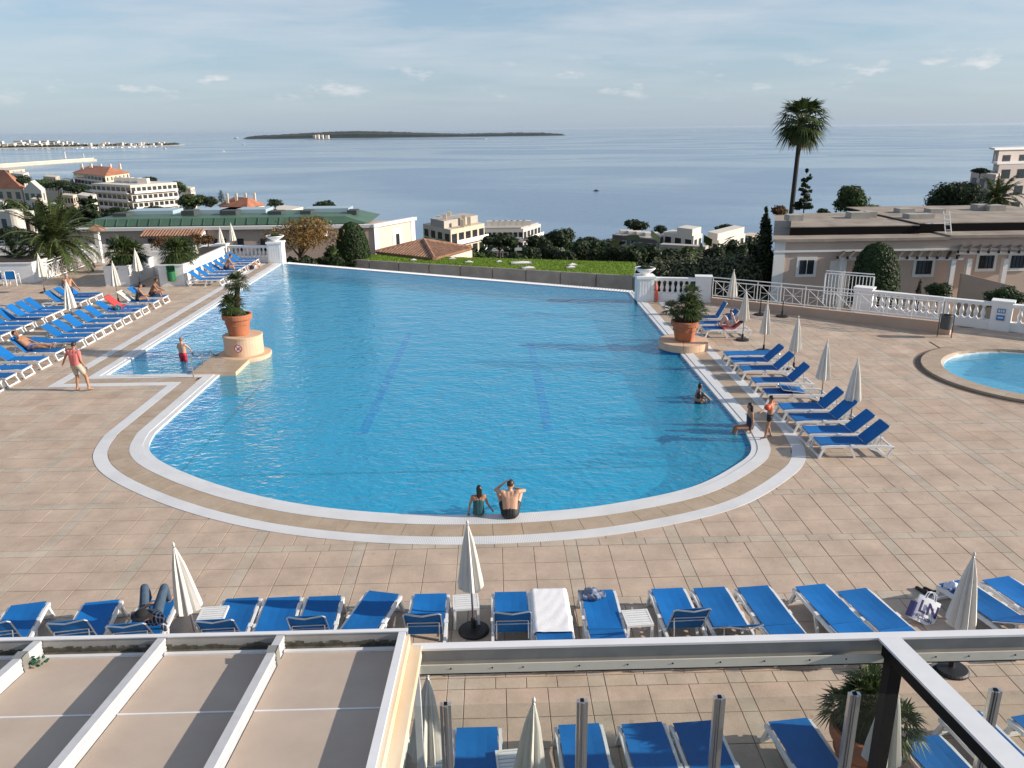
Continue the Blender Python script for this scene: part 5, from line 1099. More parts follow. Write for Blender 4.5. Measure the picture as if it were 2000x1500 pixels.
# ------------------------------------------------------------------ balustrades, planters, fences
BAL = MB().lathe([(.085, 0), (.085, .06), (.045, .09), (.075, .20), (.085, .28), (.045, .46), (.04, .52), (.075, .57), (.075, .62)], 10).mesh('baluster', True)
def balustrade(A, B, h, label, piers=(), step=.27, group=None, z0=.014):
    A = Vector(A); B = Vector(B); L = (B-A).length; d = (B-A)/L; rz = math.atan2(d.y, d.x); t = thing('balustrade', label, 'balustrade', (A.x, A.y, z0), rz, group)
    MB().box(0, L, -.17, .17, 0, h-.62-.16).build('plinth', m_white, t); MB().box(0, L, -.16, .16, h-.14, h).build('top_rail', m_white, t)
    n = int(L/step)
    for k in range(n):
        x = (k+.5)*L/n
        if any(abs(x-p) < .45 for p in piers): continue
        b = part('baluster', BAL, m_white, t, (x, 0, h-.62-.16+.001)); b.scale = (1.15, 1.15, (.62+.02-.002)/.62)
    for p in piers:
        MB().box(p-.38, p+.38, -.26, .26, -.005, h+.05).build('pier', m_white, t); MB().box(p-.43, p+.43, -.31, .31, h+.051, h+.13).build('pier_cap', m_white, t)
    return t
def column(X, Y, w, h, label):
    t = thing('pedestal', label, 'pedestal', (X, Y, .0)); MB().box(-w/2, w/2, -w/2, w/2, -.6, h-.12).build('shaft', m_white, t); MB().box(-w/2-.06, w/2+.06, -w/2-.06, w/2+.06, h-.119, h).build('cap', m_white, t)
    for k in range(5): MB().box(-w*.38+k*w*.17, -w*.38+k*w*.17+w*.09, -w/2-.02, -w/2-.001, .12, h-.22).build('flute', m_white, t)
def bowl(X, Y, z, r_, label):
    t = thing('bowl_planter', label, 'planter', (X, Y, z)); MB().lathe([(r_*.30, 0), (r_*.36, .03), (r_*.40, .08), (r_*.85, .26), (r_, .34), (r_*.98, .38), (r_*.84, .36)], 28, closed=False).build('bowl', m_white, t); MB().lathe([(r_*.86, .35), (.01, .37)], 20, closed=False).build('soil', m_soil, t)
    leaves(MB(), [(0, 0, .42, r_*.55, r_*.55, .12)], 160, .06, random.Random(4)).build('small_plants', m_leafg, t)
RC = (7.62, 39.95); column(*RC, .84, 1.30, 'white fluted pedestal at the right end of the infinity edge'); bowl(*RC, 1.301, .52, 'white bowl planter on the right pedestal')
LC = (-14.55, 54.05); column(*LC, .95, 1.43, 'white pedestal at the left end of the infinity edge'); bowl(*LC, 1.431, .60, 'white bowl planter on the left pedestal')
balustrade((8.08, 39.9), (10.75, 39.35), 1.18, 'short white balustrade between the bowl pedestal and the fence', (2.45,))
balustrade((16.75, 36.35), (30.0, 26.3), 1.15, 'long white balustrade below the pink building', (.45, 6.0, 12.0))
balustrade((-18.6, 54.6), (-15.05, 54.2), 1.12, 'white balustrade behind the loungers at the left pedestal', (.3,))
t = thing('curved_wall_end', 'rounded white wall end beside the left balustrade', 'wall', (-19.0, 54.7, 0)); MB().lathe([(.62, -.01), (.62, 1.0), (.68, 1.02), (.68, 1.12)], 24).build('wall', m_white, t)
sgn = MB().box(-.17, .17, -.012, 0, -.27, .27).build('notice', mat('sign_white', (0.72, 0.68, 0.66), .5)); tag(sgn, 'small blue and white notice on the balustrade pier', 'sign')
bd = Vector((30.0-16.75, 26.3-36.35)).normalized(); bn = Vector((bd.y, -bd.x)); q_ = Vector((16.75, 36.35))+bd*6.0+bn*.275; sgn.location = (q_.x, q_.y, .72); sgn.rotation_euler = (0, 0, math.atan2(bd.y, bd.x))
MB().box(-.155, .155, -.0165, -.0125, -.25, -.02).build('blue_field', mat('sign_blue', (0.03, 0.20, 0.50), .5), sgn); MB().box(-.155, .155, -.0165, -.0125, .06, .25).build('blue_field', mat('sign_blue', (0.03, 0.20, 0.50), .5), sgn)
for k in range(3): MB().box(-.11+k*.085, -.06+k*.085, -.020, -.017, .10, .21).build('pictogram', m_signw, sgn)
MB().box(-.10, .10, -.020, -.017, -.16, -.10).build('pictogram', m_signw, sgn)
def xfence(A, B, h, label, npan, zA=0.0, zB=0.0, w=.035, star=True):
    A = Vector(A); B = Vector(B); t = thing('white_fence', label, 'fence', (0, 0, 0)); P = lambda f, z: (*A.lerp(B, f), zA+(zB-zA)*f+z)
    top = h; 
    for zz_ in (top, top-.17, .10): MB().bar(P(0, zz_), P(1, zz_), w*1.3, w*1.1).build('rail', m_white, t)
    for k in range(npan+1):
        MB().bar(P(k/npan, 0), P(k/npan, top), w, w).build('post', m_white, t)
        if k < npan:
            a, b = k/npan, (k+1)/npan; g_ = (b-a)*.13; a2, b2 = a+g_, b-g_
            for f in (a2, b2): MB().bar(P(f, .10), P(f, top-.17), w*.6, w*.6).build('bar', m_white, t)
            MB().bar(P(a2, .11), P(b2, top-.18), w*.55, w*.55).build('brace', m_white, t); MB().bar(P(a2, top-.18), P(b2, .11), w*.5, w*.5).build('brace', m_white, t)
            if star: MB().bar(P((a+b)/2, .10), P((a+b)/2, top-.17), w*.5, w*.45).build('bar', m_white, t); MB().bar(P(a2, (top-.07)/2), P(b2, (top-.07)/2), w*.5, w*.4).build('bar', m_white, t)
    return t
lwall = thing('low_wall', 'low pink wall carrying the white diagonal fence', 'wall', (0, 0, 0)); FA, FB = Vector((10.85, 39.0)), Vector((19.05, 32.05)); fdv = (FB-FA).normalized(); fnn = Vector((fdv.y, -fdv.x))
m_lowpink = mat('low_wall_render', (0.50, 0.36, 0.27), .85, .08, 1.0)
MB().add([(*(FA+fnn*.14), .0), (*(FB+fnn*.14), .0), (*(FB-fnn*.14), .0), (*(FA-fnn*.14), .0), (*(FA+fnn*.14), .30), (*(FB+fnn*.14), .52), (*(FB-fnn*.14), .52), (*(FA-fnn*.14), .30)], [(3, 2, 1, 0), (4, 5, 6, 7), (0, 1, 5, 4), (1, 2, 6, 5), (2, 3, 7, 6), (3, 0, 4, 7)]).build('wall', m_lowpink, lwall)
xfence(FA, FA.lerp(FB, .96), 1.0, 'white metal fence with star braces on the low pink wall', 9, .30, .51)
t = thing('stair_railing', 'white stair railing with close upright bars behind the fence', 'railing', (0, 0, 0)); sa, sb = atY(1606, 600, 38.6), atY(1700, 600, 37.4); PA = Vector((sa[0], 38.6)); PB = Vector((sb[0], 37.4))
for zz_ in (1.62, 1.50, .5): MB().bar((*PA, zz_), (*PB, zz_), .045, .04).build('rail', m_white, t)
for k in range(15): q2 = PA.lerp(PB, k/14); MB().bar((*q2, 0), (*q2, 1.5), .025 if k % 14 else .06).build('bar', m_white, t)
BX, BY, _h = 18.6, 31.7, 1
t = thing('litter_bin', 'dark grey litter basket on a two legged stand by the low wall', 'litter bin', (18.55, 31.6, .014), R(-30)); m_bing = mat('dark_grey_metal', (0.06, 0.065, 0.07), .5)
MB().lathe([(.19, .36), (.215, .40), (.225, .93), (.21, .95), (.20, .42)], 20, closed=False).build('basket', m_bing, t); MB().lathe([(.19, .365), (.01, .36)], 16, closed=False).build('basket_floor', m_bing, t)
for s_ in (-1, 1): MB().bar((s_*.26, 0, 0), (s_*.26, 0, .98), .035).build('leg', m_bing, t)
for zz_ in (.36, .96): MB().bar((-.26, .0, zz_), (.26, .0, zz_), .025).build('crossbar', m_bing, t)
# left planters
def planter(x0, x1, y0, y1, h, label):
    t = thing('white_planter', label, 'planter', (0, 0, 0)); MB().box(x0, x1, y0, y1, -.01, h).build('wall', m_white, t); MB().box(x0-.05, x1+.05, y0-.05, y1+.05, h+.001, h+.07).build('coping', m_white, t); MB().box(x0+.12, x1-.12, y0+.12, y1-.12, h+.071, h+.10).build('soil', m_soil, t); return t
planter(-31.5, -27.2, 47.6, 50.2, 1.15, 'large white planter below the date palm'); planter(-22.35, -20.95, 46.1, 49.8, 1.10, 'white planter with a fan palm and russet shrub'); planter(-19.15, -17.72, 45.85, 53.2, 1.18, 'long white planter with a fan palm beside the green bin')
tag(MB().box(-20.94, -19.16, 49.6, 49.85, -.01, 1.45).build('white_wall', m_white), 'white rendered wall between the two planters', 'wall')
tag(MB().box(-40, -20, 56.6, 56.9, -.01, 1.0).build('white_parapet', m_white), 'white parapet wall behind the left planters', 'wall')
xfence((-26.9, 48.6), (-26.3, 53.3), 1.12, 'white lattice fence rising beside the date palm planter', 5, .0, .25); xfence((-26.25, 53.35), (-24.2, 53.6), 1.12, 'short white lattice fence panel behind the ramp', 2, .25, .25); xfence((-36, 50.6), (-30.2, 52.3), 1.1, 'white lattice fence behind the left planter', 6, .7, .9)
gbn = thing('green_bin', 'green litter bin hung on the front of the long planter', 'litter bin', (-18.35, 45.60, .35)); m_gr = mat('bin_green', (0.01, 0.13, 0.045), .4)
MB().lathe([(.17, 0), (.22, .04), (.235, .55), (.22, .56), (.20, .06)], 20, closed=False).build('body', m_gr, gbn); MB().add([(.24*math.cos(a), .24*math.sin(a), z) for z in (.561, .86) for a in [math.pi*k/12 for k in range(13)]], [(k, k+1, k+14, k+13) for k in range(12)]+[tuple(range(13, 26))]).build('hood', m_gr, gbn)
t = thing('gatepost_pavilion', 'small white pillar with tiled cap behind the lattice fence', 'pillar', (*at(197, 505, .3), 0)); MB().box(-.14, .14, -.14, .14, -.5, 2.2).build('pillar', m_white, t); MB().add([(-.6, -.5, 2.21), (.6, -.5, 2.21), (.6, .5, 2.21), (-.6, .5, 2.21), (0, 0, 2.6)], [(0, 1, 4), (1, 2, 4), (2, 3, 4), (3, 0, 4), (3, 2, 1, 0)]).build('tiled_cap', m_terra, t)
feather_palm('date_palm', 'large date palm with arching fronds and orange dates in the left planter', -27.6, 51.2, .3, 1.75, .36, 3.3, 62, 5, fruit=True)
feather_palm('date_palm', 'small palm with drooping fronds left of the date palm', -29.9, 50.9, .6, .5, .2, 2.0, 26, 9)
dwarf_palm(-21.65, 47.3, 1.19, [(0, 0, .45, 60, 1.7), (.3, .6, .35, 40, 1.4)], 'bright green fan palm in the white planter', 31, .62); dwarf_palm(-18.45, 47.0, 1.27, [(0, 0, .4, 56, 1.55), (.1, .9, .45, 40, 1.4)], 'grey green fan palm above the green bin', 33, .62)
for (x, y, z, w, h, lb) in ((-20.4, 50.6, 1.1, 2.2, 1.3, 'russet shrub behind the wall between the planters'), (-18.4, 50.4, 1.27, 1.3, 1.25, 'dark russet shrub at the back of the long planter'), (-18.4, 52.3, 1.27, 1.2, .9, 'bare russet bush at the end of the long planter')):
    limb_tree('shrub', lb, x, y, z, z+h, w, m_leafr, 'round', 1100, .07, seed=int(x*9), cat='shrub', crown_frac=.85)
# ------------------------------------------------------------------ pink building on the right
YP = 46.0; zE = atY(1520, 472, YP)[1]; XA = atY(1512, 500, YP)[0]; XB2 = atY(1850, 480, YP)[0]; XC2 = atY(2200, 480, YP)[0]; zE2 = atY(1950, 463, YP)[1]
pb = thing('pink_building', 'long pink building with flat black banded roof and timber pergola', 'building', (0, 0, 0))
kx = lambda x, y: x*y/YP
MB().prism([(XA, YP), (XB2, YP), (XB2, YP+13), (kx(XA, YP+13), YP+13)], -6, zE).build('wall', m_pink, pb); MB().box(XB2+.002, XC2, YP+.02, YP+14, -6, zE2).build('wall', m_pink, pb)
m_rooft = mat('roof_gravel', (0.20, 0.165, 0.135), .9, col2=(0.38, 0.32, 0.26), scale=.7, detail=8); m_bblack = mat('black_roof_band', (0.007, 0.006, 0.007), .9, spec=.1)
MB().prism([(XA-.25, YP-.25), (XB2-.01, YP-.25), (XB2-.01, YP+13), (kx(XA, YP+13)-.2, YP+13)], zE+.001, zE+.16).build('roof_edge', m_rooft, pb); MB().box(XB2+.0, XC2, YP-.22, YP+14, zE2+.001, zE2+.16).build('roof_edge', m_rooft, pb)
zB1 = atY(1680, 443, YP+1.4)[1]; xb0 = atY(1543, 450, YP+1.4)[0]; MB().prism([(xb0, YP+1.4), (XB2-1.0, YP+1.4), (XB2-1.0, YP+9), (xb0*(YP+9)/(YP+1.4), YP+9)], zE+.161, zB1).build('black_band', m_bblack, pb); MB().prism([(xb0+.03, YP+1.43), (XB2-1.03, YP+1.43), (XB2-1.03, YP+9), (xb0*(YP+9)/(YP+1.4)+.03, YP+9)], zB1+.001, zB1+.05).build('upper_roof', m_rooft, pb)
zB2 = atY(1900, 436, YP+1.6)[1]; MB().box(XB2-.98, XC2, YP+1.6, YP+11, zE2+.161, zB2).build('black_band', m_bblack, pb); MB().box(XB2-.95, XC2, YP+1.63, YP+12, zB2+.001, zB2+.05).build('upper_roof', m_rooft, pb)
for (px, w, d_, zz_) in ((1555, .9, 3.0, zB1), (1680, 1.2, 4, zB1), (1700, .8, 4.4, zB1), (1770, 1.0, 6, zB1), (1800, 1.6, 2.6, zB1), (1830, 1.0, 5.6, zB1), (1920, 1.0, 7, zB2), (1945, 1.1, 6.5, zB2)):
    X = atY(px, 430, YP+d_+1.3)[0]; MB().box(X-w/2, X+w/2, YP+1.3+d_, YP+2.2+d_, zz_+.051, zz_+.42).build('roof_unit', m_conc, pb)
for x in (XA+.05, ): MB().box(x-.08, x+.55, YP-.06, YP-.002, -6, zE-.02).build('corner_pilaster', m_trim, pb)
MB().box(XA-.04, XB2-.02, YP-.10, YP-.003, zE-.62, zE-.50).build('string_course', m_trim, pb); MB().box(XB2+.02, XC2, YP-.08, YP+.015, zE2-.75, zE2-.62).build('string_course', m_trim, pb)
sc = YP*1.02/F_PX
for (px0, px1, y0, y1) in ((1562, 1587, 508, 535), (1790, 1817, 509, 535), (1913, 1938, 499, 524), (1975, 1999, 499, 523)):
    x0, z1 = atY(px0, y0, YP); x1, z0 = atY(px1, y1, YP)
    MB().box(x0-.17, x1+.17, YP-.05, YP-.004, z0-.17, z1+.17).build('window_surround', m_trim, pb); w_ = MB().box(x0, x1, YP-.062, YP-.051, z0, z1).build('window', m_win, pb)
    for k in range(4 if px0 > 1600 else 1): MB().box(x0+(x1-x0)*(k+.5)/(4 if px0 > 1600 else 1)-.015, x0+(x1-x0)*(k+.5)/(4 if px0 > 1600 else 1)+.015, YP-.09, YP-.063, z0, z1).build('window_bar', m_trim if px0 < 1600 else m_black, w_)
x0, z1 = atY(1622, 509, YP); x1, z0 = atY(1648, 560, YP); MB().box(x0, x1, YP-.05, YP-.003, z0, z1).build('door', m_trim, pb)
m_beam = mat('dark_timber', (0.022, 0.016, 0.013), .8, .2, 4)
pgt = thing('timber_pergola', 'row of dark timber pergola beams on white posts along the pink building', 'pergola', (0, 0, 0))
def beams(px0, px1, ypx, n, z_off=0):
    for k in range(n):
        px = px0+(px1-px0)*k/(n-1); X, z_ = atY(px, ypx, YP); MB().bar((X+.25, YP-.02, z_+.12), (X-.75, YP-1.5, z_+.02), .13, .16).build('beam', m_beam, pgt)
    Xa, za = atY(px0, ypx, YP); Xb, zb_ = atY(px1, ypx, YP); MB().bar((Xa-.6, YP-1.15, za-.10), (Xb-.2, YP-1.15, zb_-.10), .12, .14).build('header', m_trim, pgt)
beams(1640, 1866, 496, 13); beams(1868, 2080, 485, 12)
for px in (1648, 1862, 1893, 1964): X, z_ = atY(px, 505, YP-1.15); MB().box(X-.13, X+.13, YP-1.28, YP-1.02, -6, z_).build('post', m_trim, pgt)
t = thing('sloping_wall', 'low pink stair wall sloping down in front of the pink building', 'wall', (0, 0, 0)); a_, b_ = atY(1880, 534, YP-2.0), atY(1985, 560, YP-3.5)
MB().add([(a_[0], YP-2.0, -6), (b_[0], YP-3.5, -6), (b_[0], YP-3.3, -6), (a_[0], YP-1.8, -6), (a_[0], YP-2.0, a_[1]), (b_[0], YP-3.5, b_[1]), (b_[0], YP-3.3, b_[1]), (a_[0], YP-1.8, a_[1])], [(3, 2, 1, 0), (4, 5, 6, 7), (0, 1, 5, 4), (1, 2, 6, 5), (2, 3, 7, 6), (3, 0, 4, 7)]).build('wall', m_lowpink, t)
t = thing('roof_ladder', 'pale ladder leaning on the black roof band of the pink building', 'ladder', (0, 0, 0)); X, z_ = atY(1842, 455, YP+.9)
for dx in (0, .35): MB().bar((X+dx, YP+.6, zE+.17), (X+dx+.1, YP+1.38, zE+1.45), .05).build('rail', m_trim, t)
for k in range(4): MB().bar((X+.02*k, YP+.7+.17*k, zE+.45+.28*k), (X+.35+.02*k, YP+.7+.17*k, zE+.45+.28*k), .03).build('rung', m_trim, t)
MB().bar((X-.9, YP+1.33, zB1+.15), (X+.5, YP+1.33, zB1+.15), .05).build('guard_rail', m_trim, t)
# ------------------------------------------------------------------ trees
Xc, zc = atY(685, 437, 62); clipped('clipped_cypress', 'clipped dark cone shrub beside the autumn tree', Xc, 62, atY(685, 520, 62)[1], [(1.28, 0), (1.30, 1.0), (1.15, 2.0), (.85, 2.85), (.45, 3.25), (.05, 3.35)], m_leafc, 5200, .085)
Xc, zc = atY(1718, 474, 42.5); zb_ = atY(1718, 590, 42.5)[1]; H_ = zc-zb_; clipped('clipped_cypress', 'big clipped green cone shrub in front of the pink building', Xc, 42.5, zb_, [(1.22, 0), (1.24, H_*.3), (1.10, H_*.6), (.90, H_*.8), (.55, H_*.95), (.06, H_)], m_leafc, 6500, .07, seed=2)
hX0, hz = atY(1280, 492, 49); hX1 = atY(1468, 490, 49)[0]
hg = thing('hedge', 'tall loose olive green hedge behind the short balustrade', 'hedge', (0, 0, 0)); hb = [(hX0+(hX1-hX0)*f, 49+rnd.uniform(-.5, .5), hz-1.9+rnd.uniform(-.25, .15), 1.0, 1.1, 1.9) for f in (0.04, .18, .32, .46, .6, .74, .88, .97)]+[(hX0+(hX1-hX0)*f, 49, hz-3.6, 1.2, 1.2, 1.6) for f in (0.05, .25, .5, .75, .95)]
leaves(MB(), hb, 13000, .11, random.Random(12), .62).build('foliage', m_leafo, hg)
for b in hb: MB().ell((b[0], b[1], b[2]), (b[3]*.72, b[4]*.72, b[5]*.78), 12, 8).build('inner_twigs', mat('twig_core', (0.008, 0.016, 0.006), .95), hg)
def shrub_row(px0, px1, ytop, ybase, Y, n, m, label, seed):
    for k in range(n):
        px = px0+(px1-px0)*(k+.5)/n; tree_px('shrub', label, px, ybase, ytop+rnd.uniform(-3, 4), (px1-px0)/n*1.5, Y+rnd.uniform(-1, 1), m, 'round', 1500, cat='shrub', group=label+'s', leaf=.13, crown_frac=.95)
tree_px('cypress_tree', 'tall dark cypress left of the pink building', 1499, 560, 401, 44, 58, m_leafd, 'cypress', 4200, leaf=.16)
shrub_row(1468, 1514, 462, 620, 53, 3, m_leafd, 'dark evergreen bush beside the left corner of the pink building', 3)
# tall fan palm
XW = atY(1546, 420, 68)[0]; zWt = atY(1553, 246, 68)[1]; t = thing('tall_fan_palm', 'very tall slim fan palm rising above the roofs against the sea', 'palm tree', (XW, 68, -6)); rr = random.Random(6); hW = zWt+6
MB().tube([(0, 0, 0), (-.05, 0, hW*.5), (.03, 0, hW*.82), (.12, 0, hW)], [.26, .20, .18, .21], 12).build('trunk', mat('palm_trunk', (0.035, 0.03, 0.028), .9, .3, 6, bump=.4), t)
fo = MB(); st = MB(); fan_palm_head(fo, st, Vector((.12, 0, hW+.3)), 46, 2.0, rr, .15, -1.05, .50, 15, 1.0); fo.build('leaves', m_palm, t); st.build('leaf_stalks', mat('frond_stem', (0.12, 0.13, 0.05), .7), t)
dd = MB()
for k in range(16): a = rr.uniform(0, 6.28); fan_leaf(dd, Vector((.12+.4*math.cos(a), .4*math.sin(a), hW-.1+rr.uniform(-.6, .1))), Vector((math.cos(a)*.35, math.sin(a)*.35, -1)), 1.5, rr, 9, 1.1, .1)
dd.build('dead_skirt', m_dead, t)
tree_px('cedar_tree', 'small tiered cedar right of the tall fan palm', 1578, 425, 333, 46, 64, m_leafd, 'cedar', 2600, leaf=.13)
tree_px('shrub', 'russet leaved shrub at the foot of the tall fan palm', 1526, 445, 396, 40, 60, m_leafr, 'round', 1300, cat='shrub', leaf=.10)
tree_px('round_tree', 'dense rounded green tree behind the black banded roof', 1668, 440, 352, 78, 62, m_leafg, 'round', 5200, leaf=.12, crown_frac=.92)
tree_px('shrub', 'light green bamboo like bush right of the rounded tree', 1708, 440, 393, 46, 60, m_leafo, 'round', 1700, cat='shrub', leaf=.11, crown_frac=.9); tree_px('shrub', 'small dark bush left of the rounded tree', 1608, 440, 405, 36, 60, m_leafd, 'round', 1000, cat='shrub', leaf=.10)
tree_px('dark_tree', 'dark spreading tree below the modern apartment block', 1872, 455, 350, 135, 72, m_leafd, 'round', 7000, leaf=.17, crown_frac=.85)
Xf, zf = atY(1945, 395, 68); feather_palm('date_palm', 'dark date palm below the modern apartment block', Xf, 68, -3, zf+3.3, .3, 2.6, 46, 14)
tree_px('shrub', 'planted bush on the terrace of the modern lower wing', 1916, 345, 328, 36, 146, m_leafd, 'round', 700, cat='shrub', leaf=.3)
tree_px('shrub', 'low round bush behind the long balustrade', 1836, 600, 548, 66, 40, m_leafc, 'round', 3200, cat='shrub', leaf=.07, crown_frac=.95); tree_px('shrub', 'broad dark bush behind the right end of the long balustrade', 1972, 615, 556, 96, 38, m_leafc, 'round', 3600, cat='shrub', leaf=.07, crown_frac=.95); tree_px('cypress_tree', 'slim brown columnar conifer rising through the long balustrade', 1798, 610, 541, 17, 37.8, leaf_mat('brown_conifer', (0.03, 0.018, 0.012), (0.06, 0.04, 0.02)), 'cypress', 1500, leaf=.05)
# autumn tree and garden below the terrace
tree_px('autumn_tree', 'orange and gold autumn tree behind the left pedestal', 578, 545, 404, 190, 60, m_leafa, 'round', 4200, leaf=.09, crown_frac=.72, trunk=.16)
tree_px('shrub', 'green bush between the autumn tree and the cone shrub', 645, 540, 470, 50, 61, m_leafg, 'round', 1500, cat='shrub', leaf=.11, crown_frac=.95)
shrub_row(560, 672, 497, 545, 57.5, 4, m_leafd, 'dark low bush behind the infinity edge', 5)
# mid distance
for k, (px, yb, yt, w, Y, m, kd, n, lb) in enumerate([
    (638, 430, 389, 56, 180, m_leafd, 'round', 2600, 'round stone pine rising behind the green roof'), (976, 520, 459, 84, 92, m_leafd, 'pine', 4200, 'umbrella pine in front of the pale apartment block'),
    (1092, 515, 443, 78, 105, m_leafd, 'round', 3600, 'dark rounded pine beyond the lawn'), (1050, 515, 455, 60, 100, m_leafd, 'round', 2400, 'dark pine left of the rounded pine beyond the lawn'), (1070, 520, 480, 90, 84, m_leafo, 'round', 2600, 'olive bush behind the lawn edge'),
    (1150, 520, 457, 60, 110, m_leafd, 'round', 2400, 'dark tree left of the dark fronted apartments'), (1185, 520, 460, 56, 108, m_leafd, 'round', 2200, 'dark tree touching the dark fronted apartments'), (1120, 520, 470, 60, 96, m_leafg, 'round', 2200, 'green tree in front of the dark trees'), (1225, 520, 486, 60, 90, m_leafg, 'round', 1800, 'green tree below the dark fronted apartments'),
    (1243, 475, 425, 62, 255, m_leafd, 'round', 2400, 'large dark tree above the dark fronted apartments'), (1292, 470, 437, 34, 255, m_leafd, 'round', 1400, 'smaller dark tree right of the large one'), (1420, 470, 440, 46, 300, m_leafd, 'pine', 1400, 'flat topped pine above the white houses by the sea'),
    (292, 370, 344, 38, 420, m_leafd, 'round', 1300, 'round pine behind the curved white apartments'), (347, 395, 349, 34, 350, m_leafg, 'round', 1500, 'tall tree right of the curved white apartments'), (375, 425, 374, 66, 300, m_leafg, 'round', 2200, 'broad green tree beside the curved apartments'), (408, 425, 380, 40, 290, m_leafd, 'round', 1500, 'dark tree left of the orange villa'), (430, 395, 369, 18, 300, m_leafd, 'cypress', 900, 'slim cypress beside the orange villa'),
    (535, 415, 386, 40, 320, m_leafd, 'round', 900, 'low dark tree right of the orange villa'),
    (170, 450, 386, 110, 130, m_leafd, 'cedar', 3400, 'dark spreading cedar behind the date palm'), (225, 450, 400, 60, 125, m_leafd, 'round', 2200, 'dark tree below the curved white apartments'), (120, 440, 392, 60, 128, m_leafd, 'cedar', 1800, 'dark cedar left of the spreading cedar'), (300, 420, 402, 50, 280, m_leafd, 'round', 1300, 'low tree at the foot of the curved apartments'),
    (40, 370, 342, 44, 420, m_leafd, 'round', 1200, 'dark tree between the villas and the pier'), (75, 375, 348, 50, 430, m_leafg, 'round', 1300, 'green tree near the white houses by the sea'), (110, 380, 352, 50, 400, m_leafd, 'round', 1300, 'dark tree below the little cream house'), (150, 385, 358, 60, 380, m_leafd, 'round', 1500, 'dark tree in front of the orange roofed block'), (195, 385, 364, 50, 370, m_leafd, 'round', 1200, 'dark tree at the left end of the curved apartments'), (10, 510, 438, 70, 62, m_leafd, 'round', 2600, 'dark hedge like tree at the left behind the fence'), (150, 520, 470, 70, 58, m_leafd, 'round', 2200, 'dark bush behind the trunk of the date palm')]):
    tree_px('tree', lb, px, yb, yt, w, Y, m, kd, n, leaf=max(.1, w*Y/F_PX*.045))
for k, (px, yt, w, Y, m) in enumerate([(930, 486, 50, 76, m_leafg), (1005, 488, 50, 74, m_leafd), (1035, 478, 56, 78, m_leafd), (1105, 482, 60, 76, m_leafd), (1140, 464, 60, 80, m_leafd), (1170, 466, 56, 78, m_leafd), (1205, 474, 56, 76, m_leafd), (1240, 478, 60, 74, m_leafd), (1275, 474, 56, 76, m_leafd), (1310, 478, 50, 70, m_leafd), (1345, 476, 50, 72, m_leafg), (1395, 472, 60, 72, m_leafd), (1440, 464, 60, 74, m_leafd), (950, 482, 50, 80, m_leafd), (1075, 470, 56, 82, m_leafd), (1474, 452, 44, 78, m_leafd)]):
    tree_px('tree', 'dark evergreen in the belt of trees behind the lawn', px, 535, yt, w, Y, m, 'round', 2600, leaf=.16, crown_frac=.9, group='belt of trees behind the lawn')
for k, (px, yt, w, Y) in enumerate([(20, 385, 60, 190), (60, 396, 60, 160), (95, 404, 50, 140), (150, 402, 60, 150), (255, 402, 50, 200), (290, 410, 50, 200), (330, 404, 50, 220), (360, 398, 60, 230), (395, 400, 60, 230), (530, 404, 50, 250), (570, 408, 50, 220), (665, 408, 40, 220)]):
    tree_px('tree', 'dark tree on the left hillside above the green roof', px, yt+55, yt, w, Y, m_leafd if k % 3 else m_leafg, 'round', 1800, leaf=w*Y/F_PX*.045, crown_frac=.9, group='trees on the left hillside')
# woods nobody could count on the hillside
wd = MB(); rw = random.Random(8)
for k in range(1700):
    px = rw.uniform(-250, 1500) if k % 5 else rw.uniform(1500, 2300); s_ = shore(px); d = 85+(s_-95)*rw.random()**1.1
    if 1470 < px and d < 120: continue
    X, Y, z_ = ground_at(px, d)
    if Y < 84: continue
    r_ = rw.uniform(2.2, 4.4)*(1+d/900); leaves(wd, [(X, Y, z_+r_*.7, r_*1.2, r_*1.2, r_)], 80, r_*.22, rw, .6)
wd.build('hillside_wood', m_leafd, kind='stuff')
# ------------------------------------------------------------------ people
def capsule(mb, p, q, r0, r1, n=10):
    p = Vector(p); q = Vector(q); d = q-p; L = d.length
    if L < 1e-5: d = Vector((0, 0, 1)); L = 1e-5
    d = d/L; u = d.cross(Vector((0, 0, 1)) if abs(d.z) < .9 else Vector((1, 0, 0))).normalized(); v = d.cross(u)
    rings = [(-r0*.98, .12*r0), (-r0*.72, .70*r0), (-r0*.3, .955*r0), (0, r0), (L, r1), (L+r1*.3, .955*r1), (L+r1*.72, .70*r1), (L+r1*.98, .12*r1)]
    vs = [p+d*s+(u*math.cos(a)+v*math.sin(a))*rr_ for s, rr_ in rings for a in [2*math.pi*k/n for k in range(n)]]; fs = []
    for i in range(len(rings)-1):
        for k in range(n): fs.append((i*n+k, i*n+(k+1) % n, (i+1)*n+(k+1) % n, (i+1)*n+k))
    fs += [tuple(reversed(range(n))), tuple((len(rings)-1)*n+k for k in range(n))]
    return mb.add(vs, fs)
def fuse(mb, name, m, parent, voxel=.011, smooth=4, ratio=.4):
    """one continuous skin over the overlapping volumes"""
    me = mb.mesh(name); o = D.objects.new('tmp', me); COL.objects.link(o)
    bm = bmesh.new(); bm.from_mesh(me); bmesh.ops.recalc_face_normals(bm, faces=bm.faces[:]); bm.to_mesh(me); bm.free()
    a = o.modifiers.new('r', 'REMESH'); a.mode = 'VOXEL'; a.voxel_size = voxel; a.use_smooth_shade = True
    b = o.modifiers.new('s', 'SMOOTH'); b.iterations = smooth; b.factor = .5
    c = o.modifiers.new('d', 'DECIMATE'); c.ratio = ratio
    dg = bpy.context.evaluated_depsgraph_get(); nm = D.meshes.new_from_object(o.evaluated_get(dg)); D.objects.remove(o); nm.name = name; nm.materials.clear()
    return link(name, nm, m, parent)
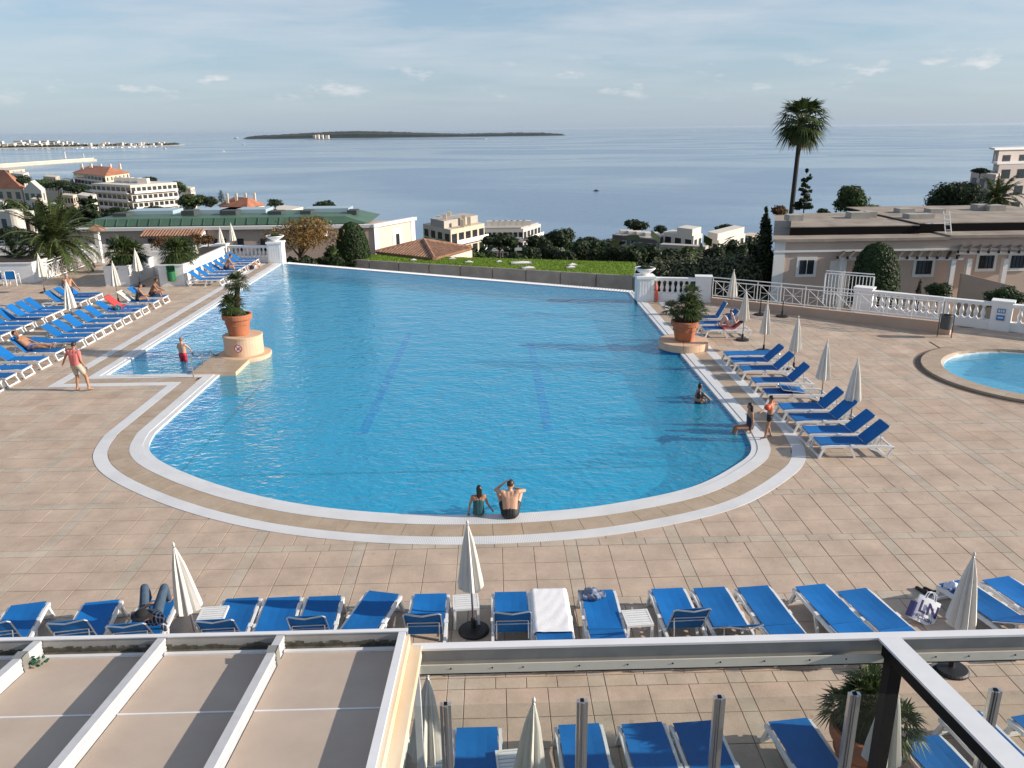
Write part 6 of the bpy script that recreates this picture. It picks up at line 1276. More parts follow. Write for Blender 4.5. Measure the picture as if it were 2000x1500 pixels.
BASE_POSE = dict(P=(0, 0, .94), C=(0, .0, 1.28), N=(0, -.01, 1.47), H=(0, .02, 1.62), SL=(-.18, 0, 1.41), SR=(.18, 0, 1.41), EL=(-.25, -.02, 1.13), ER=(.25, -.02, 1.13), WL=(-.27, .06, .89), WR=(.27, .06, .89), HL=(-.09, 0, .90), HR=(.09, 0, .90), KL=(-.10, .02, .49), KR=(.10, .02, .49), AL=(-.10, -.03, .08), AR=(.10, -.03, .08), TL=(-.12, .14, .03), TR=(.12, .14, .03))
def person(label, loc, rz, pose, skin, hair=None, hair_len=0.0, clothes=(), s=1.0, female=False, face=None, parent_xf=None, group=None):
    t = thing('person', label, 'person', loc, rz, group); J = {k: Vector(v)*s for k, v in {**BASE_POSE, **pose}.items()}
    k = s; b = MB(); ax = (J['SR']-J['SL']).normalized(); hx = (J['HR']-J['HL']).normalized(); V = Vector
    sw = .92 if female else 1.0
    def torso(mb, e=0.0, lo=0.0):
        P, C, N = J['P'], J['C'], J['N']; P0 = P+(C-P)*lo
        for q in (-1, 1):
            capsule(mb, P0+hx*.055*k*q, C+ax*.075*k*q*sw, .105*k+e, .112*k*sw+e); capsule(mb, C+ax*.075*k*q*sw, J['SL' if q < 0 else 'SR']*.8+N*.2-(N-C)*.15, .112*k*sw+e, .066*k+e)
        for q in (-1, 1): capsule(mb, P0+hx*.028*k*q, C+ax*.036*k*q*sw, .108*k+e, .114*k*sw+e); capsule(mb, C+ax*.036*k*q*sw, C+(N-C)*.55+ax*.05*k*q, .112*k*sw+e, .085*k+e)
        capsule(mb, P0, C, .106*k+e, .111*k*sw+e); capsule(mb, C, C+(N-C)*.5, .104*k*sw+e, .070*k+e); capsule(mb, C+(N-C)*.3, C+(N-C)*.75, .078*k+e, .055*k+e)
    def arm(mb, sd, a=0.0, b_=2.0, e=0.0):
        S, E, Wr = J['S'+sd], J['E'+sd], J['W'+sd]
        if a < 1: capsule(mb, S, S+(E-S)*min(1, b_), .052*k*sw+e, .041*k*sw+e)
        if b_ > 1: capsule(mb, E, Wr, .040*k*sw+e, .027*k*sw+e)
    def leg(mb, sd, a=0.0, b_=2.0, e=0.0):
        Hh, K, A = J['H'+sd], J['K'+sd], J['A'+sd]
        capsule(mb, Hh, Hh+(K-Hh)*min(1, b_), .088*k+e, (.088-.028*min(1, b_))*k+e)
        if b_ > 1: f = min(1, b_-1); capsule(mb, K, K+(A-K)*f, .057*k+e, (.057-.02*f)*k+e); (capsule(mb, K+(A-K)*.12, K+(A-K)*.45, .055*k+e, .055*k+e) if f > .5 else None)
    torso(b); capsule(b, J['HL'], J['HR'], .095*k, .095*k)
    hd = J['H']; up = (hd-J['N']).normalized(); fw = V(face) if face else V((0, 1, 0)); fw = (fw-up*fw.dot(up)).normalized(); sd_ = fw.cross(up)
    capsule(b, J['N']-(J['N']-J['C'])*.1, hd-up*.05*k, .056*k*sw, .050*k*sw)
    rot = Matrix((sd_, fw, up)).transposed(); b.ell(hd, (.074*k, .092*k, .112*k), 16, 12, rot); capsule(b, hd+fw*.05*k-up*.075*k, hd+fw*.055*k-up*.085*k, .035*k, .03*k)      # skull, jaw
    capsule(b, hd+fw*.085*k-up*.0*k, hd+fw*.106*k-up*.028*k, .011*k, .014*k)       # nose
    for q in (-1, 1): b.ell(hd+sd_*.076*k*q-up*.01*k, (.012*k, .022*k, .032*k), 8, 6, rot)
    for sd in 'LR':
        arm(b, sd); leg(b, sd); Wr = J['W'+sd]; d = (Wr-J['E'+sd]).normalized(); nrm = d.cross(V((0, 0, 1)) if abs(d.z) < .9 else V((0, 1, 0))).normalized(); lat = nrm if 'hand' not in pose else nrm; th = d.cross(lat).normalized()
        capsule(b, Wr+d*.02*k+lat*.018*k, Wr+d*.075*k+lat*.022*k, .020*k, .018*k); capsule(b, Wr+d*.02*k-lat*.018*k, Wr+d*.075*k-lat*.022*k, .020*k, .018*k)
        for f in range(4):
            o_ = lat*(.031-.0205*f)*k; L_ = (.066, .078, .072, .056)[f]*k; m1 = Wr+d*(.085*k+L_*.5)+o_+th*.006*k; capsule(b, Wr+d*.085*k+o_, m1, .0090*k, .0085*k); capsule(b, m1, m1+(d*.85+th*.5).normalized()*L_*.5, .0085*k, .0075*k)
        tb_ = Wr+d*.035*k+lat*.036*k; m1 = tb_+(d*.6+lat*.75).normalized()*.035*k; capsule(b, tb_, m1, .0115*k, .010*k); capsule(b, m1, m1+(d*.9+lat*.3).normalized()*.03*k, .010*k, .0085*k)
        A, T = J['A'+sd], J['T'+sd]; capsule(b, A-(T-A).normalized()*.03*k-V((0, 0, .03*k))*0, A+(T-A)*.55, .036*k, .036*k); capsule(b, A+(T-A)*.5, T, .038*k, .024*k)
    body = fuse(b, 'body', skin, t, .0105 if s > .8 else .009, 7)
    eye = MB()
    for q in (-1, 1): eye.ell(hd+fw*.080*k+sd_*.031*k*q+up*.012*k, (.013*k, .012*k, .008*k), 8, 6, rot)
    eye.build('eyes', mat('eye_dark', (.02, .015, .012), .3), t)
    capm = MB(); capsule(capm, hd+fw*.088*k-up*.062*k-sd_*.02*k, hd+fw*.088*k-up*.062*k+sd_*.02*k, .006*k, .006*k, 6); capm.build('mouth', mat('lips', (.30, .10, .08), .5), t)
    if hair:
        h = MB(); h.ell(hd+up*.022*k-fw*.014*k, (.082*k, .094*k, .103*k), 16, 10, rot)
        if hair_len: 
            for q in (-1, 0, 1): capsule(h, hd-fw*.055*k+sd_*.04*k*q, hd-fw*.085*k-V((0, 0, hair_len*k))+sd_*.045*k*q, .055*k, .035*k)
        ho = fuse(h, 'hair', hair, t, .012, 2, .5)
        # trim away the part over the face
        bm = bmesh.new(); bm.from_mesh(ho.data); dl = [v for v in bm.verts if (v.co-hd).dot(fw) > .035*k and (v.co-hd).dot(up) < .055*k]; bmesh.ops.delete(bm, geom=dl, context='VERTS'); bm.to_mesh(ho.data); bm.free()
    for (nm, kind, m, ext) in clothes:
        c = MB()
        if kind == 'trunks':
            capsule(c, J['HL'], J['HR'], .112*k, .112*k); capsule(c, J['P']-(J['C']-J['P'])*.05, J['P']+(J['C']-J['P'])*.22, .120*k, .120*k)
            for q, sd in ((-1, 'L'), (1, 'R')): capsule(c, J['P']+hx*.055*k*q-(J['C']-J['P'])*.05, J['P']+hx*.055*k*q+(J['C']-J['P'])*.22, .116*k, .114*k); leg(c, sd, 0, ext, .014*k)
        if kind == 'shirt':
            torso(c, .014*k, .02); capsule(c, J['HL'], J['HR'], .108*k, .108*k) if ext > .2 else None
            for sd in 'LR': arm(c, sd, 0, ext, .016*k)
        if kind == 'swimsuit':
            for q in (-1, 1): capsule(c, J['P']+hx*.055*k*q, J['C']+ax*.07*k*q*sw, .112*k, .120*k*sw); capsule(c, J['P']+hx*.025*k*q, J['C']+ax*.035*k*q*sw, .116*k, .123*k*sw)
            capsule(c, J['HL'], J['HR'], .100*k, .100*k); capsule(c, J['P'], J['C'], .108*k, .112*k*sw)
        if kind == 'trousers':
            capsule(c, J['HL'], J['HR'], .110*k, .110*k)
            for sd in 'LR': leg(c, sd, 0, 1.9, .013*k)
        fuse(c, nm, m, t, .011, 3, .4)
    return t, J
def skin(nm, c): return mat(nm, c, .5, .06, 6.0)
sk_l = skin('skin_light', (.52, .30, .20)); sk_m = skin('skin_tan', (.36, .18, .105)); sk_d = skin('skin_brown', (.24, .115, .065)); sk_p = skin('skin_pale', (.58, .38, .29))
hr_k = mat('hair_black', (.008, .007, .007), .45); hr_b = mat('hair_brown', (.03, .018, .012), .5); hr_g = mat('hair_grey', (.30, .28, .26), .6); hr_l = mat('hair_light_brown', (.20, .12, .06), .6)
m_salmon = mat('salmon_cotton', (.62, .17, .15), .85, .1, 9); m_shk = mat('khaki_shorts', (.42, .38, .29), .85, .1, 9); m_blk = mat('black_swimwear', (.010, .010, .012), .6); m_redt = mat('red_swimwear', (.42, .012, .03), .6, .1, 8); m_teal = mat('teal_swimwear', (.012, .075, .085), .6, .1, 8); m_navy = mat('navy_swimwear', (.012, .016, .05), .6, .2, 12); m_pat = mat('patterned_shorts', (.03, .03, .08), .7, col2=(.25, .2, .28), scale=22); m_jean = mat('denim', (.05, .085, .13), .85, .25, 14)
GP = 'people round the pool'
# man walking in a salmon shirt
mx_, my_ = -14.2, 26.3
person('person in a salmon shirt and pale shorts walking barefoot beside the pool', (mx_, my_, .016), R(-12), dict(P=(0, 0, .93), C=(-.05, .06, 1.25), N=(-.08, .10, 1.44), H=(-.08, .16, 1.58), SL=(-.25, .05, 1.38), SR=(.12, .08, 1.36), EL=(-.42, .06, 1.16), ER=(.20, .02, 1.09), WL=(-.56, .10, .95), WR=(.24, .12, .86), KL=(-.08, .06, .49), KR=(.20, .14, .50), AL=(-.10, -.02, .08), AR=(.30, .06, .09), TL=(-.14, .14, .03), TR=(.32, .22, .03)), sk_m, hr_b, 0, (('shirt', 'shirt', m_salmon, .55), ('shorts', 'trunks', m_shk, .62)), 1.0, face=(-.2, 1, -.25))
# man and girl sitting on the near edge
person('person in black trunks sitting on the near pool edge with one hand at the head', (.27, 16.30, .028), 0, dict(P=(0, 0, .10), C=(0, .13, .42), N=(0, .17, .60), H=(.02, .22, .71), SL=(-.19, .14, .57), SR=(.19, .14, .57), EL=(-.33, .36, .52), ER=(.34, .40, .47), WL=(-.12, .26, .74), WR=(.10, .58, .46), HL=(-.10, .04, .10), HR=(.10, .04, .10), KL=(-.25, .42, .42), KR=(.25, .42, .42), AL=(-.18, .60, .05), AR=(.18, .60, .05), TL=(-.20, .76, -.02), TR=(.20, .76, -.02)), sk_l, hr_b, 0, (('trunks', 'trunks', m_blk, .45),), 1.0, face=(.4, 1, -.1))
person('person with long black hair and teal swimsuit sitting on the near pool edge', (-.44, 16.42, .028), R(4), dict(P=(0, 0, .13), C=(0, .02, .50), N=(0, .03, .72), H=(.02, .06, .88), SL=(-.18, .02, .66), SR=(.18, .02, .66), EL=(-.27, .04, .36), ER=(.27, .05, .38), WL=(-.31, .10, .06), WR=(.40, .16, .12), HL=(-.09, .04, .11), HR=(.09, .04, .11), KL=(-.11, .50, .08), KR=(.11, .50, .08), AL=(-.11, .56, -.40), AR=(.11, .56, -.40), TL=(-.11, .72, -.46), TR=(.11, .72, -.46)), sk_m, hr_k, .30, (('swimsuit', 'swimsuit', m_teal, 0),), .74, True, face=(-.1, 1, -.15))
# children at the right edge
person('person with long dark hair and dark swimsuit sitting on the right pool edge', (7.32, 21.45, .028), R(90), dict(P=(0, 0, .13), C=(0, .02, .50), N=(0, .03, .72), H=(0, .06, .88), SL=(-.18, .02, .66), SR=(.18, .02, .66), EL=(-.25, .0, .36), ER=(.25, .0, .36), WL=(-.25, .05, .06), WR=(.27, -.05, .06), HL=(-.09, .04, .11), HR=(.09, .04, .11), KL=(-.11, .48, .10), KR=(.11, .50, .08), AL=(-.11, .60, -.36), AR=(.11, .56, -.38), TL=(-.11, .76, -.42), TR=(.11, .72, -.44)), sk_m, hr_k, .32, (('swimsuit', 'swimsuit', m_navy, 0),), .84, True, face=(.1, 1, -.25))
bt, BJ = person('person in black trunks with orange armbands standing on the right pool edge', (7.62, 20.75, .028), R(62), dict(SL=(-.17, .0, 1.41), EL=(-.40, .14, 1.30), WL=(-.64, .26, 1.24), SR=(.17, 0, 1.41), ER=(.32, .03, 1.24), WR=(.30, .20, 1.10), KL=(-.10, .05, .49), KR=(.13, .06, .50), AL=(-.14, .10, .08), AR=(.16, -.08, .08), TL=(-.16, .26, .03), TR=(.18, .08, .03)), sk_m, hr_k, 0, (('trunks', 'trunks', m_blk, .25),), .74, face=(.1, 1, -.3))
m_arm = mat('orange_armband', (.75, .09, .03), .35)
for sd in 'LR':
    c = BJ['S'+sd].lerp(BJ['E'+sd], .55); d = (BJ['E'+sd]-BJ['S'+sd]).normalized(); mb = MB(); u = d.cross(Vector((0, 0, 1))).normalized(); v = d.cross(u); n_, m_ = 16, 8; vs = []; fs = []
    for i in range(n_):
        a = 2*math.pi*i/n_
        for j in range(m_): q = 2*math.pi*j/m_; rr_ = .055+.034*math.cos(q); vs.append(c+(u*math.cos(a)+v*math.sin(a))*rr_+d*.075*math.sin(q))
    for i in range(n_):
        for j in range(m_): fs.append((i*m_+j, ((i+1) % n_)*m_+j, ((i+1) % n_)*m_+(j+1) % m_, i*m_+(j+1) % m_))
    mb.add(vs, fs).build('armband', m_arm, bt, smooth=True)
# two bathers holding the right edge, one boy in the shallow bay
person('person standing waist deep at the right pool wall holding the edge', (6.62, 24.55, -1.12), R(-70), dict(KL=(-.10, .25, .62), KR=(.10, .25, .62), AL=(-.10, -.05, .36), AR=(.10, -.05, .36), TL=(-.1, .1, .31), TR=(.1, .1, .31), SL=(-.18, .04, 1.40), EL=(-.26, .26, 1.20), WL=(-.20, .50, 1.06), SR=(.18, .04, 1.40), ER=(.28, .26, 1.18), WR=(.24, .52, 1.04)), sk_d, hr_k, 0, (('trunks', 'trunks', m_blk, .4),), .92, face=(-.3, 1, -.1))
person('person with wet dark hair in the pool close behind the bather at the wall', (6.50, 24.12, -1.05), R(-40), dict(KL=(-.10, .25, .62), KR=(.10, .25, .62), AL=(-.10, -.05, .36), AR=(.10, -.05, .36), TL=(-.1, .1, .31), TR=(.1, .1, .31), SL=(-.18, .04, 1.40), EL=(-.2, .24, 1.26), WL=(-.05, .42, 1.30), ER=(.24, .2, 1.2), WR=(.1, .42, 1.26)), sk_m, hr_k, .16, (('swimsuit', 'swimsuit', m_blk, 0),), .80, True)
bx_, by_ = at(359, 706, WATER_Z); person('person in red trunks standing in the shallow bay with both hands raised to the head', (bx_, by_, -.578), R(-15), dict(SL=(-.17, 0, 1.40), EL=(-.30, .10, 1.22), WL=(-.12, .16, 1.50), SR=(.17, 0, 1.40), ER=(.30, .12, 1.20), WR=(.30, .25, 1.00)), sk_l, hr_l, 0, (('trunks', 'trunks', m_redt, .6),), .86, face=(-.3, 1, 0))
# on loungers (positions in the lounger's own frame: x from foot to head)
def on_lounger(key, fn):
    t = lounger_xf[key]; return fn(t)
def recline(ang, knees=.0, spread=.1, arm='side', head_turn=0.0):
    a = R(ang); hp = (1.14, .49); ch = (hp[0]+.38*math.cos(a), hp[1]+.38*math.sin(a)); nk = (hp[0]+.58*math.cos(a), hp[1]+.58*math.sin(a)); hd_ = (hp[0]+.74*math.cos(a)-.02, hp[1]+.74*math.sin(a)+.03)
    V3 = lambda p, y: (p[0], y, p[1])
    kn = (hp[0]-.42*math.cos(R(knees)), hp[1]+.0+.42*math.sin(R(knees))); an = (kn[0]-.40*math.cos(R(knees*.9)), max(.43, kn[1]-.40*math.sin(R(knees*1.0)))) if knees > 5 else (hp[0]-.83, .45)
    d = dict(P=V3(hp, 0), C=V3(ch, 0), N=V3(nk, 0), H=V3(hd_, 0), SL=V3((nk[0]-.06*math.cos(a), nk[1]-.06*math.sin(a)), .18), SR=V3((nk[0]-.06*math.cos(a), nk[1]-.06*math.sin(a)), -.18), HL=V3(hp, .09), HR=V3(hp, -.09), KL=V3(kn, spread+.02), KR=V3(kn, -spread-.02), AL=V3(an, spread), AR=V3(an, -spread), TL=(an[0]-.08, spread+.03, an[1]+.12), TR=(an[0]-.08, -spread-.03, an[1]+.12))
    s1 = d['SL']; s2 = d['SR']
    d['EL'] = (s1[0]-.22, .27, s1[2]-.16); d['WL'] = (s1[0]-.42, .22, s1[2]-.22); d['ER'] = (s2[0]-.22, -.27, s2[2]-.16); d['WR'] = (s2[0]-.42, -.22, s2[2]-.22)
    if arm == 'head': d['EL'] = (s1[0]-.16, .28, s1[2]+.10); d['WL'] = (hd_[0]-.12, .10, hd_[1]+.10)
    if arm == 'read': d['WL'] = (s1[0]-.30, .10, s1[2]+.16); d['WR'] = (s2[0]-.30, -.10, s2[2]+.16)
    return d
def lie(key, label, pose, skn, hair, clothes, s=1.0, hl=0, fem=False, face=(-.6, 0, .8)):
    t = lounger_xf[key]; o, J = person(label, (t.location.x, t.location.y, t.location.z), t.rotation_euler.z, pose, skn, hair, hl, clothes, s, fem, face=face); return o, J
lie('left5', 'person in patterned shorts sunbathing on a lounger with one arm raised', recline(46, 8, .12, 'head'), sk_m, hr_b, (('shorts', 'trunks', m_pat, .45),))
lie('read', 'person lying on a red towel reading with knees drawn up', recline(38, 62, .08, 'read'), sk_p, hr_k, (('swimsuit', 'swimsuit', mat('pale_swimsuit', (.45, .47, .55), .7, .2, 14), 0),), .95, .1, True)
m_plaid = D.materials.new('plaid_cotton'); m_plaid.use_nodes = True; _n = m_plaid.node_tree.nodes; _l = m_plaid.node_tree.links; _b = _n['Principled BSDF']; _b.inputs['Roughness'].default_value = .85; _t = _n.new('ShaderNodeTexCoord'); _s = _n.new('ShaderNodeSeparateXYZ'); _l.new(_t.outputs['Object'], _s.inputs[0]); outs = []
for i in (0, 1):
    a_ = _n.new('ShaderNodeMath'); a_.operation = 'MULTIPLY'; a_.inputs[1].default_value = 17.0; _l.new(_s.outputs[i], a_.inputs[0]); f_ = _n.new('ShaderNodeMath'); f_.operation = 'FRACT'; _l.new(a_.outputs[0], f_.inputs[0]); g_ = _n.new('ShaderNodeMath'); g_.operation = 'GREATER_THAN'; g_.inputs[1].default_value = .70; _l.new(f_.outputs[0], g_.inputs[0]); outs.append(g_.outputs[0])
_a = _n.new('ShaderNodeMath'); _a.operation = 'ADD'; _l.new(outs[0], _a.inputs[0]); _l.new(outs[1], _a.inputs[1]); _r2 = _n.new('ShaderNodeValToRGB'); _r2.color_ramp.interpolation = 'CONSTANT'; _r2.color_ramp.elements[0].color = (.018, .025, .06, 1); _r2.color_ramp.elements[1].position = .4; _r2.color_ramp.elements[1].color = (.30, .31, .35, 1); e_ = _r2.color_ramp.elements.new(.9); e_.color = (.62, .62, .64, 1)
_d2 = _n.new('ShaderNodeMath'); _d2.operation = 'DIVIDE'; _d2.inputs[1].default_value = 2.0; _l.new(_a.outputs[0], _d2.inputs[0]); _l.new(_d2.outputs[0], _r2.inputs[0]); _l.new(_r2.outputs[0], _b.inputs['Base Color'])
po = recline(12, 0, .13); po.update(P=(.72, .06, .50), C=(.98, .16, .62), N=(1.12, .20, .72), H=(1.20, .10, .80), SL=(1.06, .34, .66), SR=(1.06, .02, .72), EL=(1.16, .42, .52), WL=(.98, .34, .50), ER=(.90, -.14, .66), WR=(.78, .02, .72), HL=(.72, .15, .50), HR=(.72, -.04, .50), KL=(.40, .24, .84), KR=(.36, -.10, .84), AL=(.20, .22, .46), AR=(.10, -.14, .46), TL=(.04, .24, .44), TR=(-.04, -.16, .46))
pj, PJJ = lie('row1C', 'person in plaid shirt and jeans asleep on a lounger with knees drawn up', po, sk_m, hr_k, (('shirt', 'shirt', m_plaid, 1.0), ('jeans', 'trousers', m_jean, 0)), 1.0, 0, face=(-.3, .3, .8))
cp = MB(); hh = PJJ['H']; cp.ell(hh+Vector((.0, .0, .03)), (.115, .115, .10), 14, 8); cp.lathe([(.11, 0), (.17, -.015), (.17, -.005), (.11, .02)], 18, tuple(hh+Vector((0, 0, .03)))); cp.build('black_hat', mat('black_cloth', (.012, .012, .014), .9), pj)
# sitting on loungers, legs over the pool side
def sit(lean=15, arm='knee'):
    c = math.sin(R(lean)); return dict(P=(0, 0, .50), C=(0, .34*c, .84), N=(0, .50*c, 1.04), H=(0, .58*c+.05, 1.19), SL=(-.18, .46*c, .98), SR=(.18, .46*c, .98), EL=(-.26, .46*c+.12, .74), ER=(.26, .46*c+.14, .74), WL=(-.16, .46*c+.34, .64), WR=(.12, .46*c+.36, .68), HL=(-.09, .03, .50), HR=(.09, .03, .50), KL=(-.14, .45, .56), KR=(.14, .45, .54), AL=(-.14, .60, .16), AR=(.14, .56, .14), TL=(-.15, .76, .10), TR=(.15, .72, .10))
def sit_on(key, x, label, rz, skn, hair, clothes, s=1.0, lean=20, hl=0, fem=False):
    t = lounger_xf[key]; a = t.rotation_euler.z; person(label, (t.location.x+math.cos(a)*x, t.location.y+math.sin(a)*x, .0), rz, sit(lean), skn, hair, hl, clothes, s, fem)
sit_on('left14', .95, 'person with dark hair sitting on a lounger before a pale towel', R(-60), sk_m, hr_k, (('swimsuit', 'swimsuit', m_blk, 0),), .95, 18, .12, True); sit_on('left15', .75, 'tanned person leaning forward on a lounger near the green bin', R(-80), sk_d, hr_b, (('trunks', 'trunks', m_blk, .4),), 1.0, 30); sit_on('far3', .85, 'tanned person sitting hunched on a lounger by the planter wall', R(-70), sk_m, hr_b, (('trunks', 'trunks', m_navy, .4),), 1.0, 35)
person('grey haired person with bare back standing among the back row of loungers', (*at(140, 600), .014), R(25), dict(C=(0, .12, 1.24), N=(0, .20, 1.42), H=(0, .28, 1.55), SL=(-.18, .16, 1.37), SR=(.18, .16, 1.37), EL=(-.26, .22, 1.10), WL=(-.2, .36, .92), ER=(.30, .26, 1.10), WR=(.42, .36, .88)), sk_m, hr_g, 0, (('shorts', 'trunks', m_navy, .6),), 1.0)
lp = recline(10, 55, .1); person('person sunbathing on the far deck with knees raised at the pool edge', (*at(497, 527), -.34), R(180), {k: (v[0]-1.0, v[1], v[2]) for k, v in lp.items()}, sk_l, hr_b, 0, (('trunks', 'trunks', m_navy, .3),), 1.0, face=(-.3, 0, 1))
# ------------------------------------------------------------------ towels, bags, small things
def cloth(name, nx, ny, f, m, parent=None, seed=0, amp=.012, thick=.008):
    rr = random.Random(seed); ph = [(rr.uniform(3, 14), rr.uniform(3, 14), rr.uniform(0, 6)) for _ in range(7)]; vs = []; fs = []
    for i in range(nx+1):
        for j in range(ny+1):
            u, v = i/nx, j/ny; p = Vector(f(u, v)); w = sum(math.sin(a*u+b_*v+c) for a, b_, c in ph)/7*amp*2; vs.append(p+Vector((w*.4, w*.4, abs(w))))
    for i in range(nx):
        for j in range(ny): a = i*(ny+1)+j; fs.append((a, a+ny+1, a+ny+2, a+1))
    nv = len(vs); vs += [v-Vector((0, 0, thick)) for v in vs]; fs += [tuple(k+nv for k in reversed(q)) for q in fs]; rim = [i*(ny+1) for i in range(nx+1)]+[nx*(ny+1)+j for j in range(1, ny+1)]+[i*(ny+1)+ny for i in range(nx-1, -1, -1)]+[j for j in range(ny-1, 0, -1)]
    for a, b_ in zip(rim, rim[1:]+rim[:1]): fs.append((a, a+nv, b_+nv, b_))
    me = D.meshes.new(name); me.from_pydata([tuple(v) for v in vs], [], fs); me.update(); bm = bmesh.new(); bm.from_mesh(me); bmesh.ops.recalc_face_normals(bm, faces=bm.faces[:]); bm.to_mesh(me); bm.free(); me.polygons.foreach_set('use_smooth', [True]*len(me.polygons)); return link(name, me, m, parent)
def over_lounger(key, x0, x1, hw, lift=.012, drop=.10):
    t = lounger_xf[key]
    bang = -[c for c in t.children if c.name.startswith('backrest')][0].rotation_euler.y
    def f(u, v):
        x = x0+(x1-x0)*u; y = (v*2-1)*hw; ex = max(0, abs(y)-.30); z = HZ+.06+lift-ex*1.2*drop/.1*.6
        if x > HINGE: z += (x-HINGE)*math.sin(bang); x = HINGE+(x-HINGE)*math.cos(bang)
        return (x, (min(.325, abs(y))+ex*.15)*(1 if y > 0 else -1), z)
    return t, f
def place_on(o, t): o.location = t.location; o.rotation_euler = t.rotation_euler; return o
m_tw = mat('white_towel', (.80, .79, .80), .95, .03, 8, bump=.3, bscale=90); m_tr = mat('red_towel', (.55, .05, .05), .95, .15, 9); m_tp = mat('pale_towel', (.60, .55, .46), .95, .1, 8); m_tb = mat('blue_towel', (.05, .13, .40), .95, .2, 8); m_den = mat('denim_garment', (.06, .09, .17), .9, col2=(.26, .30, .38), scale=11)
t, f = over_lounger('row1J', -.02, 1.34, .38); tag(place_on(cloth('white_towel', 34, 18, f, m_tw, None, 3, .014), t), 'white towel spread over a lounger in the row along the roof beam', 'towel')
t, f = over_lounger('left13', 1.0, 2.0, .33); tag(place_on(cloth('red_towel', 20, 12, f, m_tr, None, 5, .012), t), 'red towel draped over the raised backrest of a lounger', 'towel')
t, f = over_lounger('left14', 1.25, 2.0, .31); tag(place_on(cloth('pale_towel', 18, 12, f, m_tp, None, 6, .012), t), 'pale towel hung on a backrest behind a seated person', 'towel')
t, f = over_lounger('read', .75, 1.55, .31); tag(place_on(cloth('red_towel', 20, 12, f, mat('coral_towel', (.75, .13, .09), .95, .1, 8), None, 7, .010), t), 'coral red towel under the reading person', 'towel')
t, f = over_lounger('left12', .25, 1.3, .33); tag(place_on(cloth('blue_towel', 20, 12, f, m_tb, None, 8, .02), t), 'crumpled blue towel on a lounger under a teal bag', 'towel')
def crumple(name, c, r_, m, seed, label, cat, n=9, parent=None):
    rr = random.Random(seed); mb = MB()
    for k in range(n): a = rr.uniform(0, 6.28); q = rr.uniform(0, .75); mb.ell((c[0]+q*r_[0]*math.cos(a), c[1]+q*r_[1]*math.sin(a), c[2]+rr.uniform(.15, .6)*r_[2]*(1.2-q)), (r_[0]*rr.uniform(.3, .55), r_[1]*rr.uniform(.08, .2), r_[2]*rr.uniform(.35, .55)), 10, 8, Euler((rr.uniform(-.5, .5), rr.uniform(-.5, .5), rr.uniform(0, 3))).to_matrix())
    o = fuse(mb, name, m, parent, .014, 2, .6); return tag(o, label, cat) if not parent else o
lk = lounger_xf['row1K'].location; crumple('denim_garment', (lk.x-.12, lk.y-.22, .385), (.26, .22, .13), m_den, 4, 'crumpled denim garment on the foot end of a lounger', 'clothes', 34)
lq = lounger_xf['row1Q'].location
for k, (dx, dy, m, lb) in enumerate(((-.12, -.25, mat('pale_shirt', (.55, .60, .75), .9, .1, 9), 'pale blue shirt heaped on a lounger behind the carrier bag'), (.12, -.30, mat('dark_check', (.04, .045, .07), .9, col2=(.22, .22, .26), scale=25), 'dark patterned garment heaped beside the pale shirt'), (.02, -.52, mat('green_cloth', (.01, .07, .07), .9, .2, 9), 'dark green garment at the edge of the clothes heap'))): crumple('garment', (lq.x+dx, lq.y+dy, .385), (.20, .16, .13), m, 20+k, lb, 'clothes', 22)
t12 = lounger_xf['left12'].location; crumple('beach_bag', (t12.x-.95, t12.y, .41), (.26, .20, .26), mat('teal_bag', (.01, .10, .13), .7, .3, 8), 9, 'dark teal beach bag standing on a blue towel', 'bag', 12)
t5 = lounger_xf['left5'].location; crumple('bag', (t5.x-1.1, t5.y-.52, .016), (.16, .12, .20), mat('maroon_bag', (.12, .01, .03), .7), 10, 'small maroon bag under the sunbather lounger', 'bag', 8)
# shoes
for k, dx in enumerate((0, .15)):
    X, Y = at(1799, 1158); t = thing('shoe', 'black shoe with dark red lining beside the clothes lounger', 'shoe', (X+dx, Y-.02*k, .014), R(20+8*k), 'pair of black shoes'); sb_ = MB()
    capsule(sb_, (0, -.10, .04), (0, .10, .035), .042, .040); capsule(sb_, (0, -.10, .05), (0, -.10, .075), .040, .036); fuse(sb_, 'upper', mat('shoe_black', (.012, .008, .010), .6), t, .01, 2, .6); MB().prism([(-.045, -.15), (.045, -.15), (.05, .05), (.03, .15), (-.03, .15), (-.05, .05)], 0, .018).build('sole', mat('shoe_sole', (.35, .34, .33), .7), t)
# carrier bag with its print
X, Y = 7.42, 11.98; bg = thing('carrier_bag', 'white carrier bag with large LN print leaning beside the umbrella', 'bag', (X, Y, .016)); m_bag = mat('bag_white', (.74, .75, .80), .5, .04, 5)
bm_ = MB(); n_ = 10; fr = []
def bagpt(u, v, side): w = .23*(1-.10*v); return ((u*2-1)*w, side*(.075*(1-.55*v)*math.sin(math.pi*min(1, max(0, .06+.88*u)))**.5), .46*v)
vs = [bagpt(i/n_, j/8, sd) for sd in (-1, 1) for i in range(n_+1) for j in range(9)]; fs = []; q = (n_+1)*9
for i in range(n_):
    for j in range(8): a = i*9+j; fs.append((a, a+9, a+10, a+1)); fs.append((q+a+1, q+a+10, q+a+9, q+a))
for j in range(8): fs.append((j, j+1, q+j+1, q+j)); a = n_*9+j; fs.append((a+1, a, q+a, q+a+1))
for i in range(n_): a = i*9; fs.append((a+9, a, q+a, q+a+9))
bb = MB().add(vs, fs).build('bag_body', m_bag, bg); bg.rotation_euler = (R(-24), R(26), R(-8))
MB().box(-.26, -.225, -.07, .09, .02, .30).build('blue_side', mat('bag_blue', (.015, .02, .16), .5), bg)
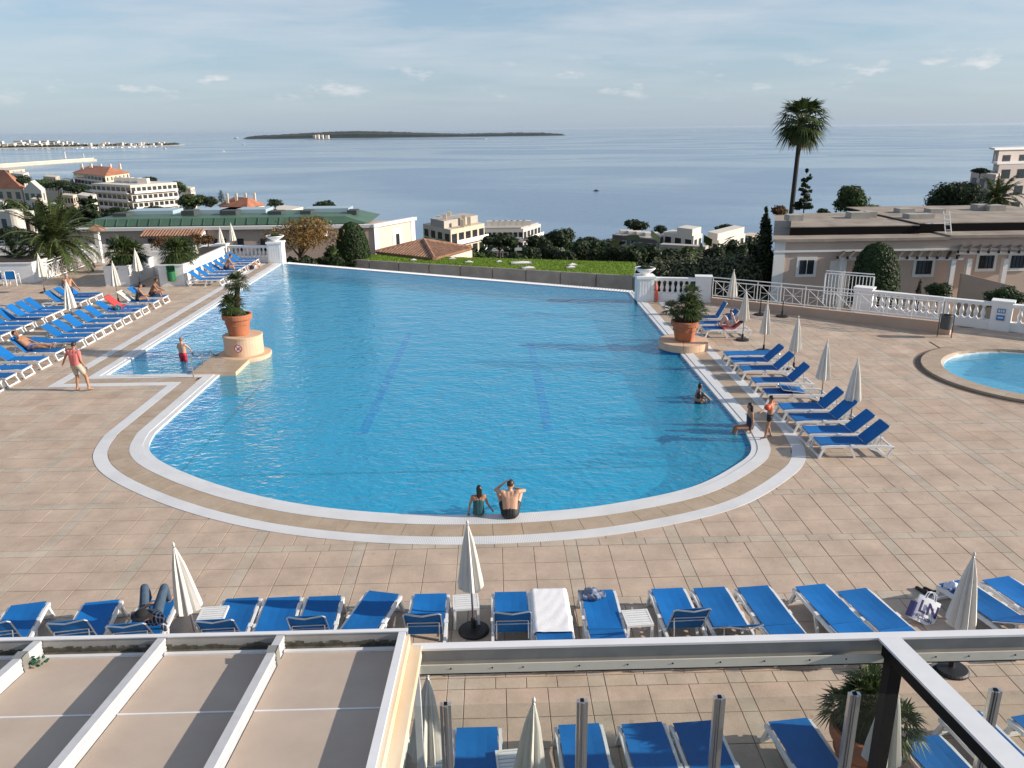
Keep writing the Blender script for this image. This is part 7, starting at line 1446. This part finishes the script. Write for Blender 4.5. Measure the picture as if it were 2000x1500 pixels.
for yy in (-1, 1): MB().tube([(-.09, yy*.03, .45), (-.07, yy*.035, .55), (0, yy*.04, .585), (.07, yy*.035, .55), (.09, yy*.03, .45)], .010, 6).build('handle', m_bag, bg)
def lettering(txt, size, name, m, parent, loc, rot):
    cu_ = D.curves.new('txt', 'FONT'); cu_.body = txt; cu_.size = size; cu_.extrude = .001; cu_.offset = size*.025; cu_.align_x = 'CENTER'; o = D.objects.new('tmp', cu_); COL.objects.link(o); dg = bpy.context.evaluated_depsgraph_get(); me = D.meshes.new_from_object(o.evaluated_get(dg)); D.objects.remove(o); me.materials.clear(); r_ = link(name, me, m, parent); r_.location = loc; r_.rotation_euler = rot; return r_
m_ink = mat('navy_ink', (.018, .010, .10), .5)
lettering('LN', .30, 'large_print', m_ink, bg, (0, -.082, .17), (R(86), 0, 0)); lettering('ACTION', .085, 'small_print', m_ink, bg, (-.03, -.088, .055), (R(86), 0, 0))
# rescue buoy by the right pedestal
t = thing('rescue_buoy', 'orange rescue buoy leaning on the right pedestal', 'buoy', (RC[0]+.56, RC[1]-.45, .03), R(20)); sb_ = MB(); capsule(sb_, (0, 0, .12), (-.05, .05, .85), .09, .06); fuse(sb_, 'float', mat('buoy_orange', (.75, .10, .04), .5), t, .014, 3, .6); MB().tube([(-.05, .05, .9), (-.08, .08, 1.0), (-.02, .04, 1.02)], .012, 6).build('cord', m_black, t)
# white pool chairs by the left planter
for k in range(3):
    t = thing('pool_chair', 'white armchair with blue back standing before the left planter', 'chair', (-28.05-k*.78, 46.9, .014), R(6), 'white chairs with blue backs')
    for a in (-1, 1):
        MB().tube([(a*.28, -.22, 0), (a*.28, -.20, .62), (a*.28, .20, .66), (a*.29, .26, 0)], .024, 6).build('side_frame', m_resin, t)
    MB().box(-.26, .26, -.22, .22, .38, .41).build('seat', m_sling, t); MB().box(-.25, .25, -.245, -.225, .42, .84).build('backrest', m_sling, t); MB().tube([(-.28, -.235, .40), (-.28, -.245, .84), (-.2, -.245, .90), (.2, -.245, .90), (.28, -.245, .84), (.28, -.235, .40)], .026, 6).build('back_frame', m_resin, t)
# ------------------------------------------------------------------ haze over the sea
hz_ = MB().box(-95000, 95000, -95000, 95000, SEA_Z-2.0, 34.0).build('haze', None, kind='stuff')
m_hz = D.materials.new('haze'); m_hz.use_nodes = True; _n = m_hz.node_tree.nodes; _l = m_hz.node_tree.links; _n.remove(_n['Principled BSDF'])
_v = _n.new('ShaderNodeVolumePrincipled'); _v.inputs['Color'].default_value = (0.66, 0.75, 0.88, 1); _v.inputs['Density'].default_value = 1.0e-5; _v.inputs['Anisotropy'].default_value = 0.2
_l.new(_v.outputs[0], _n['Material Output'].inputs['Volume']); hz_.data.materials.append(m_hz)
